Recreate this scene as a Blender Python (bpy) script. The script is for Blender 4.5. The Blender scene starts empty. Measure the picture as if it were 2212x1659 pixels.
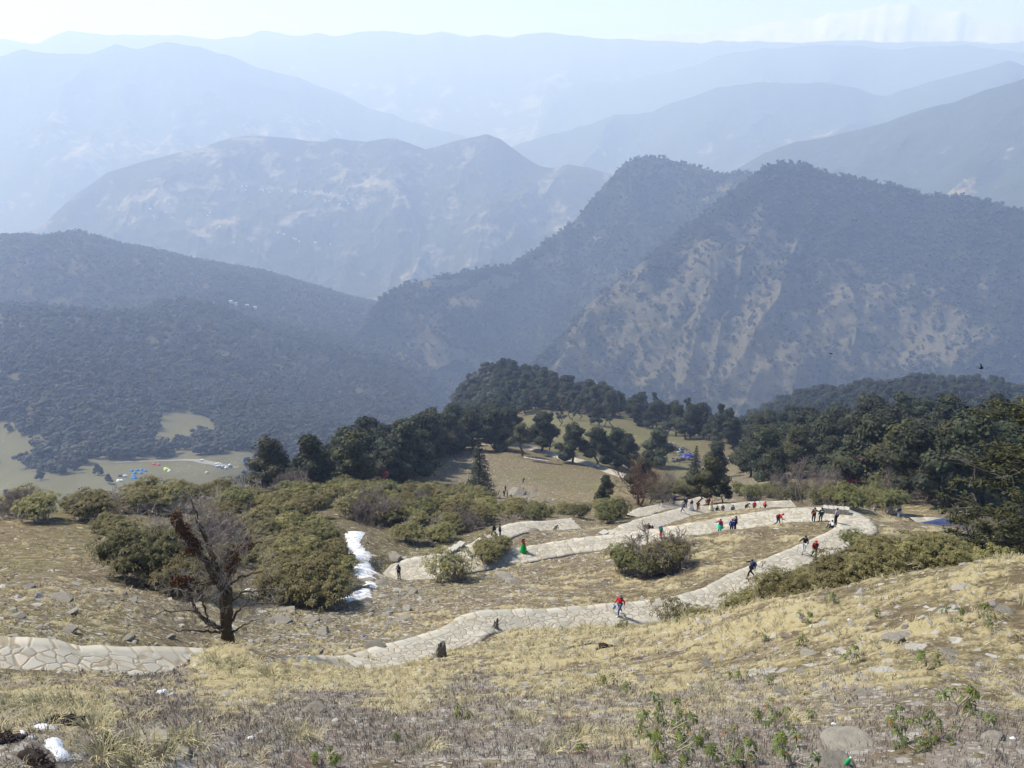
import bpy, bmesh, math, random
import numpy as np
from mathutils import Vector, Matrix, Euler

random.seed(7)
RNG = np.random.default_rng(11)
SC = bpy.context.scene
COL = SC.collection
D2R = math.pi / 180.0

# ----------------------------------------------------------------- camera, sky, sun, exposure
PITCH = 21.5 * D2R
FPX = 1722.0            # focal length in units of a 2212 pixel wide picture
CU, CV = 1106.0, 829.5
cam_d = bpy.data.cameras.new("camera")
cam_d.sensor_width = 36.0
cam_d.lens = 36.0 * FPX / 2212.0
cam_d.clip_start = 0.1
cam_d.clip_end = 60000.0
cam = bpy.data.objects.new("camera", cam_d)
COL.objects.link(cam)
cam.location = (0, 0, 0)
cam.rotation_euler = (math.pi / 2 - PITCH, 0, 0)
SC.camera = cam

SUN_EL, SUN_AZ = 50.0, -62.0      # azimuth in degrees from the view direction (+Y), negative to the left
wd = bpy.data.worlds.new("World")
SC.world = wd
wd.use_nodes = True
wn = wd.node_tree
sky = wn.nodes.new("ShaderNodeTexSky")
sky.sky_type = 'NISHITA'
sky.sun_disc = False
sky.sun_elevation = SUN_EL * D2R
sky.sun_rotation = SUN_AZ * D2R
sky.air_density = 1.0
sky.dust_density = 0.4
sky.altitude = 3300.0
sky.ozone_density = 2.0
wn.nodes["Background"].inputs[1].default_value = 0.10
wn.links.new(sky.outputs[0], wn.nodes["Background"].inputs[0])

sun_d = bpy.data.lights.new("sun", 'SUN')
sun_d.energy = 4.2
sun_d.angle = 8.0 * D2R
sun_d.color = (1.0, 0.975, 0.94)
sun = bpy.data.objects.new("sun", sun_d)
COL.objects.link(sun)
_s = Vector((math.sin(SUN_AZ * D2R) * math.cos(SUN_EL * D2R), math.cos(SUN_AZ * D2R) * math.cos(SUN_EL * D2R), math.sin(SUN_EL * D2R)))
sun.rotation_euler = _s.to_track_quat('Z', 'Y').to_euler()
sun.location = (-50, 50, 60)

SC.view_settings.view_transform = 'Standard'
SC.view_settings.look = 'None'
SC.view_settings.exposure = 0.88
SC.view_settings.gamma = 1.0
SC.render.engine = 'CYCLES'
SC.cycles.max_bounces = 8
SC.cycles.diffuse_bounces = 2
SC.cycles.glossy_bounces = 1
SC.cycles.transmission_bounces = 2
SC.cycles.transparent_max_bounces = 4
SC.cycles.volume_bounces = 4
SC.cycles.use_denoising = True
SC.cycles.use_adaptive_sampling = True

HAZE_DENSITY = 0.00021
HAZE_COLOR = (0.53, 0.665, 1.0)
HAZE_G = 0.2

# ----------------------------------------------------------------- helpers: projection
CP, SP = math.cos(PITCH), math.sin(PITCH)

def ray(u, v):
    u = np.asarray(u, float); v = np.asarray(v, float)
    x = (u - CU) / FPX; y = -(v - CV) / FPX
    return x, CP + y * SP, -SP + y * CP

def ray_at(u, v):
    """azimuth and slope (z per metre of horizontal distance) of a viewing direction"""
    x, y, z = ray(u, v)
    return np.arctan2(x, y), z / np.hypot(x, y)

def P(u, v, d):
    """point at slant distance d"""
    x, y, z = ray(u, v)
    n = d / np.sqrt(x * x + y * y + z * z)
    return np.stack([x * n, y * n, z * n], -1)

def proj(x, y, z):
    f = y * CP - z * SP
    up = y * SP + z * CP
    f = np.where(f > 1e-3, f, 1e-3)
    return CU + FPX * x / f, CV - FPX * up / f

# ----------------------------------------------------------------- helpers: noise
def _h(ix, iy, iz, seed):
    n = (ix.astype(np.int64) * 374761393 + iy.astype(np.int64) * 668265263 + iz.astype(np.int64) * 2147483647 + seed * 974711) & 0xffffffff
    n = ((n ^ (n >> 13)) * 1274126177) & 0xffffffff
    n = ((n ^ (n >> 16)) * 2246822519) & 0xffffffff
    return ((n ^ (n >> 15)) & 0xffffff) / float(0xffffff)

def vnoise(x, y, seed=0):
    x = np.asarray(x, float); y = np.asarray(y, float)
    ix = np.floor(x).astype(np.int64); iy = np.floor(y).astype(np.int64)
    fx = x - ix; fy = y - iy
    fx = fx * fx * fx * (fx * (fx * 6 - 15) + 10); fy = fy * fy * fy * (fy * (fy * 6 - 15) + 10)
    z0 = np.zeros_like(ix)
    a = _h(ix, iy, z0, seed); b = _h(ix + 1, iy, z0, seed); c = _h(ix, iy + 1, z0, seed); d = _h(ix + 1, iy + 1, z0, seed)
    return (a + (b - a) * fx) * (1 - fy) + (c + (d - c) * fx) * fy

def fbm(x, y, oct=4, seed=0, gain=0.5):
    s = 0; a = 1; t = 0
    for k in range(oct):
        s = s + a * (vnoise(x * 2 ** k + 17.3 * k, y * 2 ** k - 9.1 * k, seed + k) - 0.5); t += a; a *= gain
    return s / t * 2.0          # about -1..1

def ridged(x, y, oct=4, seed=0, gain=0.5):
    s = 0; a = 1; t = 0
    for k in range(oct):
        n = 1 - np.abs(2 * vnoise(x * 2 ** k + 5.7 * k, y * 2 ** k + 3.3 * k, seed + k) - 1)
        s = s + a * n * n; t += a; a *= gain
    return s / t

def sstep(a, b, x):
    t = np.clip((x - a) / (b - a), 0, 1)
    return t * t * (3 - 2 * t)

# ----------------------------------------------------------------- helpers: meshes and objects
def mk_mesh(name, V, F, mats=(), mi=None, smooth=True, attrs=None):
    """F: array (n,3) or (n,4) or a list of such arrays"""
    if not isinstance(F, (list, tuple)):
        F = [F]
    F = [np.asarray(f, np.int32) for f in F if len(f)]
    V = np.asarray(V, np.float32)
    me = bpy.data.meshes.new(name)
    nl = sum(f.size for f in F); nf = sum(len(f) for f in F)
    me.vertices.add(len(V)); me.vertices.foreach_set("co", V.ravel())
    me.loops.add(nl); me.polygons.add(nf)
    me.loops.foreach_set("vertex_index", np.concatenate([f.ravel() for f in F]))
    st = np.concatenate([np.full(len(f), f.shape[1], np.int32) for f in F])
    me.polygons.foreach_set("loop_start", np.concatenate([[0], np.cumsum(st)[:-1]]).astype(np.int32))
    me.polygons.foreach_set("use_smooth", np.full(nf, bool(smooth)))
    if mi is not None:
        me.polygons.foreach_set("material_index", np.asarray(mi, np.int32))
    for m in mats:
        me.materials.append(m)
    if attrs:
        for k, a in attrs.items():
            a = np.asarray(a, np.float32)
            if a.ndim == 1:
                at = me.attributes.new(k, 'FLOAT', 'POINT'); at.data.foreach_set("value", a)
            elif a.shape[1] == 3:
                at = me.attributes.new(k, 'FLOAT_VECTOR', 'POINT'); at.data.foreach_set("vector", a.ravel())
            else:
                at = me.attributes.new(k, 'FLOAT_COLOR', 'POINT'); at.data.foreach_set("color", a.ravel())
    me.update(); me.validate()
    return me

def link(name, me, parent=None, loc=None, rot=None, scale=None):
    o = bpy.data.objects.new(name, me)
    COL.objects.link(o)
    if parent: o.parent = parent
    if loc is not None: o.location = loc
    if rot is not None: o.rotation_euler = rot
    if scale is not None: o.scale = (scale,) * 3 if np.isscalar(scale) else scale
    return o

def tag(o, label=None, cat=None, group=None, kind=None):
    if label: o["label"] = label
    if cat: o["category"] = cat
    if group: o["group"] = group
    if kind: o["kind"] = kind
    return o

def empty(name, loc=(0, 0, 0), rz=0.0, scale=1.0):
    o = bpy.data.objects.new(name, None)
    o.empty_display_size = 0.3
    COL.objects.link(o)
    o.location = loc; o.rotation_euler = (0, 0, rz); o.scale = (scale,) * 3
    return o

def copy_tree(o, parent=None):
    c = o.copy(); COL.objects.link(c); c.parent = parent
    for ch in o.children:
        copy_tree(ch, c)
    return c

class Geo:
    """collects vertices and faces"""
    def __init__(s):
        s.V = []; s.T = []; s.Q = []; s.n = 0; s.ma = []; s.mb = []; s.A = []
    def add(s, V, F, m=0, a=0.0):
        V = np.asarray(V, float); F = np.asarray(F, int)
        s.V.append(V); s.A.append(np.broadcast_to(np.asarray(a, float), (len(V),)))
        if F.shape[1] == 3:
            s.T.append(F + s.n); s.ma.append(np.full(len(F), m))
        else:
            s.Q.append(F + s.n); s.mb.append(np.full(len(F), m))
        s.n += len(V)
        return s
    def mesh(s, name, mats, smooth=True, tone=False):
        F = []; mi = []
        if s.T: F.append(np.concatenate(s.T)); mi.append(np.concatenate(s.ma))
        if s.Q: F.append(np.concatenate(s.Q)); mi.append(np.concatenate(s.mb))
        return mk_mesh(name, np.concatenate(s.V), F, mats, np.concatenate(mi), smooth, {"tone": np.concatenate(s.A)} if tone else None)

def tube(pts, rad, seg=6, cap=True):
    pts = np.asarray(pts, float); n = len(pts); rad = np.broadcast_to(np.asarray(rad, float), (n,))
    tg = np.gradient(pts, axis=0); tg /= np.linalg.norm(tg, axis=1, keepdims=True) + 1e-9
    ref = np.array([0.31, 0.22, 0.93]) if abs(tg[:, 2]).mean() < 0.8 else np.array([0.9, 0.3, 0.2])
    a = np.cross(tg, ref); a /= np.linalg.norm(a, axis=1, keepdims=True) + 1e-9
    b = np.cross(tg, a)
    th = np.arange(seg) / seg * 2 * math.pi
    V = (pts[:, None, :] + rad[:, None, None] * (np.cos(th)[None, :, None] * a[:, None, :] + np.sin(th)[None, :, None] * b[:, None, :])).reshape(-1, 3)
    i = np.arange(n - 1)[:, None] * seg; j = np.arange(seg)[None, :]; k = (j + 1) % seg
    F = np.stack([i + j, i + k, i + seg + k, i + seg + j], -1).reshape(-1, 4)
    if cap:
        V = np.concatenate([V, pts[-1:] + tg[-1:] * rad[-1] * 0.5, pts[:1]])
        l = (n - 1) * seg; c = n * seg
        T1 = np.stack([l + np.arange(seg), l + (np.arange(seg) + 1) % seg, np.full(seg, c), np.full(seg, c)], -1)
        T2 = np.stack([(np.arange(seg) + 1) % seg, np.arange(seg), np.full(seg, c + 1), np.full(seg, c + 1)], -1)
        # degenerate quads are turned into triangles by the caller's validate
        return V, F, np.concatenate([T1[:, :3], T2[:, :3]])
    return V, F, np.zeros((0, 3), int)

def add_tube(g, pts, rad, seg=6, m=0, a=0.0, cap=True):
    V, F, T = tube(pts, rad, seg, cap)
    base = g.n
    g.add(V, F, m, a)
    if len(T):
        g.T.append(T + base); g.ma.append(np.full(len(T), m))

_ico = {}
def ico(sub):
    if sub not in _ico:
        bm = bmesh.new(); bmesh.ops.create_icosphere(bm, subdivisions=sub, radius=1.0)
        V = np.array([v.co[:] for v in bm.verts]); F = np.array([[v.index for v in f.verts] for f in bm.faces]); bm.free()
        _ico[sub] = (V, F)
    return _ico[sub]

def lump(g, c, r, sub=2, amp=0.3, freq=1.5, seed=0, m=0, a=0.0, flat=None):
    V, F = ico(sub)
    n = fbm(V[:, 0] * freq + seed * 3.1 + V[:, 2] * 0.7, V[:, 1] * freq - seed * 1.7 + V[:, 2] * freq, 3, seed)
    W = V * (1 + amp * n)[:, None] * np.asarray(r, float) + np.asarray(c, float)
    if flat is not None:
        W[:, 2] = np.maximum(W[:, 2], flat)
    g.add(W, F, m, a)

def box(g, c, s, m=0, rz=0.0, taper=1.0):
    x, y, z = np.array(s, float) / 2
    V = np.array([[-x, -y, -z], [x, -y, -z], [x, y, -z], [-x, y, -z], [-x * taper, -y * taper, z], [x * taper, -y * taper, z], [x * taper, y * taper, z], [-x * taper, y * taper, z]])
    cs, sn = math.cos(rz), math.sin(rz)
    V = np.stack([V[:, 0] * cs - V[:, 1] * sn, V[:, 0] * sn + V[:, 1] * cs, V[:, 2]], -1) + np.asarray(c, float)
    g.add(V, np.array([[0, 3, 2, 1], [4, 5, 6, 7], [0, 1, 5, 4], [1, 2, 6, 5], [2, 3, 7, 6], [3, 0, 4, 7]]), m)

# ----------------------------------------------------------------- helpers: materials
class NT:
    def __init__(s, name):
        s.m = bpy.data.materials.new(name); s.m.use_nodes = True
        s.t = s.m.node_tree; s.b = s.t.nodes["Principled BSDF"]
        s.b.inputs["Roughness"].default_value = 0.9
        s.b.inputs["Specular IOR Level"].default_value = 0.10
    def n(s, typ, **kw):
        x = s.t.nodes.new("ShaderNode" + typ)
        for k, v in kw.items(): setattr(x, k, v)
        return x
    def l(s, a, b): s.t.links.new(a, b)
    def set(s, inp, v):
        if hasattr(v, "is_output") or hasattr(v, "links"): s.l(v, inp)
        else: inp.default_value = v
    def pos(s): return s.n("NewGeometry").outputs["Position"]
    def objco(s): return s.n("TexCoord").outputs["Object"]
    def mapping(s, v, scale=(1, 1, 1), loc=(0, 0, 0), rot=(0, 0, 0)):
        x = s.n("Mapping"); s.l(v, x.inputs[0]); x.inputs["Scale"].default_value = scale; x.inputs["Location"].default_value = loc; x.inputs["Rotation"].default_value = rot
        return x.outputs[0]
    def noise(s, v, scale, detail=4, rough=0.55, dist=0.0):
        x = s.n("TexNoise"); s.l(v, x.inputs["Vector"]); x.inputs["Scale"].default_value = scale; x.inputs["Detail"].default_value = detail
        x.inputs["Roughness"].default_value = rough; x.inputs["Distortion"].default_value = dist
        return x.outputs["Fac"]
    def voro(s, v, scale, feature='F1', rand=1.0, out="Distance"):
        x = s.n("TexVoronoi", feature=feature); s.l(v, x.inputs["Vector"]); x.inputs["Scale"].default_value = scale; x.inputs["Randomness"].default_value = rand
        return x.outputs[out]
    def math(s, op, a, b=0.5, c=None, clamp=False):
        x = s.n("Math", operation=op); x.use_clamp = clamp; s.set(x.inputs[0], a); s.set(x.inputs[1], b)
        if c is not None: s.set(x.inputs[2], c)
        return x.outputs[0]
    def step(s, x, a, b):
        m = s.n("MapRange", interpolation_type='SMOOTHSTEP'); s.set(m.inputs[0], x); s.set(m.inputs[1], a); s.set(m.inputs[2], b)
        return m.outputs[0]
    def mix(s, f, a, b, mode='MIX'):
        x = s.n("Mix", data_type='RGBA', blend_type=mode); s.set(x.inputs[0], f)
        for i, v in ((6, a), (7, b)):
            if isinstance(v, tuple): x.inputs[i].default_value = v if len(v) == 4 else v + (1,)
            else: s.l(v, x.inputs[i])
        return x.outputs[2]
    def attr(s, name, out="Fac"):
        x = s.n("Attribute"); x.attribute_name = name; return x.outputs[out]
    def rgb(s, c): 
        x = s.n("RGB"); x.outputs[0].default_value = tuple(c) + (1,); return x.outputs[0]
    def bump(s, h, strength=0.5, dist=0.1):
        x = s.n("Bump"); s.l(h, x.inputs["Height"]); x.inputs["Strength"].default_value = strength; x.inputs["Distance"].default_value = dist
        s.l(x.outputs[0], s.b.inputs["Normal"]); return x
    def out(s, col, rough=None, spec=None):
        s.set(s.b.inputs["Base Color"], col if not isinstance(col, tuple) else (col if len(col) == 4 else col + (1,)))
        if rough is not None: s.set(s.b.inputs["Roughness"], rough)
        if spec is not None: s.b.inputs["Specular IOR Level"].default_value = spec
        return s.m

_plain = {}
def plain(name, c, rough=0.8, spec=0.2, var=0.12, scale=6.0):
    """a plain coloured surface with a little woven or worn unevenness"""
    key = (name,) + tuple(c)
    if key not in _plain:
        k = NT(name)
        f = k.noise(k.objco(), scale, 3)
        a = tuple(max(0, x * (1 - var)) for x in c); b = tuple(min(1, x * (1 + var)) for x in c)
        _plain[key] = k.out(k.mix(f, a, b), rough, spec)
    return _plain[key]
# ================================================================= TERRAIN SHEET
# control points: picture column, picture row, slant distance in metres
CPTS = """
0 1659 13; 300 1659 13.5; 550 1659 14; 1106 1659 14.5; 1650 1659 14.5; 2212 1659 15
0 1560 18.5; 550 1560 19; 1106 1560 19; 1440 1560 19; 1800 1560 19; 2212 1560 19.5
0 1505 25; 250 1500 26; 500 1500 26; 800 1500 26; 1106 1490 25; 1400 1490 24.5; 1650 1480 24; 2212 1480 23.5
950 1428 37; 760 1454 34.5; 640 1440 34.5; 560 1432 34.5; 450 1440 34.5; 360 1456 34; 1150 1395 37.5; 1340 1366 37; 1530 1332 34; 1690 1312 31; 1900 1270 31; 2212 1215 33
1650 1400 28; 1950 1370 26.5; 2100 1440 24; 1300 1440 29; 2212 1330 27.5
0 1412 34; 150 1430 35; 260 1446 36.5; 0 1355 41; 0 1250 56; 200 1350 45; 100 1200 67; 0 1135 83; 250 1142 81; 300 1230 62; 400 1300 54; 350 1390 44
510 1412 46.5; 640 1340 54; 700 1310 59; 760 1290 63; 790 1160 83; 850 1300 62; 900 1350 54; 760 1452 41.5; 640 1420 45.5; 420 1466 38.3; 520 1470 39; 620 1470 39.8; 700 1462 40.8
880 1415 45.5; 1000 1372 50; 1050 1345 53; 1150 1342 54.5; 1338 1328 58.5; 1450 1315 60.5; 1540 1288 63; 1620 1248 67; 1700 1214 71; 1780 1180 77; 1850 1150 83; 1800 1119 87; 1700 1113 88; 1600 1128 86.5; 1500 1145 85; 1400 1160 84; 1250 1180 83; 1130 1199 81; 1000 1225 78.8; 920 1235 77.6; 862 1238 77.2
1200 1260 69; 1400 1240 70.5; 1600 1175 78; 1690 1140 83.5; 1000 1290 63; 1250 1300 61
1000 1205 80.3; 1035 1182 83; 1075 1156 88; 1120 1142 92; 1190 1136 95
1200 1162 88; 1330 1148 91; 
1365 1143 94; 1400 1131 99; 1440 1119 106; 1490 1109 114; 1560 1116 97; 1650 1106 98; 1750 1103 97; 1640 1096 125; 1440 1096 135; 1390 1106 122; 1490 1089 140; 1850 1098 100
1700 1078 150; 1850 1092 135; 2000 1110 116; 2060 1122 110; 1950 1126 100; 2100 1142 100; 1900 1110 94; 1920 1150 84
0 1122 88; 200 1097 100; 350 1080 110; 560 1078 117; 450 1125 92; 600 1185 79; 850 1125 95; 1000 1135 97; 1000 1086 126; 850 1078 132; 1200 1118 120; 1300 1125 114
1200 1097 165; 1300 1088 170; 1050 1066 188; 1130 1070 190; 1200 1030 220; 1350 1062 187; 1335 1024 252; 1200 985 276; 1100 965 286; 1000 1000 250; 940 1022 228; 1400 1022 270; 1290 1008 262; 1230 991 270
600 1062 168; 750 1066 165; 900 1050 195; 680 1064 170
100 1052 800; 250 1022 860; 400 1012 880; 300 992 950; 530 992 920; 0 1065 780; 420 1032 835; 490 1008 885
300 950 1050; 300 850 1300; 100 970 1000; 400 935 1100; 0 800 1400; 600 850 1450; 800 880 1550; 560 930 1150; 0 900 1150
200 690 1850; 0 680 1850; 400 675 2000; 600 720 2000; 700 800 1750; 850 820 1750; 780 740 2200
0 514 2900; 200 524 2900; 420 562 2900; 560 588 2900; 720 640 2900; 760 668 2800; 200 600 2450; 500 640 2450; 640 680 2450
1090 818 740; 1000 862 660; 1180 842 660; 1300 873 570; 1200 880 510; 1250 906 440; 1280 942 370; 1180 932 420; 1400 935 420; 1480 942 400; 1500 968 340; 1600 968 330; 1120 905 470
900 972 330; 800 1010 260; 950 960 340
1420 988 305; 1480 1002 300; 1600 1036 222; 1700 1060 178; 1600 1064 170; 1520 1050 200
1800 1048 182; 2000 1060 170; 1700 970 320; 1900 970 330; 2100 985 300; 2212 1000 285; 1800 930 500; 2212 1070 165; 2150 1120 120
1650 895 1000; 1750 868 960; 1850 862 950; 2000 872 950; 2212 882 950; 1900 915 640; 2100 915 640; 1620 915 850
"""
# control points given directly: picture column for the azimuth, horizontal distance, slope z/r (parts nobody sees from here)
HID = """
1850 51 -.69; 1750 41 -.765; 2000 50 -.665; 2150 45 -.67; 2212 55 -.63; 1650 47 -.76
-500 30 -.61; 2600 30 -.53; -500 60 -.55; 2600 60 -.55; -500 100 -.52; 2600 150 -.5
300 150 -.6; 300 250 -.62; 300 450 -.58; 0 150 -.62; 0 300 -.62; 0 500 -.58; 500 300 -.62; 500 550 -.57; -300 300 -.62; -300 600 -.58
750 260 -.59; 750 500 -.58; 750 900 -.52; 900 650 -.54; 900 1000 -.5; 600 800 -.52
1090 950 -.5; 1090 1300 -.5; 1300 800 -.5; 1300 1200 -.5; 1450 650 -.5; 1450 1000 -.49; 1000 1800 -.44; 1300 1700 -.46; 1600 1400 -.48; 1900 1250 -.48; 2200 1250 -.48; 2500 1250 -.5; 1700 1700 -.44; 2100 1700 -.44; 2500 1700 -.44
1200 142 -.575; 1000 150 -.57; 1320 140 -.565
-300 900 -.5; -300 1400 -.36; -300 1900 -.29; -300 2900 -.19; 0 3700 -.27; 400 3700 -.27; 800 3700 -.28; 1200 3000 -.32; 1600 3000 -.32; 2200 3000 -.34; 2600 3000 -.34; 0 2150 -.285; 300 2150 -.29
0 6000 -.2; 700 6000 -.2; 1500 6000 -.2; 2300 6000 -.2; 0 12000 -.12; 700 12000 -.12; 1500 12000 -.12; 2300 12000 -.12; 0 17000 -.09; 1100 17000 -.09; 2300 17000 -.09
2400 1000 -.5; 2400 600 -.5; 2400 300 -.49; 2400 100 -.56
"""
_az = []; _lr = []; _t = []
for q in CPTS.replace("\n", ";").split(";"):
    if q.strip():
        u, v, d = map(float, q.split())
        p = P(u, v, d); r = math.hypot(p[0], p[1])
        _az.append(math.atan2(p[0], p[1])); _lr.append(math.log(r)); _t.append(p[2] / r)
for q in HID.replace("\n", ";").split(";"):
    if q.strip():
        u, r, t = map(float, q.split())
        _az.append(math.atan2((u - CU) / FPX, 0.92)); _lr.append(math.log(r)); _t.append(t)
for a in (-62, -40, -20, 0, 20, 40, 62):
    for r, z in ((2.6, -5.2), (5.0, -7.2), (7.5, -9.05)):
        _az.append(a * D2R); _lr.append(math.log(r)); _t.append(z / r)
_az = np.array(_az); _lr = np.array(_lr); _t = np.array(_t)
AZS = 1.6
_X = np.stack([_az * AZS, _lr], -1)
def _tps(r2): return np.where(r2 > 1e-12, 0.5 * r2 * np.log(r2 + 1e-12), 0.0)
_n = len(_X)
_K = _tps(((_X[:, None] - _X[None]) ** 2).sum(-1)) + np.eye(_n) * 2e-4
_Pm = np.concatenate([np.ones((_n, 1)), _X], 1)
_A = np.block([[_K, _Pm], [_Pm.T, np.zeros((3, 3))]])
_w = np.linalg.solve(_A, np.concatenate([_t, np.zeros(3)]))

def tfit(az, lr):
    x = np.stack([np.ravel(az) * AZS, np.ravel(lr)], -1)
    o = np.empty(len(x))
    for i in range(0, len(x), 20000):
        b = x[i:i + 20000]
        o[i:i + 20000] = _tps(((b[:, None] - _X[None]) ** 2).sum(-1)) @ _w[:_n] + _w[_n] + b @ _w[_n + 1:]
    return o.reshape(np.shape(az))

def hfit(x, y):
    r = np.hypot(x, y)
    return tfit(np.arctan2(x, y), np.log(r)) * r

# ---- grid
AZ0, AZ1, NAZ = -52 * D2R, 52 * D2R, 1040
LR = np.concatenate([np.arange(math.log(2.6), math.log(4200), 0.0068), np.linspace(math.log(4200) + .02, math.log(17000), 60)])
AZ = np.linspace(AZ0, AZ1, NAZ)
# coarse evaluation, then bilinear refinement
_ca = np.linspace(AZ0, AZ1, 261); _cl = np.linspace(LR[0], LR[-1], 440)
_ct = tfit(*np.meshgrid(_ca, _cl))
def _bil(az, lr):
    fx = np.clip((az - AZ0) / (AZ1 - AZ0) * 260, 0, 259.999); fy = np.clip((lr - _cl[0]) / (_cl[-1] - _cl[0]) * 439, 0, 438.999)
    i = fx.astype(int); j = fy.astype(int); fx = fx - i; fy = fy - j
    return (_ct[j, i] * (1 - fx) + _ct[j, i + 1] * fx) * (1 - fy) + (_ct[j + 1, i] * (1 - fx) + _ct[j + 1, i + 1] * fx) * fy
def hbase(x, y):
    r = np.hypot(x, y); return _bil(np.arctan2(x, y), np.log(r)) * r

GA, GL = np.meshgrid(AZ, LR)
GR = np.exp(GL); GX = GR * np.sin(GA); GY = GR * np.cos(GA)
GZ = _bil(GA, GL) * GR
# relief: hummocks near, rolling ground farther, folds in the wooded valley
def relief(x, y):
    r = np.hypot(x, y)
    near = sstep(1.5, 8, r) * (1 - sstep(150, 320, r))
    amp = np.clip(r / 60, 0.16, 1.0)
    h = near * amp * (0.22 * fbm(x / 2.1, y / 1.5, 4, 3) + 0.42 * fbm(x / 9, y / 7, 3, 9))
    h = h + near * 0.20 * np.clip(r / 40, .3, 1) * (np.maximum(0, ridged(x / 2.4, y / 1.0, 3, 21) - .45) - .08) * (1 - sstep(45, 90, r))
    mid = sstep(120, 260, r) * (1 - sstep(800, 1300, r))
    h = h + mid * 1.6 * fbm(x / 38, y / 38, 4, 31)
    far = sstep(900, 1500, r)
    h = h + far * ((30 + 40 * sstep(1300, 2000, r)) * (ridged(x / 520 + .3 * fbm(x / 300, y / 300, 2, 5), y / 700, 4, 41) - .45)) * (1 - .5 * sstep(2400, 2900, r))
    return h
GZ += relief(GX, GY)

# ================================================================= PATHS (centre lines: column, row, distance)
def cl(s):
    q = np.array([list(map(float, a.split())) for a in s.split(";") if a.strip()])
    p = P(q[:, 0], q[:, 1], q[:, 2])[:, :2]
    # Catmull-Rom, resampled every 0.5 m
    out = []
    n = len(p)
    for i in range(n - 1):
        p0 = p[max(i - 1, 0)]; p1 = p[i]; p2 = p[i + 1]; p3 = p[min(i + 2, n - 1)]
        m = max(2, int(np.linalg.norm(p2 - p1) / 0.5))
        t = np.linspace(0, 1, m, endpoint=False)[:, None]
        out.append(0.5 * (2 * p1 + (p2 - p0) * t + (2 * p0 - 5 * p1 + 4 * p2 - p3) * t ** 2 + (3 * p1 - p0 - 3 * p2 + p3) * t ** 3))
    out.append(p[-1:])
    return np.concatenate(out)
PATHS = [
 ("main", 2.75, cl("-140 1394 34.6; 0 1410 34.6; 150 1432 35.2; 260 1448 36.3; 420 1462 38; 600 1466 39.5; 760 1452 42; 880 1415 45.8; 985 1376 49.5; 1045 1350 52.5; 1150 1346 54.2; 1338 1331 58; 1450 1317 60.3; 1540 1290 62.8; 1620 1250 66.8; 1700 1214 71; 1780 1180 77; 1835 1155 82; 1852 1135 86; 1830 1123 88; 1790 1117 88.5; 1700 1114 88; 1600 1128 86.5; 1500 1145 85; 1400 1160 84; 1250 1180 83; 1130 1200 81; 1000 1226 78.8; 935 1235 77.5; 880 1237 77.2; 858 1230 78; 892 1220 79; 955 1211 79.8; 1008 1200 81; 1035 1182 83; 1075 1158 87.5; 1120 1142 92; 1190 1137 95; 1245 1137 97")),
 ("upper", 3.4, cl("1350 1150 91.5; 1368 1143 94; 1400 1131 99; 1440 1119 106; 1490 1109 114; 1560 1103 119; 1640 1098 124; 1720 1097 127")),
 ("lower", 3.0, cl("1375 1110 119; 1400 1104 126; 1440 1096 135; 1490 1089 141; 1530 1087 146")),
 ("hill", 3.6, cl("1040 957 292; 1100 958 292; 1165 970 285; 1230 990 271; 1290 1008 262; 1340 1025 250; 1352 1034 243")),
 ("slab", 3.2, cl("1985 1146 100; 2030 1140 102; 2075 1132 105; 2130 1130 108")),
]
_pc = []; PW = {}
for nm, w, c in PATHS:
    zc = hbase(c[:, 0], c[:, 1])
    k = 9; zp = np.pad(zc, k, mode='edge'); zc = np.convolve(zp, np.ones(2 * k + 1) / (2 * k + 1), 'valid')
    wl = np.full(len(c), w)                      # the paving is wider on the nearest stretch and round the hairpin
    if nm == "main":
        ss = np.concatenate([[0], np.cumsum(np.linalg.norm(np.diff(c, axis=0), axis=1))]); hp = P(1848, 1135, 86)
        s0 = ss[np.argmin((c[:, 0] - hp[0]) ** 2 + (c[:, 1] - hp[1]) ** 2)]
        wl = w * (1 + .45 * (1 - sstep(12, 22, ss)) + .30 * np.exp(-((ss - s0) / 5.0) ** 2))
    PW[nm] = wl
    _pc.append((nm, w, c, zc))
# cut the paths level into the slope
PMASK = np.zeros_like(GZ)
for nm, w, c, zc in _pc:
    rr = np.hypot(c[:, 0], c[:, 1]); aa = np.arctan2(c[:, 0], c[:, 1])
    j0, j1 = np.searchsorted(LR, math.log(rr.min() - 8)), np.searchsorted(LR, math.log(rr.max() + 8))
    i0, i1 = max(0, np.searchsorted(AZ, aa.min() - 8 / rr.min())), np.searchsorted(AZ, aa.max() + 8 / rr.min())
    sx = GX[j0:j1, i0:i1]; sy = GY[j0:j1, i0:i1]; sh = sx.shape
    fx, fy = sx.ravel(), sy.ravel(); dm = np.empty(len(fx)); zz = np.empty(len(fx)); hw = np.empty(len(fx))
    for k in range(0, len(fx), 20000):
        d2 = (fx[k:k + 20000, None] - c[None, :, 0]) ** 2 + (fy[k:k + 20000, None] - c[None, :, 1]) ** 2
        wgt = 1 / (d2 + 0.02) ** 3
        hw[k:k + 20000] = PW[nm][d2.argmin(1)] / 2; dm[k:k + 20000] = np.sqrt(d2.min(1)); zz[k:k + 20000] = (wgt * zc[None]).sum(1) / wgt.sum(1)
    dm = dm.reshape(sh); zz = zz.reshape(sh); hw = hw.reshape(sh)
    b = 1 - sstep(0, 1, (dm - hw * .98) / 1.4)
    GZ[j0:j1, i0:i1] = GZ[j0:j1, i0:i1] * (1 - b) + (zz - 0.14) * b
    PMASK[j0:j1, i0:i1] = np.maximum(PMASK[j0:j1, i0:i1], 1 - sstep(0, .9, dm - hw))

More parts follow.
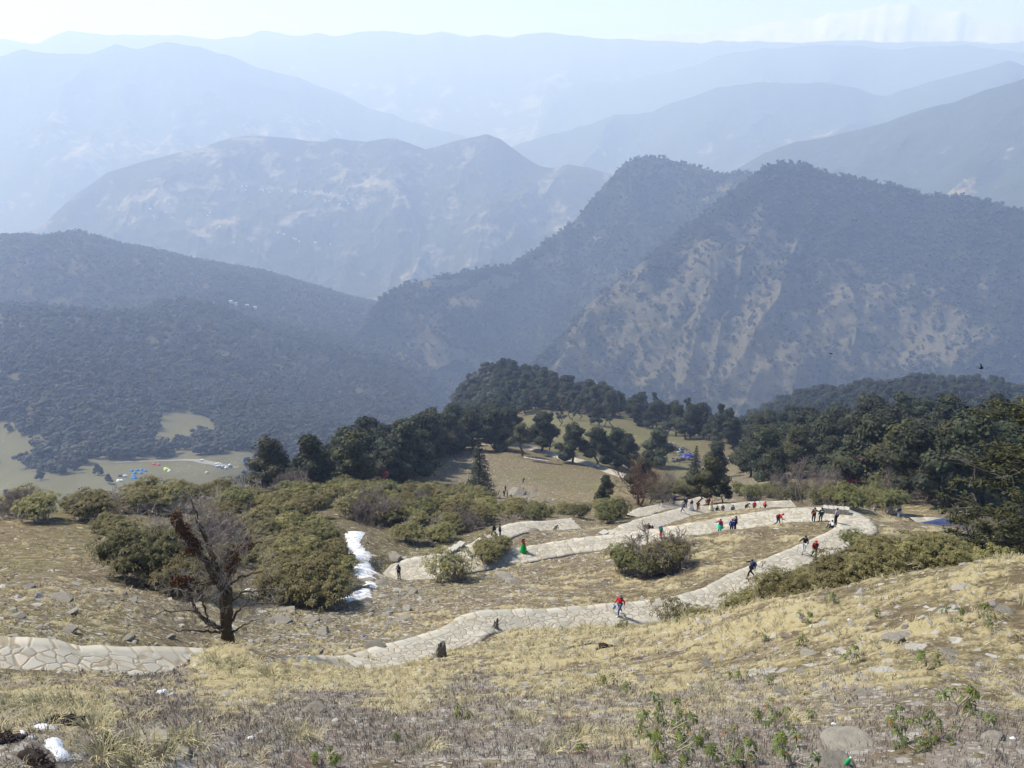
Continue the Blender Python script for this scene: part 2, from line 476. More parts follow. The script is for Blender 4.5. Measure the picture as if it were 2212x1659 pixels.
# local mounds and hollows that the photograph shows
def bumpat(u, v, d, h, rx, ry):
    global GZ
    p = P(u, v, d)
    q = ((GX - p[0]) / rx) ** 2 + ((GY - p[1]) / ry) ** 2
    GZ = GZ + h * np.exp(-q)
bumpat(505, 1455, 34, .75, 2.0, 1.2)          # grassy mound in front of the bare tree
bumpat(60, 1600, 15.8, -0.15, 1.0, 0.7)          # dark hollow with old snow
bumpat(150, 1545, 19.5, 0.35, 1.6, 0.6)
bumpat(240, 1590, 16.6, -0.12, .6, .4)

GT = GZ / GR

def hgrid(x, y):
    """height of the finished ground"""
    x = np.asarray(x, float); y = np.asarray(y, float)
    r = np.hypot(x, y); a = np.arctan2(x, y); l = np.log(r)
    fx = np.clip((a - AZ0) / (AZ1 - AZ0) * (NAZ - 1), 0, NAZ - 1.001); i = fx.astype(int); fx = fx - i
    j = np.clip(np.searchsorted(LR, l) - 1, 0, len(LR) - 2); fy = np.clip((l - LR[j]) / (LR[j + 1] - LR[j]), 0, 1)
    return ((GT[j, i] * (1 - fx) + GT[j, i + 1] * fx) * (1 - fy) + (GT[j + 1, i] * (1 - fx) + GT[j + 1, i + 1] * fx) * fy) * r

def hit(u, v, rmin=2.6):
    """where the viewing direction meets the ground"""
    a, t = ray_at(u, v)
    f = np.clip((a - AZ0) / (AZ1 - AZ0) * (NAZ - 1), 0, NAZ - 1.001); i = int(f); f -= i
    c = GT[:, i] * (1 - f) + GT[:, i + 1] * f
    j = np.argmax((c >= t) & (LR > math.log(rmin)))
    if j < 1: j = len(LR) - 1
    k = (t - c[j - 1]) / (c[j] - c[j - 1] + 1e-9); k = min(max(k, 0), 1)
    r = math.exp(LR[j - 1] + (LR[j] - LR[j - 1]) * k)
    return np.array([r * math.sin(a), r * math.cos(a), t * r])

def at(u, v, d):
    """ground point in the direction (u, v) at slant distance d"""
    p = P(u, v, d); p[2] = hgrid(p[0], p[1]); return p
# ================================================================= GROUND COVER (what grows where)
# column, row, yellow grass, green turf, grey heather, forest litter, loose stone
ZONES = """
0 1640 .25 .02 .75 0 .35; 500 1640 .14 .02 1 0 .6; 1106 1640 .18 .02 .9 0 .7; 1700 1640 .3 .05 .8 0 .45; 2212 1640 .3 .02 .8 0 .35
200 1530 .62 0 .5 0 .15; 60 1500 .5 0 .6 0 .15; 350 1500 .28 0 .9 0 .25; 350 1570 .2 0 .95 0 .4; 700 1530 .18 0 1 0 .55; 700 1590 .14 0 1 0 .6; 1000 1520 .3 0 .95 0 .55; 1300 1520 .45 0 .9 0 .45; 1600 1530 .45 .02 .8 0 .5; 1900 1520 .5 .02 .7 0 .4; 2150 1500 .5 .02 .7 0 .3
900 1450 .9 0 .5 0 .2; 1150 1405 .92 0 .4 0 .2; 700 1460 .95 0 .3 0 .15; 500 1445 1 0 .1 0 .1; 1340 1380 .85 0 .35 0 .2; 1300 1440 .78 0 .5 0 .25
1530 1345 .9 0 .2 0 .2; 1700 1325 .85 0 .2 0 .15; 1650 1410 .65 0 .35 0 .3; 1900 1300 .8 0 .3 0 .15; 1900 1400 .68 0 .35 0 .25; 2150 1260 .85 0 .3 0 .1; 2150 1400 .85 0 .3 0 .12
200 1490 .4 0 .6 0 .2; 300 1350 .42 0 .1 0 .4; 600 1380 .35 0 .1 0 .55; 100 1335 .4 0 .1 0 .4; 700 1330 .3 0 .05 0 .65; 850 1290 .35 0 0 0 .6; 820 1370 .4 .02 0 0 .45; 950 1350 .45 .05 0 0 .35
100 1200 .22 .03 .1 0 .12; 250 1180 .2 .02 .1 0 .1; 50 1260 .32 .02 .1 0 .25; 200 1290 .4 .02 .1 0 .3; 0 1140 .2 .1 .1 0 .05
1200 1260 .45 .1 0 0 .25; 1400 1260 .45 .12 .05 0 .15; 1600 1175 .5 .12 0 0 .15; 1000 1290 .38 .05 0 0 .4; 1250 1300 .5 .1 0 0 .25; 1100 1240 .4 .05 0 0 .4; 1680 1140 .5 .12 0 0 .1
1250 1160 .4 .05 0 0 .35; 1600 1110 .65 .05 0 0 .2; 1900 1120 .55 .05 0 0 .2; 1980 1130 .4 0 0 0 .2
1200 1030 .12 .25 .05 0 .06; 1350 1060 .12 .2 .05 0 .05; 1250 1080 .15 .4 .05 0 .1; 1120 1070 .1 .1 .1 0 .4; 1000 1000 .25 .1 .1 .1 .35; 1130 975 .2 .15 0 0 .15; 950 1030 .2 .2 .1 .2 .3; 1400 1025 .15 .15 0 0 .05
1250 935 .1 .85 0 0 0; 1400 935 .1 .85 0 0 0; 1180 925 .1 .7 0 0 0; 1440 1010 .1 .8 0 0 .1; 1330 960 .1 .8 0 0 0; 1500 935 .1 .8 0 0 0
300 1015 .12 .6 0 0 .05; 200 1010 .1 .6 0 0 .05; 100 1060 .1 .6 0 0 .05; 30 1070 .1 .6 0 0 .05; 420 1000 .15 .5 0 0 .1; 530 990 .25 .4 0 0 .1; 230 1045 .1 .4 0 0 .25
20 960 .1 .75 0 0 0; 60 955 .1 .5 0 .2 0; 375 935 .1 .75 0 0 0; 430 920 .1 .75 0 0 0; 350 945 .1 .7 0 0 0
150 985 0 .1 0 1 0; 300 965 0 .1 0 1 0; 470 960 0 .1 0 1 0; 600 980 0 .1 0 1 0; 130 920 0 .1 0 1 0; 250 900 0 .1 0 1 0; 500 900 0 .1 0 1 0
300 800 0 .1 0 1 0; 600 800 0 .1 0 1 0; 0 850 0 .1 0 1 0; 850 820 0 .1 0 1 0; 100 650 0 .1 0 1 0; 500 650 0 .1 0 1 0; 850 900 0 .1 0 1 0
900 980 0 .1 .1 1 0; 800 1020 0 .1 .1 1 0; 1100 830 0 .1 0 1 0; 1200 850 0 .1 0 1 0; 1700 980 .05 .1 .1 .9 .1; 1950 1000 0 .1 0 1 0; 2150 1050 0 .1 0 1 0; 1850 880 0 .1 0 1 0; 1550 950 .1 .3 0 .6 0; 1400 880 .1 .4 0 .6 0; 1640 1050 .2 .15 .1 .1 .5; 1560 1040 .2 .2 .1 .2 .3
700 1100 .1 .1 .1 .4 .1; 300 1075 .1 .1 .1 .4 .1; 1000 1100 .1 .15 .1 .4 .1; 600 1200 .1 .05 .1 .5 .1; 1850 1200 .3 .1 .2 .4 .1; 1800 1260 .4 .1 .2 .3 .1; 1700 1075 .2 .2 .1 .3 .1
"""
_z = np.array([list(map(float, q.split())) for q in ZONES.replace("\n", ";").split(";") if q.strip()])
def cover(x, y, z):
    u, v = proj(x, y, z)
    sh = np.shape(u); u = np.ravel(u); v = np.ravel(v)
    out = np.empty((len(u), 5))
    for k in range(0, len(u), 40000):
        d2 = ((u[k:k + 40000, None] - _z[None, :, 0]) * 0.6) ** 2 + (v[k:k + 40000, None] - _z[None, :, 1]) ** 2
        w = 1 / (d2 + 60.0) ** 1.7
        out[k:k + 40000] = w @ _z[:, 2:] / w.sum(1, keepdims=True)
    return out.reshape(sh + (5,))
_sub = (slice(None, None, 4), slice(None, None, 4))
_cj = np.arange(0, len(LR), 4); _ci = np.arange(0, NAZ, 4)
_cv = cover(GX[_sub], GY[_sub], GZ[_sub])
def _up(a):
    b = np.empty((len(LR), a.shape[1]))
    for i in range(a.shape[1]): b[:, i] = np.interp(np.arange(len(LR)), _cj, a[:, i])
    c = np.empty((len(LR), NAZ))
    for j in range(len(LR)): c[j] = np.interp(np.arange(NAZ), _ci, b[j])
    return c
CVR = np.stack([_up(_cv[..., k]) for k in range(5)], -1)
# trampled soil beside the paths
CVR[..., 0] *= 1 - .5 * PMASK
CVR[..., 2] *= 1 - .7 * PMASK

def cover_masks(x, y, cv):
    """where each cover really grows: positive inside a patch, about -1..1"""
    n1 = 0.62 * fbm(x * .42, y * .95, 5, 101, .6) + .38 * fbm(x * 2.3, y * 4.2, 3, 111, .6)
    n2 = 0.6 * fbm(x * .5, y * .8, 5, 121, .62) + .4 * fbm(x * 2.9, y * 3.6, 3, 131, .6)
    n3 = 0.55 * fbm(x * .05, y * .05, 5, 141, .6) + .45 * fbm(x * .4, y * .6, 3, 151, .6)
    ym = 1.25 * n1 + (cv[..., 0] - 0.62) * 1.0
    hm = n2 + (cv[..., 2] - 0.55) * 1.2
    gm = n3 + (cv[..., 1] - 0.5) * 1.6
    # trodden and slipped places where the earth shows
    sc = sstep(.12, .42, .6 * fbm(x * .34 + 3, y * .7, 4, 161, .6) + .5 * fbm(x * 1.1, y * 2.2, 3, 171, .6))
    ym = ym - .9 * sc; hm = hm - .25 * sc
    gm = gm + .7 * sstep(600, 700, np.hypot(x, y)) * sstep(.12, .4, cv[..., 1])
    return ym * 2.2, hm * 2.2, gm * 2.0
CM = cover_masks(GX, GY, CVR)
# grass grows in raised cushions
GZ += np.where(GR < 90, 0.11 * np.clip(GR / 25, .5, 1.3) * sstep(-.15, .6, CM[0]) * (1 - PMASK) * (1 - sstep(60, 90, GR)), 0)
GT = GZ / GR

def ground_material():
    k = NT("mountain_ground")
    p = k.pos()
    rel = p
    w = k.n("SeparateColor"); k.l(k.attr("cover", "Color"), w.inputs[0])
    yel, grn, hea = w.outputs[0], w.outputs[1], w.outputs[2]
    lit = k.attr("litter"); sto = k.attr("stone")
    # noises in world metres
    n_big = k.noise(p, 0.07, 5)
    n_mid = k.noise(k.mapping(p, (0.55, 1.25, 1.2)), 0.55, 8, 0.62)
    n_mid2 = k.noise(k.mapping(p, (0.7, 1.1, 1.1), (13, 5, 2)), 0.9, 8, 0.65)
    n_fin = k.noise(p, 9.0, 6, 0.7)
    n_fin2 = k.noise(k.mapping(p, (1, 1, 1), (3, 8, 1)), 28.0, 4, 0.7)
    n_far = k.noise(p, 0.018, 6, 0.6)
    soil = k.mix(n_mid2, (0.07, 0.053, 0.034), (0.20, 0.158, 0.10))
    soil = k.mix(k.step(n_fin, .35, .7), k.mix(1.0, soil, (0.72, 0.70, 0.68), 'MULTIPLY'), soil)
    # dry tan thatch everywhere in the soil
    soil = k.mix(k.math('MULTIPLY', k.step(k.noise(k.mapping(p, (.6, 1.5, 1.4), (7, 1, 9)), 2.2, 6, .65), .46, .62), .75), soil, k.mix(n_fin, (0.19, 0.152, 0.088), (0.30, 0.245, 0.145)))
    soil = k.mix(k.math('MULTIPLY', k.step(n_big, .40, .66), .55), soil, k.mix(1.0, soil, (0.80, 0.92, 0.66), 'MULTIPLY'))
    soil = k.mix(k.math('MULTIPLY', k.step(n_far, .46, .60), .45), soil, k.mix(1.0, soil, (1.35, 1.28, 1.15), 'MULTIPLY'))
    hcol = k.mix(n_fin, (0.10, 0.082, 0.07), (0.30, 0.26, 0.22))
    hcol = k.mix(k.step(n_mid2, .5, .68), hcol, k.mix(n_fin2, (0.10, 0.06, 0.05), (0.2, 0.13, 0.11)))
    ycol = k.mix(k.math('ADD', k.math('MULTIPLY', n_fin, .6), k.math('MULTIPLY', n_fin2, .4)), (0.22, 0.18, 0.095), (0.47, 0.40, 0.225))
    gcol = k.mix(k.math('ADD', k.math('MULTIPLY', n_mid, .6), k.math('MULTIPLY', n_far, .4)), (0.07, 0.072, 0.033), (0.16, 0.145, 0.075))
    lcol = k.mix(n_mid, (0.045, 0.042, 0.025), (0.11, 0.09, 0.055))
    def mask(wt, amp, soft):
        v = k.math('ADD', k.math('MULTIPLY', k.math('SUBTRACT', wt, .5), 4.0), k.math('MULTIPLY', k.math('SUBTRACT', n_fin, .5), amp))
        return k.step(v, -soft, soft)
    c = soil
    c = k.mix(k.math('MULTIPLY', mask(grn, .8, .45), .85), c, gcol)
    c = k.mix(mask(hea, 2.0, .45), c, hcol)
    c = k.mix(k.math('MULTIPLY', mask(yel, 2.4, .6), .9), c, ycol)
    c = k.mix(lit, c, lcol)
    # flat stones lying in the turf
    wp = k.n("VectorMath", operation='ADD'); k.l(p, wp.inputs[0])
    sc = k.n("VectorMath", operation='SCALE'); k.l(k.n("TexNoise").outputs["Color"], sc.inputs[0]); sc.inputs[3].default_value = 0.25
    k.l(sc.outputs[0], wp.inputs[1])
    def stones(scale, thr):
        cell = k.voro(wp.outputs[0], scale, out="Color")
        s2 = k.n("SeparateColor"); k.l(cell, s2.inputs[0])
        d = k.voro(wp.outputs[0], scale, 'DISTANCE_TO_EDGE')
        m = k.math('MULTIPLY', k.math('LESS_THAN', s2.outputs[0], k.math('MULTIPLY', sto, thr)), k.step(d, .06, .13))
        return m, s2.outputs[1]
    for scale, thr in ((1.9, .16), (4.5, .30), (11.0, .42)):
        m, tone = stones(scale, thr)
        c = k.mix(m, c, k.mix(tone, k.mix(n_fin, (0.19, 0.175, 0.16), (0.26, 0.24, 0.215)), (0.38, 0.355, 0.31)))
    h = k.math('ADD', k.math('MULTIPLY', n_fin, .6), k.math('MULTIPLY', n_mid, 1.2))
    k.bump(h, 0.55, 0.22)
    return k.out(c, 0.95, 0.05)

_gi = np.arange(len(LR) - 1)[:, None] * NAZ + np.arange(NAZ - 1)[None]
_GF = np.stack([_gi, _gi + 1, _gi + NAZ + 1, _gi + NAZ], -1).reshape(-1, 4)
_cov = np.stack([np.clip(CM[q] / 4 + .5, 0, 1) for q in (0, 2, 1)] + [np.ones_like(GZ)], -1).reshape(-1, 4)
ground = link("ground", mk_mesh("ground", np.stack([GX, GY, GZ], -1).reshape(-1, 3), _GF, [ground_material()],
              attrs={"cover": _cov, "litter": CVR[..., 3].ravel(), "stone": CVR[..., 4].ravel()}))
tag(ground, kind="structure")

# ================================================================= PATHS
def path_material(name, tint=(1, 1, 1)):
    k = NT(name)
    uv = k.n("UVMap").outputs[0]
    nz = k.noise(uv, 1.1, 2)
    off = k.n("VectorMath", operation='ADD'); k.l(uv, off.inputs[0])
    sc = k.n("VectorMath", operation='SCALE'); q = k.n("TexNoise"); k.l(uv, q.inputs["Vector"]); q.inputs["Scale"].default_value = 1.3; k.l(q.outputs["Color"], sc.inputs[0]); sc.inputs[3].default_value = 0.35
    k.l(sc.outputs[0], off.inputs[1])
    m1 = k.mapping(off.outputs[0], (2.0, 2.6, 1))
    d = k.voro(m1, 1.0, 'DISTANCE_TO_EDGE', 1.0); cell = k.voro(m1, 1.0, 'F1', 1.0, "Color")
    m2 = k.mapping(off.outputs[0], (1.05, 0.6, 1), (0, .5, 0))
    d2 = k.voro(m2, 1.0, 'DISTANCE_TO_EDGE', .7); cell2 = k.voro(m2, 1.0, 'F1', .7, "Color")
    sx = k.n("SeparateXYZ"); k.l(off.outputs[0], sx.inputs[0])
    fr = k.math('FRACT', k.math('DIVIDE', sx.outputs[0], 7.3))
    edge = k.math('MAXIMUM', k.attr("edge"), k.math('LESS_THAN', fr, .075))       # cross rows of long slabs: shallow steps
    lip = k.math('MULTIPLY', k.step(fr, .070, .076), k.step(fr, .088, .080))
    dd = k.mix(edge, d, d2); cc = k.mix(edge, cell, cell2)
    s = k.n("SeparateColor"); k.l(cc, s.inputs[0])
    fine = k.noise(uv, 14, 5, .65)
    blot = k.noise(k.mapping(uv, (1, 1, 1), (4, 2, 0)), .45, 4)
    st = k.mix(s.outputs[0], (0.31, 0.288, 0.237), (0.47, 0.437, 0.362))
    st = k.mix(k.math('MULTIPLY', k.step(s.outputs[1], .75, .9), .6), st, (0.50, 0.42, 0.33))
    st = k.mix(k.math('MULTIPLY', fine, .4), st, k.mix(1.0, st, (0.72, 0.71, 0.68), 'MULTIPLY'))
    st = k.mix(k.math('MULTIPLY', k.step(blot, .52, .75), .35), st, (0.42, 0.36, 0.27))
    jt = k.mix(fine, (0.22, 0.18, 0.12), (0.34, 0.285, 0.20))
    wj = k.math('ADD', 0.03, k.math('MULTIPLY', blot, 0.05))
    m = k.math('MULTIPLY', k.step(dd, k.math('MULTIPLY', wj, .6), wj), k.math('SUBTRACT', 1.0, k.math('MULTIPLY', lip, .8)))
    tuf = k.math('MULTIPLY', k.step(k.noise(uv, .9, 5), .60, .70), .8)
    jt = k.mix(tuf, jt, (0.20, 0.165, 0.075))
    c = k.mix(m, jt, st)
    c = k.mix(k.math('MULTIPLY', k.step(k.noise(k.mapping(uv, (1, 1, 1), (9, 5, 0)), .6, 6, .65), .56, .70), .55), c, (0.25, 0.205, 0.14))
    b = k.math('ADD', k.step(dd, 0.0, .12), k.math('MULTIPLY', fine, .35))
    k.bump(b, 0.6, 0.05)
    return k.out(c, 0.85, 0.15)
PMAT = path_material("paving_stone")
def earth_side():
    k = NT("path_side_stone"); p = k.pos()
    c = k.mix(k.noise(p, 5, 4), (0.16, 0.135, 0.11), (0.34, 0.31, 0.27))
    return k.out(c, .95, .05)
SIDE = earth_side()
for nm, w, c, zc in _pc:
    n = len(c)
    tg = np.gradient(c, axis=0); tg /= np.linalg.norm(tg, axis=1, keepdims=True)
    nr = np.stack([-tg[:, 1], tg[:, 0]], -1)
    s = np.concatenate([[0], np.cumsum(np.linalg.norm(np.diff(c, axis=0), axis=1))])
    us = np.linspace(-1, 1, 9)
    wob = 1 + 0.09 * fbm(s / 1.0, s * 0, 4, 4)
    X = c[:, None, :] + nr[:, None, :] * (us[None, :, None] * (PW[nm] / 2 * wob)[:, None, None])
    Z = zc[:, None] + 0.015 * fbm(X[..., 0] * 1.2, X[..., 1] * 1.2, 2, 8) + 0.0 * us[None]
    V = np.concatenate([X, Z[..., None]], -1)
    lo = V[:, [0, 8]].copy(); lo[..., 2] -= 0.6; lo[:, 0, :2] -= nr * .04; lo[:, 1, :2] += nr * .04
    V = np.concatenate([V, lo], 1)                       # 11 per row
    i = np.arange(n - 1)[:, None] * 11; j = np.arange(8)[None]
    F = np.stack([i + j + 1, i + j, i + j + 11, i + j + 12], -1).reshape(-1, 4)
    k = np.arange(n - 1) * 11
    F2 = np.concatenate([np.stack([k + 0, k + 9, k + 20, k + 11], -1), np.stack([k + 10, k + 8, k + 19, k + 21], -1)])
    me = mk_mesh("path", V.reshape(-1, 3), [F, F2], [PMAT, SIDE], np.concatenate([np.zeros(len(F)), np.ones(len(F2))]), True,
                 {"edge": np.tile(np.concatenate([sstep(.62, .66, np.abs(us)), [1, 1]]), (n, 1)).ravel()})
    uvl = me.uv_layers.new(name="UVMap")
    vi = np.empty(len(me.loops), np.int32); me.loops.foreach_get("vertex_index", vi)
    lat = np.tile(np.concatenate([us * w / 2, [-w / 2 - .6, w / 2 + .6]]), (n, 1)); ss = np.repeat(s[:, None], 11, 1)
    uvl.data.foreach_set("uv", np.stack([ss.ravel(), lat.ravel()], -1)[vi].astype(np.float32).ravel())
    o = link("path", me); tag(o, kind="structure")
# ================================================================= MOUNTAINS
def interp_crest(s):
    q = np.array([list(map(float, a.split())) for a in s.replace("\n", ";").split(";") if a.strip()])
    a, t = ray_at(q[:, 0], q[:, 1])
    o = np.argsort(a)
    return a[o], t[o], q[o, 2]

def mountain_material(name, forest, bare, bare2, thr, fine=1.0, snow=None):
    """forest: dark wooded colour, bare: dry grass, bare2: rock and earth; attribute 'bare' says where"""
    k = NT(name); p = k.pos()
    b = k.attr("bare")
    n1 = k.noise(p, 0.02 * fine, 8, .65); n2 = k.noise(k.mapping(p, (1, 1, 2.2), (50, 20, 0)), 0.055 * fine, 6, .65); n3 = k.noise(p, 0.004 * fine, 5, .6)
    cb = k.mix(n2, bare, bare2)
    cf = k.mix(n1, tuple(x * .55 for x in forest), tuple(x * 1.4 for x in forest))
    m = k.step(k.math('ADD', b, k.math('MULTIPLY', k.math('SUBTRACT', n1, .5), 1.5)), thr - .12, thr + .12)
    c = k.mix(m, cf, cb)
    if snow:
        s = k.attr("snow")
        ms = k.step(k.math('ADD', s, k.math('MULTIPLY', k.math('SUBTRACT', n1, .5), .8)), .45, .55)
        c = k.mix(ms, c, snow)
    k.bump(k.math('ADD', n1, k.math('MULTIPLY', n2, .5)), 0.8, 14.0 / fine)
    return k.out(c, 1.0, 0.0)

MTN = {}
def mountain(name, crest, slope, foot, mat, amp=60, L=420, skew=0.4, back=0.7, az_pad=0.0, seed=1, crest_noise=6, bare_fn=None, ns=150, na=620, snow=None, power=1.0, smooth=0.004, oct=4, strata=0.0):
    ca, ct, cr = interp_crest(crest)
    A = np.linspace(ca[0] - az_pad, ca[-1] + az_pad, na)
    # smooth (Catmull-like) crest through cubic convolution of a dense linear interpolation
    t = np.interp(A, ca, ct); r = np.interp(A, ca, cr)
    kk = max(1, int(na * smooth)); ker = np.hanning(2 * kk + 3)[1:-1]; ker /= ker.sum()
    t = np.convolve(np.pad(t, kk, mode='edge'), ker, 'valid')[:na]; 
    kr = max(1, int(na * 0.03)); ker = np.hanning(2 * kr + 3)[1:-1]; ker /= ker.sum()
    r = np.convolve(np.pad(r, kr, mode='edge'), ker, 'valid')[:na]
    lat = A * r.mean()
    zc = t * r + crest_noise * fbm(lat / max(90, r.mean() * .034), lat * 0, 4, seed + 50)
    H = np.maximum((zc - foot) / slope, 30)
    s = np.concatenate([-np.linspace(1, 0.03, 24) ** 1.4, np.linspace(0, 1, ns) ** 1.15])
    S, _ = np.meshgrid(s, A, indexing='ij')
    Hh = np.where(S >= 0, S * H[None], S * 900.0)
    R = np.maximum(r[None] - Hh, 150.0)
    Aa = np.broadcast_to(A[None], R.shape)
    prof = np.where(S >= 0, zc[None] - slope * Hh * (0.80 + 0.20 * np.clip(S, 0, 1) ** power), zc[None] + back * Hh)
    X = R * np.sin(Aa); Y = R * np.cos(Aa)
    l2 = Aa * r[None] + skew * np.abs(Hh) + 0.25 * L * fbm(X / L, Y / L, 3, seed + 7)
    g = ridged(l2 / L, Hh / (L * 2.2), oct, seed, 0.45)
    w = sstep(0.0, 0.22, np.abs(S)) 
    Z = prof + amp * (g - 0.62) * w + 0.22 * amp * fbm(X / (L * .22), Y / (L * .22), 4, seed + 3) * w
    if strata: Z = Z + strata * fbm(X / 46 + .02 * Z, Y / 46, 4, seed + 11) * w + strata * .5 * (ridged(Z / 34 + .4 * fbm(X / 150, Y / 150, 2, seed), l2 / 260, 2, seed + 12) - .5) * w
    g2 = g
    bare = bare_fn(Aa, R, X, Y, Z, S, g2) if bare_fn else np.zeros_like(Z)
    n0, n1 = Z.shape
    i = np.arange(n0 - 1)[:, None] * n1 + np.arange(n1 - 1)[None]
    F = np.stack([i, i + n1, i + n1 + 1, i + 1], -1).reshape(-1, 4)
    at_ = {"bare": bare.ravel()}
    if snow is not None: at_["snow"] = snow(Aa, R, X, Y, Z, S, g).ravel()
    o = link(name, mk_mesh(name, np.stack([X, Y, Z], -1).reshape(-1, 3), F, [mat], attrs=at_))
    tag(o, kind="structure")
    u, v = proj(X, Y, Z)
    MTN[name] = dict(X=X, Y=Y, Z=Z, S=S, bare=bare, u=u, v=v)
    return o

def blob(u, v, cu, cv, ru, rv, ang=0.0):
    c, s = math.cos(ang), math.sin(ang)
    du, dv = u - cu, v - cv
    return np.exp(-(((du * c + dv * s) / ru) ** 2 + ((-du * s + dv * c) / rv) ** 2))

# ---- near dark mountain on the right, its summit above the wooded knoll
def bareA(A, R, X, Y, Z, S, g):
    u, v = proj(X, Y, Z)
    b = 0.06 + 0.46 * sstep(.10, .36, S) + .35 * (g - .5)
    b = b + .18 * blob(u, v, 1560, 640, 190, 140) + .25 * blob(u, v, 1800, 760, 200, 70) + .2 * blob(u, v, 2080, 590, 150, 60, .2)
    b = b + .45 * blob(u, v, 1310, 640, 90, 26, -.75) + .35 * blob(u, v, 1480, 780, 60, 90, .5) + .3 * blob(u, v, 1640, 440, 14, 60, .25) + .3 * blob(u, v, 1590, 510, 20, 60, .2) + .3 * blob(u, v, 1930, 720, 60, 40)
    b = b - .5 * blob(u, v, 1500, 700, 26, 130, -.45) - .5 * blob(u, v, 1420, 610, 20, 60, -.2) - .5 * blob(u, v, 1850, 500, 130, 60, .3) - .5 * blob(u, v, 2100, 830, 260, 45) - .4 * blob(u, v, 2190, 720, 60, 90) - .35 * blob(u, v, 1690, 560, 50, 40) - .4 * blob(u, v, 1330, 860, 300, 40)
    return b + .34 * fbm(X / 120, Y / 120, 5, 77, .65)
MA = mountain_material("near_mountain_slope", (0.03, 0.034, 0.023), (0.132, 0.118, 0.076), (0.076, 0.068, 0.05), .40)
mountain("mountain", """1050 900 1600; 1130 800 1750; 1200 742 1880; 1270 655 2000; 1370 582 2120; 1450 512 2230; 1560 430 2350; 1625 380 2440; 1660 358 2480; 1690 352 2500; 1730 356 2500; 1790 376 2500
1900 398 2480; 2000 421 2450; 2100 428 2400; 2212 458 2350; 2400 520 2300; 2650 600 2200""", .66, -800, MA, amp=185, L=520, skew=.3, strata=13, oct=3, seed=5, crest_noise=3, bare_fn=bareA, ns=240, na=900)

# ---- the ridge behind it, running down to the valley mouth
def bareB(A, R, X, Y, Z, S, g):
    u, v = proj(X, Y, Z)
    b = 0.12 + .25 * sstep(.2, .6, S) * g
    b = b + .8 * blob(u, v, 940, 612, 60, 9, -.05) + .75 * blob(u, v, 1050, 625, 90, 18, -.42) + .5 * blob(u, v, 1180, 565, 30, 14, -.3) + .8 * blob(u, v, 1255, 487, 22, 7, -.2) + .55 * blob(u, v, 1290, 515, 20, 8) + .45 * blob(u, v, 920, 765, 40, 60, .3) + .4 * blob(u, v, 1010, 780, 60, 40, .2) + .3 * blob(u, v, 830, 770, 30, 30) + .35 * blob(u, v, 1560, 410, 60, 12, -.5)
    return b + .2 * fbm(X / 100, Y / 100, 4, 78)
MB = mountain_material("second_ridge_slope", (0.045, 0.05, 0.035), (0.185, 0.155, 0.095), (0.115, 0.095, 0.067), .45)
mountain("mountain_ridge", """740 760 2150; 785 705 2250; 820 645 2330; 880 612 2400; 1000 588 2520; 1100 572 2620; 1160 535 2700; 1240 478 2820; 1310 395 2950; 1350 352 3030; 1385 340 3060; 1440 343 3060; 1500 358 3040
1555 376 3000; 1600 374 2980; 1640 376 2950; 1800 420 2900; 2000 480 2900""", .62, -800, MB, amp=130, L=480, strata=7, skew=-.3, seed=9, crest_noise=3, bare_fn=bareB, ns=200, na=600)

# ---- mountain with the villages and landslips
def bareC(A, R, X, Y, Z, S, g):
    u, v = proj(X, Y, Z)
    b = .18 + .3 * (g - .4)
    for q in ((690, 330, 60, 18, 0, .4), (590, 350, 20, 40, .2, .45), (800, 400, 50, 60, .2, .35), (1020, 320, 70, 30, -.3, .5), (250, 440, 120, 40, -.2, .35), (440, 485, 34, 60, .5, .55), (505, 490, 5, 28, 0, .7), (470, 480, 40, 5, 0, .6), (575, 545, 10, 22, .3, .7), (685, 525, 12, 20, 0, .65), (700, 455, 70, 12, -.1, .7), (500, 410, 60, 6, .02, .5), (640, 412, 100, 6, .12, .65), (90, 490, 30, 10, -.6, .6), (1000, 430, 60, 50, .3, .2), (540, 300, 40, 5, 0, .5), (1095, 500, 50, 30, -.5, .3)):
        b = b + q[5] * blob(u, v, *q[:5])
    b = b - .4 * blob(u, v, 1100, 400, 45, 110, -.3) - .25 * blob(u, v, 560, 450, 60, 30) - .25 * blob(u, v, 880, 450, 120, 60)
    return .55 * b + .04 + .38 * fbm(X / 210, Y / 210, 6, 79, .62)
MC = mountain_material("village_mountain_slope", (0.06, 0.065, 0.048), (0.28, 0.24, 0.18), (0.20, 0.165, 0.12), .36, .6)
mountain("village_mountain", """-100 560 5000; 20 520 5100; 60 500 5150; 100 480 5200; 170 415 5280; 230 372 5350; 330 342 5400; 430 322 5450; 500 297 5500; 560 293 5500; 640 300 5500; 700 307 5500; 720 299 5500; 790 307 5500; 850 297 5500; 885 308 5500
920 322 5500; 980 306 5500; 1030 294 5500; 1052 288 5500; 1080 300 5480; 1130 338 5450; 1165 358 5400; 1190 364 5380; 1228 353 5350; 1275 362 5300; 1320 378 5250; 1450 430 5200; 1600 480 5200""", .52, -1150, MC, amp=170, L=640, skew=.5, seed=13, strata=12, crest_noise=8, bare_fn=bareC, ns=190, na=800)

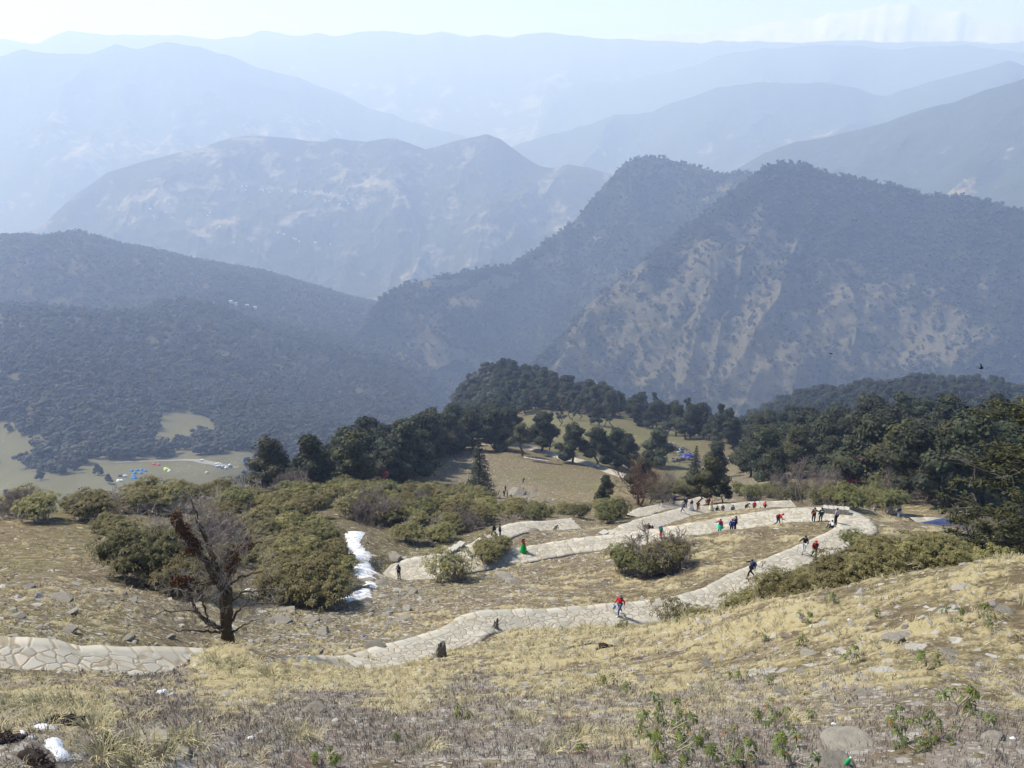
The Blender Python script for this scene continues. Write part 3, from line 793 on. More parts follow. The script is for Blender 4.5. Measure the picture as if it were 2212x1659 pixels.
MD = mountain_material("far_ridge_slope", (0.06, 0.07, 0.055), (0.30, 0.26, 0.19), (0.27, 0.21, 0.15), .62, .5)
def bareD(A, R, X, Y, Z, S, g): return .2 + .45 * g * sstep(.1, .5, S) + .25 * fbm(X / 240, Y / 240, 5, 80)
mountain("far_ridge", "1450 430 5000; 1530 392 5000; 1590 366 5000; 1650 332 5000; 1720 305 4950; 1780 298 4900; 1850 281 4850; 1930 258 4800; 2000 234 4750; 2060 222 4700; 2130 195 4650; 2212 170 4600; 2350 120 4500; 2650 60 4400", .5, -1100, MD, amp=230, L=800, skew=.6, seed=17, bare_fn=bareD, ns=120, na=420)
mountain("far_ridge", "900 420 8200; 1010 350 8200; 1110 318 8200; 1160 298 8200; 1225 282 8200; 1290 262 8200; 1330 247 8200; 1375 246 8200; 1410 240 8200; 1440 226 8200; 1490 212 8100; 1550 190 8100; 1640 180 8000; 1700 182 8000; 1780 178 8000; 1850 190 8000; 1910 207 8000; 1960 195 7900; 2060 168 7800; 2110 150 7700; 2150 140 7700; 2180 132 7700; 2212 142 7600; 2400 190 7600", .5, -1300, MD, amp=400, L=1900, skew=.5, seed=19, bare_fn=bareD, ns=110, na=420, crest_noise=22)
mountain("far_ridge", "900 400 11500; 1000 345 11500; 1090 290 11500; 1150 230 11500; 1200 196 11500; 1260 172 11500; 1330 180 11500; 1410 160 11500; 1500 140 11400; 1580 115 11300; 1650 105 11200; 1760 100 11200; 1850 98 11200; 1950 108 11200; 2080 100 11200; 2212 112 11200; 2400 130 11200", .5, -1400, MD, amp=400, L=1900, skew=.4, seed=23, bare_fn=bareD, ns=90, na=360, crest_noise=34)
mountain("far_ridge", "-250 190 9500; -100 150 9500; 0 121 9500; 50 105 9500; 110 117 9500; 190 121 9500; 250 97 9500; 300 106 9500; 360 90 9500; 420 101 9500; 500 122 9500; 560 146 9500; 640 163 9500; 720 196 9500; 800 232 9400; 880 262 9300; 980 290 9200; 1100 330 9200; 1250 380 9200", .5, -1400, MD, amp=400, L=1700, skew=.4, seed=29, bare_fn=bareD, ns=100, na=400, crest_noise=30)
MS = mountain_material("snow_range_slope", (0.07, 0.08, 0.08), (0.30, 0.27, 0.24), (0.25, 0.22, 0.2), .5, .3, (0.66, 0.67, 0.69))
def snowH(A, R, X, Y, Z, S, g):
    u, v = proj(X, Y, Z)
    return (1 - sstep(.005, .03, np.abs(S))) * sstep(800, 930, u) * (1 - sstep(1100, 1200, u)) * .7 + .2 * g - .1
mountain("far_range", "-250 110 13500; 0 82 13500; 80 92 13500; 150 66 13500; 220 72 13500; 300 75 13500; 380 72 13500; 460 81 13500; 560 71 13500; 640 74 13500; 680 66 13500; 720 76 13500; 830 63 13500; 900 72 13500; 950 66 13500; 1010 76 13500; 1050 70 13500; 1100 76 13500; 1180 72 13500; 1300 84 13500; 1450 88 13500; 1600 92 13500; 1800 90 13500; 2212 95 13500; 2450 110 13500", .5, -1400, MS, amp=300, L=2200, skew=.3, oct=3, seed=31, bare_fn=bareD, ns=90, na=400, crest_noise=50, snow=snowH)
def snowI(A, R, X, Y, Z, S, g): return 1.0 + 0 * Z
mountain("snow_range", "1250 90 15200; 1400 78 15200; 1500 72 15200; 1600 62 15200; 1640 55 15200; 1690 44 15200; 1740 40 15200; 1790 26 15200; 1830 30 15200; 1880 16 15200; 1930 20 15200; 1970 8 15200; 2020 24 15200; 2080 30 15200; 2130 46 15200; 2212 60 15200; 2450 80 15200", .55, -600, MS, amp=330, L=2400, skew=.3, oct=3, seed=37, bare_fn=bareD, ns=90, na=300, crest_noise=90, snow=snowI)
# ================================================================= PLANTS
def foliage_material(name, c0, c1, rnd=0.3, rough=0.6, spec=0.12, c2=None):
    """leaf colour varies leaf by leaf (attribute tone) and plant by plant"""
    k = NT(name)
    t = k.attr("tone")
    oi = k.n("ObjectInfo").outputs["Random"]
    c = k.mix(t, c0, c1)
    if c2: c = k.mix(k.step(t, .90, .97), c, c2)
    f = k.math('ADD', 1.0 - rnd / 2, k.math('MULTIPLY', oi, rnd))
    h = k.n("HueSaturation"); k.l(c, h.inputs["Color"]); k.l(f, h.inputs["Value"]); k.l(k.math('ADD', .485, k.math('MULTIPLY', oi, .03)), h.inputs["Hue"])
    return k.out(h.outputs[0], rough, spec)
F_OAK = foliage_material("evergreen_oak_leaf", (0.018, 0.023, 0.012), (0.06, 0.064, 0.031), .5)
F_OLIVE = foliage_material("olive_oak_leaf", (0.03, 0.033, 0.013), (0.09, 0.083, 0.034), .4)
F_FIR = foliage_material("fir_needle", (0.018, 0.026, 0.017), (0.055, 0.066, 0.04), .3)
F_FIR2 = foliage_material("yellowing_fir_needle", (0.014, 0.019, 0.009), (0.065, 0.07, 0.027), .2, c2=(0.13, 0.12, 0.045))
F_RHO = foliage_material("rhododendron_leaf", (0.06, 0.055, 0.021), (0.20, 0.173, 0.073), .5, .6, .08, c2=(0.26, 0.20, 0.075))
F_RHOD = foliage_material("dark_rhododendron_leaf", (0.045, 0.046, 0.018), (0.15, 0.14, 0.055), .4, .6, .08, c2=(0.18, 0.155, 0.06))
F_SEED = foliage_material("young_rhododendron_leaf", (0.035, 0.055, 0.014), (0.12, 0.15, 0.03), .25, .5, .12, c2=(0.22, 0.09, 0.03))
F_RED = foliage_material("red_rhododendron_blossom", (0.05, 0.05, 0.025), (0.10, 0.06, 0.04), .2, c2=None)
F_BLOS = foliage_material("crimson_blossom", (0.30, 0.02, 0.05), (0.55, 0.07, 0.12), .3)
F_FAR = foliage_material("far_forest_leaf", (0.022, 0.027, 0.018), (0.068, 0.066, 0.042), .9)
def bark_material(name, a, b, sc=6):
    k = NT(name); p = k.objco()
    n = k.noise(k.mapping(p, (1, 1, .35)), sc, 5, .65)
    k.bump(n, .6, .03)
    return k.out(k.mix(n, a, b), .95, .05)
BARK = bark_material("dark_bark", (0.045, 0.036, 0.028), (0.13, 0.105, 0.08))
BARKR = bark_material("red_brown_bark", (0.07, 0.035, 0.025), (0.17, 0.10, 0.07))
BARKG = bark_material("grey_twig_bark", (0.14, 0.115, 0.10), (0.29, 0.245, 0.215))
BARKW = bark_material("pale_rhododendron_bark", (0.27, 0.22, 0.175), (0.52, 0.46, 0.385))
BARKT = bark_material("mossy_trunk_bark", (0.03, 0.024, 0.016), (0.12, 0.09, 0.05), 5)
MOSS = bark_material("rusty_moss", (0.035, 0.017, 0.009), (0.135, 0.062, 0.028), 9)

def unit(v): return v / (np.linalg.norm(v, axis=-1, keepdims=True) + 1e-9)

def cards(g, C, Nrm, L, W, rng, m=0, tone=None, droop=0.0):
    """rhombic leaves at C facing Nrm"""
    n = len(C)
    q = unit(rng.normal(size=(n, 3)))
    a = unit(np.cross(Nrm, q)); b = np.cross(Nrm, a)
    L = np.broadcast_to(L, (n,))[:, None]; W = np.broadcast_to(W, (n,))[:, None]
    up = np.array([0, 0, -1.0]) * droop
    V = np.stack([C - a * L / 2, C + b * W / 2, C + a * L / 2 + up * L, C - b * W / 2], 1).reshape(-1, 3)
    F = np.arange(n * 4).reshape(n, 4)
    t = rng.random(n) if tone is None else tone
    g.add(V, F, m, np.repeat(t, 4))

def crown_clump(g, c, r, n, size, rng, m=0, low=-0.5, core=True, tone=None, tspread=.55):
    r = np.asarray(r, float); c = np.asarray(c, float)
    d = unit(rng.normal(size=(n, 3))); d[:, 2] = np.where(d[:, 2] < low, -d[:, 2], d[:, 2])
    sd = int(rng.integers(999))
    bump_ = 1 + .30 * fbm(d[:, 0] * 2.2 + sd, d[:, 1] * 2.2 + d[:, 2] * 2.2, 2, sd)
    rad = (0.80 + 0.25 * rng.random(n)) * bump_
    pts = c + d * r * rad[:, None]
    nn = unit(d + rng.normal(size=(n, 3)) * .55 + np.array([0, 0, .35]))
    t0 = rng.random() if tone is None else tone
    tn = np.clip(t0 * (1 - tspread) + tspread * rng.random(n), 0, 1)
    cards(g, pts, nn, size * (.7 + .6 * rng.random(n)), size * (.45 + .3 * rng.random(n)), rng, m, tn)
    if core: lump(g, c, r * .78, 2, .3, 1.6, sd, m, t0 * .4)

def limb(p0, p1, rng, wob=.12, n=5):
    t = np.linspace(0, 1, n)[:, None]
    p = np.asarray(p0, float) * (1 - t) + np.asarray(p1, float) * t
    L = np.linalg.norm(np.asarray(p1, float) - np.asarray(p0, float))
    w = rng.normal(size=(n, 3)) * wob * L / n * 1.6; w[0] = 0; w[-1] = 0
    return p + w

def oak(seed, h=12.0, w=1.0, base=.28, nclump=15, leaves=150, size=.62, fol=None, low=-.35):
    """broad evergreen oak: forked trunk, limbs, crown of many lobes"""
    rng = np.random.default_rng(seed)
    tr = Geo(); cr = Geo()
    lean = rng.normal(size=2) * .04 * h
    top = np.array([lean[0], lean[1], h * .78])
    tp = limb((0, 0, -.8), top, rng, .22, 7)
    add_tube(tr, tp, np.linspace(.34, .09, 7) * h / 12 * w ** .5, 7)
    zb = h * base
    for i in range(nclump):
        f = (i + .5) / nclump
        z = zb + (h - zb) * (f ** .85) * .93
        rel = (z - zb) / (h - zb)
        R = h * .30 * w * (math.sin(min(1, rel * 1.15 + .22) * math.pi) ** .6 if rel < .75 else max(.12, 1.0 - (rel - .3) * 1.25))
        ang = i * 2.4 + rng.random() * 1.2
        rr = R * (.35 + .65 * rng.random())
        c = np.array([lean[0] * rel + rr * math.cos(ang), lean[1] * rel + rr * math.sin(ang), z])
        cs = h * (.085 + .065 * rng.random()) * w ** .5 * (1.25 - .35 * rel)
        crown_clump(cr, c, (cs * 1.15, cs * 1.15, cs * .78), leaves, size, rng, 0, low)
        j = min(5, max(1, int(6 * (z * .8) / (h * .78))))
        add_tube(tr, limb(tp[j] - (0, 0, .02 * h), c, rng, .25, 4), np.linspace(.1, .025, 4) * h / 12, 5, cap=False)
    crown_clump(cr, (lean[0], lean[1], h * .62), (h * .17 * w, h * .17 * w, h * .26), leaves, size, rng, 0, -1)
    return tr, cr

def lopped(seed, h=13.0):
    """tall tree lopped for fodder: a bare pole with tufts of leaves up its length"""
    rng = np.random.default_rng(seed)
    tr = Geo(); cr = Geo()
    tp = limb((0, 0, -.8), (rng.normal() * .5, rng.normal() * .5, h * .92), rng, .3, 8)
    add_tube(tr, tp, np.linspace(.3, .07, 8), 6)
    for i in range(13):
        z = h * (.3 + .68 * (i + rng.random()) / 13)
        j = min(7, int(z / (h * .92) * 7))
        ang = rng.random() * 6.28; rr = rng.random() * 1.25 * (1.2 - .5 * z / h)
        c = np.array([tp[j, 0] + rr * math.cos(ang), tp[j, 1] + rr * math.sin(ang), z])
        s = .65 + .5 * rng.random()
        crown_clump(cr, c, (s, s, s * .85), 70, .55, rng, 0, -.6)
        add_tube(tr, limb(tp[j], c, rng, .2, 3), (.06, .04, .02), 4, cap=False)
    return tr, cr

def fir(seed, h=11.0, w=.27, tiers=17, size=.5, per=34):
    rng = np.random.default_rng(seed)
    tr = Geo(); cr = Geo()
    tp = limb((0, 0, -.5), (0, 0, h), rng, .03, 6)
    add_tube(tr, tp, np.linspace(.24, .02, 6) * h / 11, 6)
    for i in range(tiers):
        f = i / (tiers - 1); z = h * (.07 + .9 * f)
        R = h * w * (1 - f) ** .75 + .12
        nb = max(4, int(9 * (1 - f) + 3))
        for b in range(nb):
            ang = 6.283 * b / nb + i * 1.1 + rng.random() * .5
            L = R * (.62 + .5 * rng.random())
            d = np.array([math.cos(ang), math.sin(ang), 0])
            e = np.array([0, 0, z]) + d * L + np.array([0, 0, -.14 * L + .1 * rng.random()])
            add_tube(tr, [np.array([0, 0, z]), (np.array([0, 0, z]) + e) / 2 + (0, 0, .04 * L), e], (.045, .03, .01), 3, cap=False)
            n = int(per * (.35 + .65 * (1 - f)))
            t = rng.random(n) ** .6
            C = np.array([0, 0, z]) + (e - np.array([0, 0, z])) * t[:, None] + rng.normal(size=(n, 3)) * np.array([.24, .24, .11]) * (L * .35 + .2)
            cards(cr, C, unit(rng.normal(size=(n, 3)) * .6 + np.array([0, 0, 1.0])), size * (.6 + .6 * rng.random(n)), size * .34, rng, 0, np.clip(.25 + .5 * t + .3 * rng.random(n) - .1, 0, 1), .15)
    return tr, cr

def bare(g, p, d, L, r, depth, rng, bend=.35, split=3, m=0, seg=5, up=.15, tips=None, minr=.006):
    """a leafless branching system"""
    n = 4
    pts = [np.asarray(p, float)]; d = np.asarray(d, float)
    for i in range(n):
        d = unit(d + rng.normal(size=3) * bend * .4 + np.array([0, 0, up * .3]))
        pts.append(pts[-1] + d * L / n)
    add_tube(g, pts, np.linspace(r, max(minr, r * .62), n + 1), seg if depth > 1 else 3, m, cap=False)
    if depth <= 0:
        if tips is not None: tips.append(pts[-1])
        return
    k = split if depth > 1 else split + 1
    for i in range(k):
        j = n if i == 0 else int(rng.integers(1, n + 1))
        nd = unit(d + rng.normal(size=3) * (.35 if i == 0 else .8) + np.array([0, 0, up]))
        bare(g, pts[j], nd, L * (.68 + .2 * rng.random()), max(minr, r * (.66 if i == 0 else .5)), depth - 1, rng, bend, split, m, max(3, seg - 1), up, tips, minr)

def bare_tree(seed, h=8.0, depth=5, spread=.5, trunks=1, r=.2, minr=.014, split=3):
    rng = np.random.default_rng(seed); g = Geo()
    for k in range(trunks):
        a = rng.random() * 6.28
        bare(g, (.3 * math.cos(a) * (trunks > 1), .3 * math.sin(a) * (trunks > 1), -.4), unit(np.array([math.cos(a) * spread * (trunks > 1) + .15, math.sin(a) * spread * (trunks > 1), 1.0])), h * .32, r, depth, rng, .45, split, minr=minr)
    return g

def rosettes(g, C, Nrm, rng, L=.19, W=.07, k=7, m=0, droop=.35):
    """whorls of long drooping leaves at the ends of twigs"""
    n = len(C)
    q = unit(rng.normal(size=(n, 3)))
    a = unit(np.cross(Nrm, q)); b = np.cross(Nrm, a)
    th = (np.arange(k)[None] / k + rng.random((n, 1))) * 2 * math.pi + rng.normal(size=(n, k)) * .2
    d = np.cos(th)[..., None] * a[:, None] + np.sin(th)[..., None] * b[:, None]
    s = -np.sin(th)[..., None] * a[:, None] + np.cos(th)[..., None] * b[:, None]
    LL = (L * (.7 + .6 * rng.random((n, k))))[..., None]; WW = W * LL / L
    c0 = C[:, None] + d * LL * .08
    mid = c0 + d * LL * .55 + Nrm[:, None] * LL * .10
    tip = c0 + d * LL * (1 - .25 * droop) - np.array([0, 0, 1.0]) * LL * droop * (.4 + .8 * rng.random((n, k, 1)))
    V = np.stack([c0, mid + s * WW / 2, tip, mid - s * WW / 2], 2).reshape(-1, 3)
    F = np.arange(n * k * 4).reshape(-1, 4)
    t = np.clip(rng.random((n, 1)) * .6 + rng.random((n, k)) * .4, 0, 1)
    g.add(V, F, m, np.repeat(t.ravel(), 4))

def bush(seed, R=2.0, H=2.2, n=420, stems=10, L=.2, sparse=False, lobes=5, k=7, stemh=.35, flat=1.0):
    """rhododendron shrub: crooked pale stems under a lobed dome of leaf whorls"""
    rng = np.random.default_rng(seed)
    fo = Geo(); st = Geo()
    LB = []
    for i in range(lobes):
        a = i * 2.4 + rng.random(); rr = R * .58 * math.sqrt((i + .3) / lobes)
        s = R * (.42 + .25 * rng.random())
        LB.append((np.array([rr * math.cos(a), rr * math.sin(a), H * (stemh + .27 + .2 * rng.random())]), np.array([s, s, H * (.30 + .16 * rng.random()) * flat])))
    per = n // lobes
    for c, s in LB:
        d = unit(rng.normal(size=(per, 3))); d[:, 2] = np.where(d[:, 2] < -.12, -d[:, 2], d[:, 2])
        rad = (.62 + .4 * rng.random(per) ** .6) if sparse else (.74 + .28 * rng.random(per))
        C = c + d * s * rad[:, None] * (1 + .2 * fbm(d[:, 0] * 2 + seed, d[:, 1] * 2 + d[:, 2], 2, seed))[:, None]
        rosettes(fo, C, unit(d * .6 + np.array([0, 0, .8]) + rng.normal(size=(per, 3)) * .3), rng, L, L * .36, k)
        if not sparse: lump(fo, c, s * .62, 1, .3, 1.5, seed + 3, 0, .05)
    for i in range(stems):
        c, s = LB[i % lobes]
        a = rng.random() * 6.28; b0 = np.array([math.cos(a), math.sin(a), 0]) * R * .3 * rng.random()
        e = c + unit(rng.normal(size=3)) * s * .6
        mid = b0 + (e - b0) * .45 + np.array([(e - b0)[0] * .35, (e - b0)[1] * .35, -.12 * H])
        p = np.stack([b0 + (0, 0, -.3), b0 + (mid - b0) * .5 + rng.normal(size=3) * .08, mid + rng.normal(size=3) * .08, mid + (e - mid) * .55 + rng.normal(size=3) * .1, e])
        r0 = (.035 + .03 * rng.random()) * R / 1.6
        add_tube(st, p, np.linspace(r0, r0 * .35, 5), 5, cap=False)
        for q in range(3):
            e2 = p[2 + q % 2] + unit(rng.normal(size=3) + np.array([0, 0, .8])) * (.5 + .5 * rng.random()) * R * .45
            add_tube(st, limb(p[2 + q % 2], e2, rng, .3, 4), np.linspace(r0 * .5, r0 * .2, 4), 4, cap=False)
    return fo, st

def plant(name, parts, scale=1.0, rz=0.0, loc=(0, 0, 0)):
    """parts: (child name, mesh)"""
    e = empty(name, loc, rz, scale)
    for nm, me in parts: link(nm, me, e)
    return e

# ---- prototypes: mesh data shared by every copy
def _two(tc, fol, bark):
    t, c = tc
    return [("trunk", t.mesh("trunk", [bark])), ("crown", c.mesh("crown", [fol], tone=True))]
K_OAK = [_two(oak(s, 12, w, b, nc, 150, .62), F_OAK, BARK) for s, w, b, nc in ((1, 1.15, .18, 18), (2, 1.3, .22, 19), (3, 1.0, .15, 17), (4, 1.2, .26, 18), (5, 1.1, .14, 19))]
K_OLI = [_two(oak(s, 12, w, b, nc, 190, .5), F_OLIVE, BARK) for s, w, b, nc in ((11, 1.35, .18, 20), (12, 1.15, .22, 18))]
K_OPEN = [_two(oak(s, 12, 1.25, .42, 11, 120, .55), F_OLIVE, BARK) for s in (15, 16)]
K_LOP = [_two(lopped(s), F_OAK, BARK) for s in (21, 22, 23)]
K_FIR = [_two(fir(31), F_FIR, BARK), _two(fir(32, 11, .22), F_FIR, BARK)]
def _red(seed):
    t, c = oak(seed, 7, 1.1, .22, 10, 110, .45)
    rng = np.random.default_rng(seed)
    f = Geo(); 
    for i in range(9):
        a = rng.random() * 6.28; rr = rng.random() * 1.9
        crown_clump(f, (rr * math.cos(a), rr * math.sin(a), 2.6 + 3.4 * rng.random()), (.75, .75, .6), 60, .34, rng, 0, -1, False)
    return [("trunk", t.mesh("trunk", [BARK])), ("crown", c.mesh("crown", [F_RED], tone=True)), ("blossom", f.mesh("blossom", [F_BLOS], tone=True))]
K_RED = [_red(41), _red(42)]
K_BARE = [[("branches", bare_tree(s, 8, 5, .55, tr, r).mesh("branches", [BARKG]))] for s, tr, r in ((51, 3, .13), (52, 4, .11), (53, 2, .15))]
K_BARER = [[("branches", bare_tree(s, 8, 5, .5, tr, r).mesh("branches", [BARKR]))] for s, tr, r in ((55, 3, .17),)]
K_TWIG = [[("branches", bare_tree(s, 3.2, 4, 1.0, 6, .06, .016).mesh("branches", [BARKW]))] for s in (61, 62)] + [[("branches", bare_tree(s, 3.2, 5, .9, 7, .055, .015).mesh("branches", [BARKG]))] for s in (63, 64)]
def _bush(fol, **kw):
    f, s = bush(**kw)
    return [("foliage", f.mesh("foliage", [fol], tone=True)), ("stems", s.mesh("stems", [BARKW]))]
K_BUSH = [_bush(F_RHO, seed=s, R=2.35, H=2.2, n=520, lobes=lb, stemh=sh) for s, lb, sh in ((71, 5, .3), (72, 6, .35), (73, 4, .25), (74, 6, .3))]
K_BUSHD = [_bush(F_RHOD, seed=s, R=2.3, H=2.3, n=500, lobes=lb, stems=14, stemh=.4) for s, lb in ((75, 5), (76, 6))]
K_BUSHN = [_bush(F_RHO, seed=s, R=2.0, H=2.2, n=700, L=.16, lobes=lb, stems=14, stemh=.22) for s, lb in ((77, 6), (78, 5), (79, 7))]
K_BUSHS = [_bush(F_RHO, seed=s, R=2.0, H=1.9, n=190, L=.22, lobes=5, stems=15, sparse=True, stemh=.35) for s in (81, 82)]
def seedling(seed, nb, h, spread):
    rng = np.random.default_rng(seed); f = Geo(); st = Geo()
    for i in range(nb):
        a = rng.random() * 6.28; z = h * (.35 + .65 * rng.random()); rr = spread * math.sqrt(rng.random())
        e = np.array([rr * math.cos(a), rr * math.sin(a), z])
        j = np.array([rr * .25 * math.cos(a), rr * .25 * math.sin(a), z * .45])
        add_tube(st, [(0, 0, -.08), j + rng.normal(size=3) * .02, e], (.013, .010, .006), 4, cap=False)
        rosettes(f, e[None], unit(np.array([[math.cos(a) * .3, math.sin(a) * .3, 1.0]])), rng, .15, .052, 8, droop=.75)
    return [("foliage", f.mesh("foliage", [F_SEED], tone=True)), ("stem", st.mesh("stem", [BARKW]))]
K_SEED = [seedling(91, 6, .55, .3), seedling(92, 11, .7, .6), seedling(93, 3, .4, .15), seedling(94, 16, .8, .8)]

USED = {}
def grow(name, kind, v, loc, scale=1.0, rz=None, label=None, cat="tree", group=None, sink=0.0):
    key = (name, id(kind), v % len(kind))
    if rz is None: rz = float(RNG.random() * 6.28)
    if key not in USED:
        o = plant(name, kind[v % len(kind)], scale, rz, loc); USED[key] = o
    else:
        o = copy_tree(USED[key]); o.location = loc; o.rotation_euler = (0, 0, rz); o.scale = (scale,) * 3
        if "group" in o: del o["group"]
    o.location.z -= sink
    return tag(o, label, cat, group)
def place(name, kind, v, u, vv, d, h, h0, **kw):
    """stand a plant of height h metres on the ground in direction (u, vv); d = distance or None to take the visible ground"""
    p = hit(u, vv) if d is None else at(u, vv, d)
    return grow(name, kind, v, p, h / h0, **kw)

def inpoly(u, v, poly):
    poly = np.asarray(poly, float); c = np.zeros(np.shape(u), bool)
    x0, y0 = poly[-1]
    for x1, y1 in poly:
        k = ((y1 > v) != (y0 > v)); 
        with np.errstate(divide='ignore', invalid='ignore'):
            c ^= k & (u < (x0 - x1) * (v - y1) / (y0 - y1 + 1e-12) + x1)
        x0, y0 = x1, y1
    return c
def scatter(poly, n, gap, rng, tries=40000, rmax=1e9):
    """ground points seen inside a picture polygon, no two nearer than gap metres"""
    poly = np.asarray(poly, float); out = []
    lo = poly.min(0); hi = poly.max(0)
    for _ in range(tries):
        if len(out) >= n: break
        u = lo[0] + (hi[0] - lo[0]) * rng.random(); v = lo[1] + (hi[1] - lo[1]) * rng.random()
        if not inpoly(np.array(u), np.array(v), poly): continue
        p = hit(u, v)
        if p[0] ** 2 + p[1] ** 2 > rmax * rmax: continue
        g = gap(p) if callable(gap) else gap
        if all((p[0] - q[0]) ** 2 + (p[1] - q[1]) ** 2 > g * g for q in out): out.append(p)
    return out
# ================================================================= PLACING THE TREES
R5 = np.random.default_rng(505)
OAKS = []         # every broad evergreen tree: position, height, kind
def wood(poly, n, gap, h, label, group, kinds=((K_OAK, 5, 1.0),), name="evergreen_tree", hv=.22, cat="tree", rmax=1e9):
    for p in scatter(poly, n, gap, R5, rmax=rmax):
        x = R5.random(); acc = 0
        for kd, nv, pr in kinds:
            acc += pr
            if x <= acc: break
        hh = h * (1 - hv + 2 * hv * R5.random())
        grow(name, kd, int(R5.integers(nv)), p, hh / 12.0, label=label, cat=cat, group=group)
MIXD = ((K_OAK, 5, .86), (K_OLI, 2, .14))
# dark wood on the left flank of the brown hill
wood([(690, 1040), (760, 1040), (860, 1052), (905, 1030), (930, 1000), (1000, 968), (1060, 955), (1110, 958), (1110, 935), (1000, 925), (900, 945), (820, 985), (720, 1010)], 62, 5.5, 13.5,
     "dark evergreen oak in the close wood on the left flank of the brown hill", "oaks on the left flank of the brown hill", MIXD, rmax=345)
wood([(625, 1062), (700, 1062), (720, 1040), (700, 1030), (650, 1040)], 9, 5.0, 9.5, "dark oak between the flat crowned olive oak and the left wood", "oaks at the left end of the left wood", MIXD, rmax=260)
# rounded wooded hilltop
wood([(978, 880), (1010, 842), (1050, 822), (1090, 816), (1180, 836), (1260, 860), (1325, 884), (1320, 902), (1245, 893), (1205, 884), (1130, 898), (1060, 915), (1000, 915)], 112, 9.5, 14.5,
     "dark evergreen oak in the dense wood covering the rounded hilltop", "oaks covering the rounded hilltop")
# row behind the green meadow
wood([(1335, 890), (1400, 895), (1470, 915), (1560, 945), (1640, 975), (1640, 990), (1560, 962), (1470, 948), (1390, 925), (1335, 912)], 40, 6.0, 14,
     "dark slender evergreen oak in the row behind the green meadow", "oaks in the row behind the green meadow", ((K_OAK, 5, .75), (K_LOP, 3, .25)))
# wood on the right
wood([(1600, 1010), (1660, 1045), (1700, 1035), (1780, 1050), (1830, 1075), (1950, 1095), (2080, 1105), (2230, 1110), (2230, 985), (2000, 965), (1800, 945), (1650, 950)], 84, 8.0, 13.5,
     "dark evergreen oak in the dense wood right of the hairpin bend", "oaks in the wood on the right", ((K_OAK, 5, .9), (K_OLI, 2, .1)))
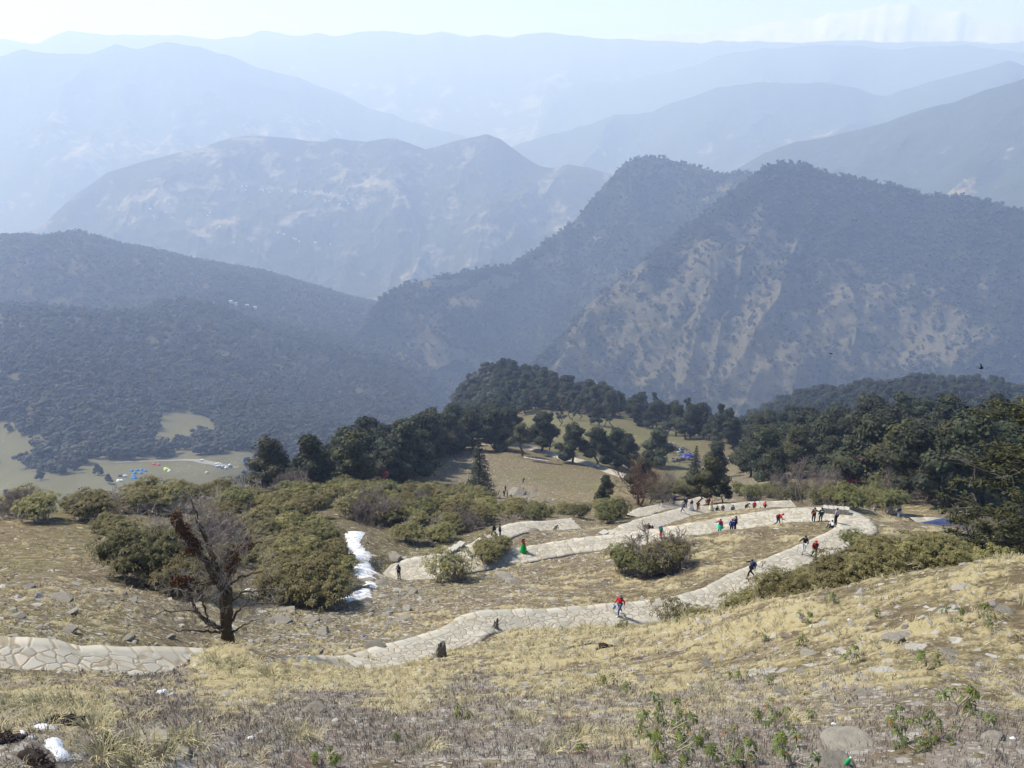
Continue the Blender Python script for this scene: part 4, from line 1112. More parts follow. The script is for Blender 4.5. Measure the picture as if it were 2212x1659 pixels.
# single trees: kind, variant, column, row, distance, height, model height, label
ONE = [
 (K_OLI, 0, 600, 1064, 166, 12.0, 12, "olive green oak with flat layered crown, apart at the left end of the wood", "evergreen_tree"),
 (K_OLI, 1, 765, 1068, 163, 13.0, 12, "broad olive green oak with a rounded crown in front of the left wood", "evergreen_tree"),
 (K_OLI, 0, 735, 1060, 168, 9.5, 12, "smaller olive oak leaning on the broad oak in front of the left wood", "evergreen_tree"),
 (K_OAK, 1, 845, 1052, 180, 10.0, 12, "dark oak with drooping crown beside the red blossoms at the foot of the left wood", "evergreen_tree"),
 (K_OAK, 3, 905, 1036, 215, 10.0, 12, "dark oak at the right foot of the left wood, beside bare brown ground", "evergreen_tree"),
 (K_FIR, 0, 1036, 1072, 181, 15.0, 11, "dark conical fir standing alone in front of the bare brown hill", "fir_tree"),
 (K_OAK, 0, 972, 965, 268, 15, 12, "tall dark oak in the front rank at the left top of the brown hill", "evergreen_tree"),
 (K_OAK, 2, 1018, 962, 275, 14, 12, "dark oak second from the left on the crest of the brown hill", "evergreen_tree"),
 (K_OAK, 4, 1075, 968, 280, 15.5, 12, "big dark oak on the crest where the hill path disappears", "evergreen_tree"),
 (K_OAK, 1, 1168, 967, 284, 14.5, 12, "dense dark oak right of the open spreading oak on the brown hill", "evergreen_tree"),
 (K_OPEN, 0, 1127, 984, 270, 12, 12, "open spreading oak with pale limbs on the brow of the brown hill", "evergreen_tree"),
 (K_LOP, 0, 1186, 968, 292, 16, 13, "tall lopped tree with a long bare trunk beside the hill path", "lopped_tree"),
 (K_OAK, 1, 1236, 1001, 264, 13, 12, "round crowned oak right of the hill path, leftmost of the five along it", "evergreen_tree"),
 (K_OAK, 3, 1290, 1004, 265, 13, 12, "oak with leafless lower trunks right of the hill path, second of the five along it", "evergreen_tree"),
 (K_OAK, 0, 1330, 1000, 272, 14.5, 12, "darkest oak right of the hill path, third of the five along it", "evergreen_tree"),
 (K_OAK, 2, 1355, 1004, 268, 13, 12, "narrow oak right of the hill path, fourth of the five along it", "evergreen_tree"),
 (K_OAK, 1, 1420, 1002, 288, 13.5, 12, "round crowned oak standing beside the ruined stone huts", "evergreen_tree"),
 (K_LOP, 1, 1207, 928, 425, 13, 13, "lopped pole tree on the green meadow, leftmost of the tuft of five", "lopped_tree"),
 (K_LOP, 2, 1216, 922, 435, 12, 13, "short lopped pole tree on the green meadow, second of the tuft of five", "lopped_tree"),
 (K_LOP, 0, 1229, 912, 450, 14, 13, "lopped pole tree on the green meadow, third of the tuft of five", "lopped_tree"),
 (K_LOP, 1, 1238, 918, 440, 12, 13, "lopped pole tree on the green meadow, fourth of the tuft of five", "lopped_tree"),
 (K_LOP, 2, 1250, 912, 450, 14, 13, "lopped pole tree on the green meadow, rightmost of the tuft of five", "lopped_tree"),
 (K_LOP, 0, 1278, 920, 420, 13, 13, "bushy lopped tree on the right of the green meadow, first of a group of four", "lopped_tree"),
 (K_OAK, 2, 1292, 918, 420, 12, 12, "slim oak on the right of the green meadow, second of a group of four", "evergreen_tree"),
 (K_LOP, 1, 1306, 922, 418, 13, 13, "lopped tree on the right of the green meadow, third of a group of four", "lopped_tree"),
 (K_LOP, 2, 1320, 924, 415, 14, 13, "lopped tree on the right of the green meadow, fourth of a group of four", "lopped_tree"),
 (K_FIR, 1, 1498, 1044, 205, 11, 11, "dark narrow fir standing behind the gnarled oak by the far bend", "fir_tree"),
 (K_OAK, 4, 1545, 1022, 235, 11, 12, "dark round oak below the green meadow, left of the right wood", "evergreen_tree"),
 (K_OPEN, 1, 1527, 1096, 138, 8.6, 12, "gnarled olive oak with bent dark limbs beside the crowd on the upper path", "evergreen_tree"),
 (K_OPEN, 0, 1510, 1094, 139, 6.0, 12, "low side stem of the gnarled olive oak beside the crowd", "evergreen_tree"),
 (K_OAK, 3, 1560, 1092, 140, 4.0, 12, "small dark oak right under the gnarled olive oak", "evergreen_tree"),
 (K_OAK, 2, 1305, 1122, 150, 5.2, 12, "small dark pine-like oak alone at the foot of the brown hill", "evergreen_tree"),
 (K_OAK, 0, 1294, 1122, 149, 2.8, 12, "low dark side crown left of the small oak at the foot of the brown hill", "evergreen_tree"),
 (K_OAK, 1, 1388, 1068, 158, 8.0, 12, "dull green oak rising behind the red brown bare tree", "evergreen_tree"),
 (K_FIR, 0, 1915, 1080, 150, 14, 11, "tall dark fir at the left front of the right wood", "fir_tree"),
 (K_OAK, 0, 1850, 1072, 150, 13.5, 12, "tall dark oak at the front edge of the right wood", "evergreen_tree"),
 (K_OAK, 3, 1960, 1098, 132, 12, 12, "dark brownish oak at the front of the right wood, over the brown shoulder", "evergreen_tree"),
 (K_OAK, 4, 2030, 1105, 125, 11, 12, "dark oak at the front of the right wood, left of the big leaning fir", "evergreen_tree"),
 (K_OAK, 1, 1620, 1030, 225, 11, 12, "round oak at the left end of the right wood", "evergreen_tree"),
 (K_OAK, 2, 1665, 1052, 190, 10, 12, "narrow dark oak right of the stony hollow", "evergreen_tree"),
]
for kd, vv, u, v, d, h, h0, lab, nm in ONE:
    place(nm, kd, vv, u, v, d, h, h0, label=lab, cat="tree")
BARES = [
 (K_BARER, 0, 1372, 1112, 139, 8.8, 8, "big red brown leafless tree left of the upper path"),
 (K_BARE, 0, 1400, 1108, 141, 7.0, 8, "grey leafless tree touching the red brown bare tree by the upper path"),
 (K_BARE, 2, 1735, 1090, 133, 8.2, 8, "grey leafless tree with a forked dark trunk above the hairpin wall"),
 (K_BARE, 1, 1780, 1080, 140, 6.5, 8, "pale leafless tree right of the forked leafless tree above the hairpin wall"),
 (K_BARE, 1, 1452, 1062, 172, 6.0, 8, "dark leafless tree between the red brown tree and the gnarled oak"),
 (K_BARE, 0, 1480, 1066, 168, 5.0, 8, "pale pinkish leafless tree left of the narrow fir"),
 (K_BARE, 1, 1680, 1062, 176, 4.5, 8, "low pinkish leafless tree on the stony hollow"),
 (K_BARE, 2, 1770, 1010, 230, 11, 8, "tall leafless tree rising over the right wood"),
 (K_BARE, 1, 1990, 1102, 128, 7.5, 8, "brown leafless tree at the foot of the right wood"),
 (K_BARE, 0, 1930, 1100, 130, 6.5, 8, "grey leafless tree at the foot of the tall dark fir"),
]
for kd, vv, u, v, d, h, h0, lab in BARES:
    place("bare_tree", kd, vv, u, v, d, h, h0, label=lab, cat="tree")
REDS = [(828, 1052, 176, 6.5, "rhododendron tree with crimson blossoms right of the broad olive oak"), (708, 1060, 168, 4.5, "low rhododendron tree with crimson blossoms left of the broad olive oak"),
        (880, 1040, 205, 6, "rhododendron tree with few crimson blossoms at the foot of the left wood"), (925, 1012, 240, 6, "rhododendron tree with crimson blossoms by the rocks left of the brown hill"),
        (1215, 888, 500, 10, "crimson flowering tree at the lower edge of the hilltop wood, left of two"), (1238, 884, 510, 10, "crimson flowering tree at the lower edge of the hilltop wood, right of two"),
        (1145, 902, 520, 10, "dull red flowering tree at the left end of the green meadow"), (1262, 898, 470, 7, "red flowering tree above the group of four lopped trees"),
        (1663, 985, 300, 12, "crimson flowering tree inside the right wood, upper one"), (1842, 1076, 148, 9, "crimson flowering tree at the front of the right wood, lower one"),
        (20, 1085, 760, 9, "dull red flowering tree at the edge of the camp meadow")]
for i, (u, v, d, h, lab) in enumerate(REDS):
    place("rhododendron_tree", K_RED, i, u, v, d, h, 7, label=lab, cat="tree")
for i, (u, v, d, h, lab) in enumerate([(212, 1022, 850, 12, "dark round tree alone on the near camp meadow"), (86, 1028, 850, 10, "small dark tree at the left end of the camp meadow"), (238, 1052, 800, 10, "leafless looking dark tree beside the stone field below the tents"),
        (415, 1030, 600, 13, "dark tree top showing over the bushes below the tents"), (385, 1033, 590, 12, "dark tree top left over the bushes below the tents"), (262, 1048, 640, 11, "dark round tree top over the bush crest below the tents"), (530, 1020, 640, 15, "dark tree at the right end of the parking place"), (560, 1015, 560, 14, "dark tree right of the parking place, nearer one"), (510, 1030, 500, 9, "pale leafy tree top over the bushes below the parking place")]):
    place("evergreen_tree", K_OAK, i, u, v, d, h, 12, label=lab, cat="tree")

# ---- far forests: nobody could count them
def far_tree(seed):
    rng = np.random.default_rng(seed); g = Geo()
    for i in range(4):
        c = np.array([rng.normal() * .22, rng.normal() * .22, .45 + .16 * i + rng.normal() * .04]); s = .34 - .055 * i
        lump(g, c, (s, s, s * .8), 1, .45, 2.0, seed * 7 + i, 0, rng.random() * .5)
    d = unit(rng.normal(size=(60, 3))); d[:, 2] = np.abs(d[:, 2])
    cards(g, np.array([0, 0, .6]) + d * np.array([.4, .4, .38]) * (.8 + .3 * rng.random((60, 1))), unit(d + rng.normal(size=(60, 3)) * .5), .17, .1, rng, 0, .3 + .7 * rng.random(60))
    add_tube(g, [(0, 0, -.1), (0, 0, .5)], (.035, .025), 4, 0, 0.0, cap=False)
    return bpy.data.objects.new("far_tree_model", g.mesh("far_tree_model", [F_FAR], tone=True))
FARC = bpy.data.collections.new("far_tree_models")
for s in range(6): FARC.objects.link(far_tree(900 + s))
MIDC = bpy.data.collections.new("mid_tree_models")      # fuller models for the nearer woods
for s in range(5):
    t_, c_ = oak(40 + s, 12, 1.05 + .12 * (s % 3), .16, 16, 120, .7)
    g_ = Geo()
    for src, mi_ in ((c_, 0), (t_, 1)):
        base_ = g_.n
        g_.V += [V_ / 12.0 for V_ in src.V]; g_.A += src.A; g_.T += [F_ + base_ for F_ in src.T]; g_.Q += [F_ + base_ for F_ in src.Q]
        g_.ma += [np.full(len(F_), mi_) for F_ in src.T]; g_.mb += [np.full(len(F_), mi_) for F_ in src.Q]; g_.n += src.n
    MIDC.objects.link(bpy.data.objects.new("mid_tree_model", g_.mesh("mid_tree_model", [F_OAK, BARK], tone=True)))
def instancer(FARC):
    ng = bpy.data.node_groups.new("trees_on_points", "GeometryNodeTree")
    ng.interface.new_socket("Geometry", in_out='INPUT', socket_type='NodeSocketGeometry')
    ng.interface.new_socket("Geometry", in_out='OUTPUT', socket_type='NodeSocketGeometry')
    N = ng.nodes; L = ng.links
    i = N.new("NodeGroupInput"); o = N.new("NodeGroupOutput")
    ci = N.new("GeometryNodeCollectionInfo"); ci.inputs["Collection"].default_value = FARC; ci.inputs["Separate Children"].default_value = True; ci.inputs["Reset Children"].default_value = True
    ip = N.new("GeometryNodeInstanceOnPoints"); ip.inputs["Pick Instance"].default_value = True
    def na(n, t='FLOAT'):
        a = N.new("GeometryNodeInputNamedAttribute"); a.data_type = t; a.inputs["Name"].default_value = n; return a.outputs[0]
    L.new(i.outputs[0], ip.inputs["Points"]); L.new(ci.outputs[0], ip.inputs["Instance"])
    L.new(na("pick", 'INT'), ip.inputs["Instance Index"])
    cx = N.new("ShaderNodeCombineXYZ"); L.new(na("turn"), cx.inputs[2]); L.new(cx.outputs[0], ip.inputs["Rotation"])
    L.new(na("size", 'FLOAT_VECTOR'), ip.inputs["Scale"]); L.new(ip.outputs[0], o.inputs[0])
    return ng
NG = instancer(FARC); NGM = instancer(MIDC)
def forest(name, pts, h, label, rng, slim=1.0, ng=None):
    n = len(pts)
    me = bpy.data.meshes.new(name); me.vertices.add(n); me.vertices.foreach_set("co", np.asarray(pts, np.float32).ravel())
    hh = h * (.42 + .85 * rng.random(n) ** 1.2)
    sz = np.stack([hh * slim * (.85 + .4 * rng.random(n)), hh * slim * (.85 + .4 * rng.random(n)), hh], -1).astype(np.float32)
    a = me.attributes.new("pick", 'INT', 'POINT'); a.data.foreach_set("value", rng.integers(0, 6, n).astype(np.int32))
    a = me.attributes.new("turn", 'FLOAT', 'POINT'); a.data.foreach_set("value", (rng.random(n) * 6.28).astype(np.float32))
    a = me.attributes.new("size", 'FLOAT_VECTOR', 'POINT'); a.data.foreach_set("vector", sz.ravel())
    o = link(name, me)
    m = o.modifiers.new("trees", 'NODES'); m.node_group = ng or NG
    tag(o, label, "forest", kind="stuff")
    print("forest", name, n)
    return o
# terrain sheet: the wooded valley and slopes
rngF = np.random.default_rng(77)
def sheet_points(r0, r1, gap, az0=-44, az1=44):
    area_n = int((az1 - az0) * D2R * (r1 * r1 - r0 * r0) / 2 / (gap * gap))
    r = np.sqrt(r0 * r0 + (r1 * r1 - r0 * r0) * rngF.random(area_n)); a = (az0 + (az1 - az0) * rngF.random(area_n)) * D2R
    return r * np.sin(a), r * np.cos(a)
GTMAX = np.maximum.accumulate(GT, axis=0)
def vis(x, y, z, add=14.0):
    r = np.hypot(x, y); a = np.arctan2(x, y)
    i = np.clip(np.round((a - AZ0) / (AZ1 - AZ0) * (NAZ - 1)).astype(int), 0, NAZ - 1); j = np.clip(np.searchsorted(LR, np.log(r)) - 1, 0, len(LR) - 1)
    return (z + add) / r > GTMAX[j, i] - 0.002
def litter_at(x, y):
    r = np.hypot(x, y); a = np.arctan2(x, y)
    i = np.clip(np.round((a - AZ0) / (AZ1 - AZ0) * (NAZ - 1)).astype(int), 0, NAZ - 1); j = np.clip(np.searchsorted(LR, np.log(r)) - 1, 0, len(LR) - 1)
    return CVR[j, i, 3]
CLEAR = [[(-40, 945), (40, 938), (58, 952), (80, 985), (60, 992), (-40, 992)], [(330, 946), (375, 930), (450, 910), (455, 925), (420, 940), (345, 952)],
         [(-40, 1120), (-40, 1062), (20, 1050), (90, 1028), (180, 1018), (180, 1005), (240, 1000), (300, 992), (400, 985), (470, 982), (560, 975), (560, 1000), (520, 1015), (500, 1120)],
         [(1165, 915), (1225, 900), (1240, 882), (1260, 895), (1330, 910), (1400, 935), (1500, 955), (1590, 965), (1590, 990), (1520, 1010), (1440, 1040), (1420, 1000), (1180, 965)], [(1100, 930), (1600, 950), (1640, 1060), (1560, 1200), (860, 1200), (930, 1030), (950, 1000)]]
def clear(u, v):
    c = np.zeros(u.shape, bool)
    for q in CLEAR: c |= inpoly(u, v, q)
    return c
def sheet_forest(name, r0, r1, gap, h, label, az0=-44, az1=44, lim=.5, ng=None):
    x, y = sheet_points(r0, r1, gap, az0, az1); z = hgrid(x, y)
    u, v = proj(x, y, z)
    k = (litter_at(x, y) + .25 * fbm(x / 40, y / 40, 3, 55) > lim) & vis(x, y, z) & ~clear(u, v) & (u > -150) & (u < 2360)
    return forest(name, np.stack([x, y, z - .5], -1)[k], h, label, rngF, ng=ng)
sheet_forest("valley_forest", 500, 1500, 8.5, 12.5, "blue green wood filling the valley beyond the camp meadow", -44, -1, .2)
sheet_forest("valley_forest", 1500, 3300, 11.5, 13.5, "hazy wood on the long ridge left of the valley", -44, 0)
sheet_forest("hillside_wood", 190, 560, 9.5, 10.5, "close dark wood on the slopes behind the hill and hairpin", -14, 44, ng=NGM)
sheet_forest("hillside_wood", 560, 1250, 9.0, 13.0, "dark wood on the low ridge below the big mountain", -1, 44, ng=NGM)
# ---- bands of trees along the meadow edge
def mtn_forest(name, key, gap, h, label, thr, umin=-80, umax=2300, keep=1.0, nmax=40000):
    m = MTN[key]; X, Y, Z, S = m["X"], m["Y"], m["Z"], m["S"]
    n0, n1 = X.shape
    # area of every cell decides how many trees it gets
    ax = np.stack([X, Y, Z], -1)
    e1 = ax[1:, :-1] - ax[:-1, :-1]; e2 = ax[:-1, 1:] - ax[:-1, :-1]
    ar = np.linalg.norm(np.cross(e1, e2), axis=-1)
    bad = (S[:-1, :-1] < -.10)
    uu, vv = m["u"][:-1, :-1], m["v"][:-1, :-1]
    ar = np.where(bad | (uu < umin) | (uu > umax), 0, ar)
    n = int(min(ar.sum() / gap ** 2, nmax * 4))
    idx = rngF.choice(ar.size, size=n, p=(ar / ar.sum()).ravel()); i = idx // ar.shape[1]; j = idx % ar.shape[1]
    a = rngF.random((n, 1)); b = rngF.random((n, 1))
    p = ax[i, j] + e1[i, j] * a + e2[i, j] * b
    bare_ = m["bare"][i, j] + .75 * fbm(p[:, 0] / 38, p[:, 1] / 38 + p[:, 2] / 40, 4, 91, .6)
    k = (bare_ < thr) | (rngF.random(n) < .26 * keep)
    return forest(name, p[k] - np.array([0, 0, .8]), h, label, rngF)
mtn_forest("mountain_forest", "mountain", 10.5, 11.5, "scattered dark trees over the big grassy mountainside on the right", .36)
mtn_forest("ridge_forest", "mountain_ridge", 12.5, 12.0, "hazy dark wood on the second ridge", .45, nmax=20000)
# ================================================================= SHRUBS
R6 = np.random.default_rng(606)
def in_path(p, m=.4):
    for nm, w, c, zc in _pc:
        if ((c[:, 0] - p[0]) ** 2 + (c[:, 1] - p[1]) ** 2).min() < (w / 2 + m) ** 2: return True
    return False
def shrubs(poly, n, gap, h, label, group, kinds, avoid=1.2, hv=.2):
    k = 0
    for p in scatter(poly, n, gap, R6):
        if in_path(p, avoid): continue
        x = R6.random(); acc = 0
        for kd, pr in kinds:
            acc += pr
            if x <= acc: break
        nm = "rhododendron_bush" if kd not in (K_TWIG,) else "bare_bush"
        grow(nm, kd, int(R6.integers(len(kd))), p, h / 2.2 * (1 - hv + 2 * hv * R6.random()), label=label if nm[0] == 'r' else "leafless grey shrub among the evergreen bushes of the left field", cat="bush", group=group if nm[0] == 'r' else "leafless shrubs in the left bush field", sink=.1)
MIXB = ((K_BUSH, .72), (K_BUSHD, .14), (K_TWIG, .14))
shrubs([(-80, 1124), (60, 1130), (190, 1128), (290, 1112), (300, 1070), (230, 1082), (100, 1093), (-80, 1106)], 30, 2.7, 2.1, "low olive bush in the strip along the left crest", "bushes along the left crest", MIXB)
shrubs([(290, 1108), (430, 1108), (440, 1150), (560, 1175), (640, 1185), (700, 1150), (740, 1110), (700, 1054), (560, 1045), (450, 1045), (330, 1062)], 62, 2.8, 2.3, "olive green rhododendron in the broad thicket behind the leafless tree", "bushes of the broad left thicket", MIXB)
shrubs([(570, 1185), (690, 1165), (712, 1200), (705, 1250), (690, 1280), (610, 1275), (575, 1230)], 20, 2.4, 2.5, "dense rhododendron with pale stems beside the snow strip", "bushes beside the snow strip", ((K_BUSH, .8), (K_BUSHD, .2)))
shrubs([(770, 1125), (850, 1140), (880, 1172), (990, 1165), (1025, 1145), (1050, 1128), (1095, 1115), (1000, 1090), (880, 1072), (760, 1075)], 52, 2.8, 2.2, "rhododendron in the thicket above the left bend of the path", "bushes above the left bend", MIXB)
shrubs([(760, 1075), (880, 1072), (1000, 1090), (1100, 1120), (1240, 1136), (1350, 1132), (1350, 1118), (1200, 1108), (1095, 1100), (1000, 1078), (880, 1066), (700, 1062)], 48, 3.6, 2.1, "low olive bush in the belt between the path and the brown hill", "bushes below the brown hill", ((K_BUSH, .6), (K_BUSHD, .4)))
shrubs([(1590, 1084), (1690, 1082), (1800, 1096), (1930, 1112), (1925, 1094), (1780, 1072), (1650, 1066), (1590, 1072)], 28, 3.3, 2.1, "dull green bush in the belt behind the hairpin wall", "bushes behind the hairpin wall", ((K_BUSH, .4), (K_BUSHD, .6)))
shrubs([(1395, 1088), (1500, 1078), (1500, 1066), (1400, 1074)], 6, 3.6, 2.4, "dull green bush beside the far bend under the gnarled oak", "bushes by the far bend", ((K_BUSHD, 1.0),))
# thicket on the right, between the grassy brow and the path
_pu = np.array([1520, 1560, 1600, 1650, 1700, 1780, 1840, 1880, 1930, 2000, 2060, 2150, 2260]); _pv = np.array([1340, 1328, 1300, 1270, 1246, 1226, 1190, 1185, 1172, 1156, 1162, 1175, 1175])
_cu = np.array([1500, 1560, 1690, 1900, 2260]); _cd = np.array([41, 36, 33, 33, 35])
_got = []; tries = 0
while len(_got) < 46 and tries < 9000:
    tries += 1
    u = 1535 + 720 * R6.random(); d = np.interp(u, _cu, _cd) + 34 * R6.random()
    p = P(u, 1250, d); a, t = ray_at(u, 1250)
    p = at(u, 1250, d)
    h = 1.5 + 1.1 * R6.random()
    if u < 1640: h *= .6
    uu, vv = proj(p[0], p[1], p[2] + h)
    ub, vb = proj(p[0], p[1], p[2])
    if vv < np.interp(uu, _pu, _pv) or in_path(p, 1.3): continue
    hb = hit(float(uu), float(vv))
    if np.linalg.norm(hb) < d - 2.5 and vv > np.interp(uu, _cu, [1345, 1325, 1312, 1270, 1212]) + 6: continue
    if any((p[0] - q[0]) ** 2 + (p[1] - q[1]) ** 2 < 1.6 ** 2 for q in _got): continue
    _got.append(p)
    grow("rhododendron_bush", K_BUSHN, int(R6.integers(3)), p, h / 2.2, label="leafy olive brown rhododendron in the thicket beside the rising path on the right", cat="bush", group="bushes of the right thicket", sink=.1)
print("right thicket", len(_got))
LONE = [
 (K_BUSHS, 0, 960, 1246, 74.5, 2.3, 1.9, "sparse bush with white forked stems at the inside of the left bend"), (K_BUSHS, 1, 992, 1246, 74.8, 2.0, 1.9, "smaller sparse bush right of the white stemmed bush at the left bend"),
 (K_BUSH, 0, 1056, 1213, 79.8, 2.0, 2.2, "rounded bush between the two path arms, left one"), (K_BUSH, 2, 1086, 1203, 81.8, 1.5, 2.2, "rounded bush between the two path arms, right one"), (K_BUSHS, 1, 1058, 1198, 81.8, 2.0, 1.9, "loose bush hiding the path beside the two people in dark jackets"),
 (K_BUSHD, 0, 1352, 1236, 71.5, 2.1, 2.4, "dark bush with spreading bare legs in the loop of the path, left of three"), (K_BUSHD, 1, 1405, 1240, 71, 2.0, 2.4, "darkest bush in the loop of the path, middle of three"), (K_BUSH, 1, 1446, 1234, 71.5, 2.2, 2.2, "yellowish bush in the loop of the path, right of three"),
 (K_BUSHS, 0, 1455, 1336, 55.5, 1.7, 1.9, "loose bush on the lower edge of the path, right of the woman in red"), (K_BUSHS, 1, 1346, 1354, 52, .6, 1.9, "tiny bush on the path edge below the woman in red"), (K_BUSHN, 0, 1512, 1336, 42, 1.1, 2.2, "small leafy bush at the left tip of the right thicket"),
 (K_BUSHD, 1, 300, 1252, 59.5, 3.0, 2.4, "dark green bush left of the leafless tree, left half"), (K_BUSHD, 0, 350, 1248, 60, 3.1, 2.4, "dark green bush left of the leafless tree, right half"), (K_BUSH, 0, 395, 1262, 57.5, 2.6, 2.2, "bush with a thicket of white stems just left of the leafless tree"), (K_BUSH, 3, 430, 1258, 58, 2.8, 2.2, "bush partly hidden behind the leafless tree"),
 (K_BUSH, 2, 262, 1150, 76, 1.7, 2.2, "low spreading bush below the left crest strip"), (K_BUSH, 1, 232, 1146, 77, 1.5, 2.2, "very low bush below the left crest strip"),
 (K_BUSH, 2, 625, 1302, 60.5, 2.6, 2.2, "front bush with pale roots right of the leafless tree"), (K_BUSH, 0, 672, 1306, 60, 2.9, 2.2, "front bush with fan of white stems near the snow"), (K_BUSH, 3, 700, 1296, 61.5, 2.3, 2.2, "front bush whose stems touch the lower snow"), (K_BUSH, 1, 712, 1255, 67, 2.3, 2.2, "bush leaning towards the snow strip"),
 (K_BUSHD, 0, 1850, 1176, 77.5, 1.6, 2.4, "dark leafy bush just below the hairpin bend"), (K_BUSHN, 1, 1880, 1182, 75, 1.6, 2.2, "leafy bush at the right end of the hairpin bend"),
]
for kd, vv, u, v, d, h, h0, lab in LONE:
    place("rhododendron_bush", kd, vv, u, v, d, h, h0, label=lab, cat="bush", sink=.08)
TW = [(K_TWIG, 2, 1418, 1236, 71.3, 4.3, 3.2, "pale leafless shrub rising out of the bushes in the loop of the path"), (K_TWIG, 0, 312, 1142, 77, 3.0, 3.2, "small white leafless shrub alone below the left crest"), (K_TWIG, 3, 618, 1062, 110, 4.6, 3.2, "domed grey leafless bush on the far edge of the left thicket"),
      (K_TWIG, 2, 795, 1128, 92, 4.6, 3.2, "big grey leafless bush above the snow strip"), (K_TWIG, 3, 770, 1118, 95, 4.0, 3.2, "brown leafless bush left of the big grey one above the snow"), (K_TWIG, 3, 440, 1180, 70, 4.2, 3.2, "grey leafless shrub behind the crown of the leafless tree"), (K_TWIG, 2, 480, 1150, 78, 4.2, 3.2, "grey leafless shrub behind the mossy limb of the leafless tree"),
      (K_TWIG, 1, 1100, 1126, 97, 2.0, 3.2, "white dead shrub at the far end of the middle path arm"), (K_TWIG, 1, 2085, 1150, 96, 3.2, 3.2, "pale dead brushwood beside the dark tarpaulin")]
for kd, vv, u, v, d, h, h0, lab in TW:
    place("bare_bush", kd, vv, u, v, d, h, h0, label=lab, cat="bush")
# ---- young rhododendrons in the foreground
SEED = [(1440, 1592, 1, 1.05), (1408, 1572, 0, .9), (1468, 1560, 0, .9), (1448, 1640, 1, .95), (1410, 1622, 2, .9), (1508, 1608, 0, .7), (1312, 1480, 0, .9), (1352, 1500, 2, 1.0), (1214, 1360, 2, .9), (1675, 1572, 1, .75), (1640, 1560, 2, .9), (1690, 1612, 0, .9), (1712, 1650, 1, .7), (1575, 1650, 1, .8), (1540, 1640, 2, .9), (1608, 1655, 0, .8),
        (1950, 1612, 1, .75), (1985, 1606, 3, .65), (2025, 1600, 1, .6), (1938, 1570, 0, .7), (2062, 1545, 0, 1.25), (2085, 1530, 2, 1.0), (2128, 1572, 2, .9), (1726, 1392, 0, .8), (1838, 1432, 0, .9), (2002, 1440, 0, 1.0), (1652, 1384, 2, .8), (985, 1552, 0, .7), (1008, 1556, 2, .7), (700, 1650, 0, .7), (722, 1655, 2, .7), (1732, 1345, 0, .9), (2052, 1345, 0, 1.0), (2135, 1352, 0, 1.1), (1602, 1468, 0, .7), (1576, 1462, 2, .6), (1745, 1556, 2, .7), (1385, 1590, 2, .8), (1890, 1330, 2, .8), (1362, 1360, 2, .8), (1460, 1345, 2, .9), (1255, 1625, 2, .7), (860, 1600, 2, .6), (1355, 1655, 2, .6), (1660, 1480, 2, .8), (1800, 1300, 2, 1.0)]
SIDE_W = ["tall", "branching", "small", "wide"]
for i, (u, v, kd, sc) in enumerate(SEED):
    p = hit(u, v); sc *= .86
    side = "right" if u > 1800 else ("middle right" if u > 1500 else ("middle" if u > 900 else "left"))
    row = "at the very bottom" if v > 1600 else ("on the heathery foreground" if v > 1480 else "on the grassy brow")
    grow("young_rhododendron", K_SEED, kd, p, sc, label="%s young rhododendron with drooping leaves %s, %s of the picture" % (SIDE_W[kd], row, side), cat="shrub", group="young rhododendrons of the foreground")

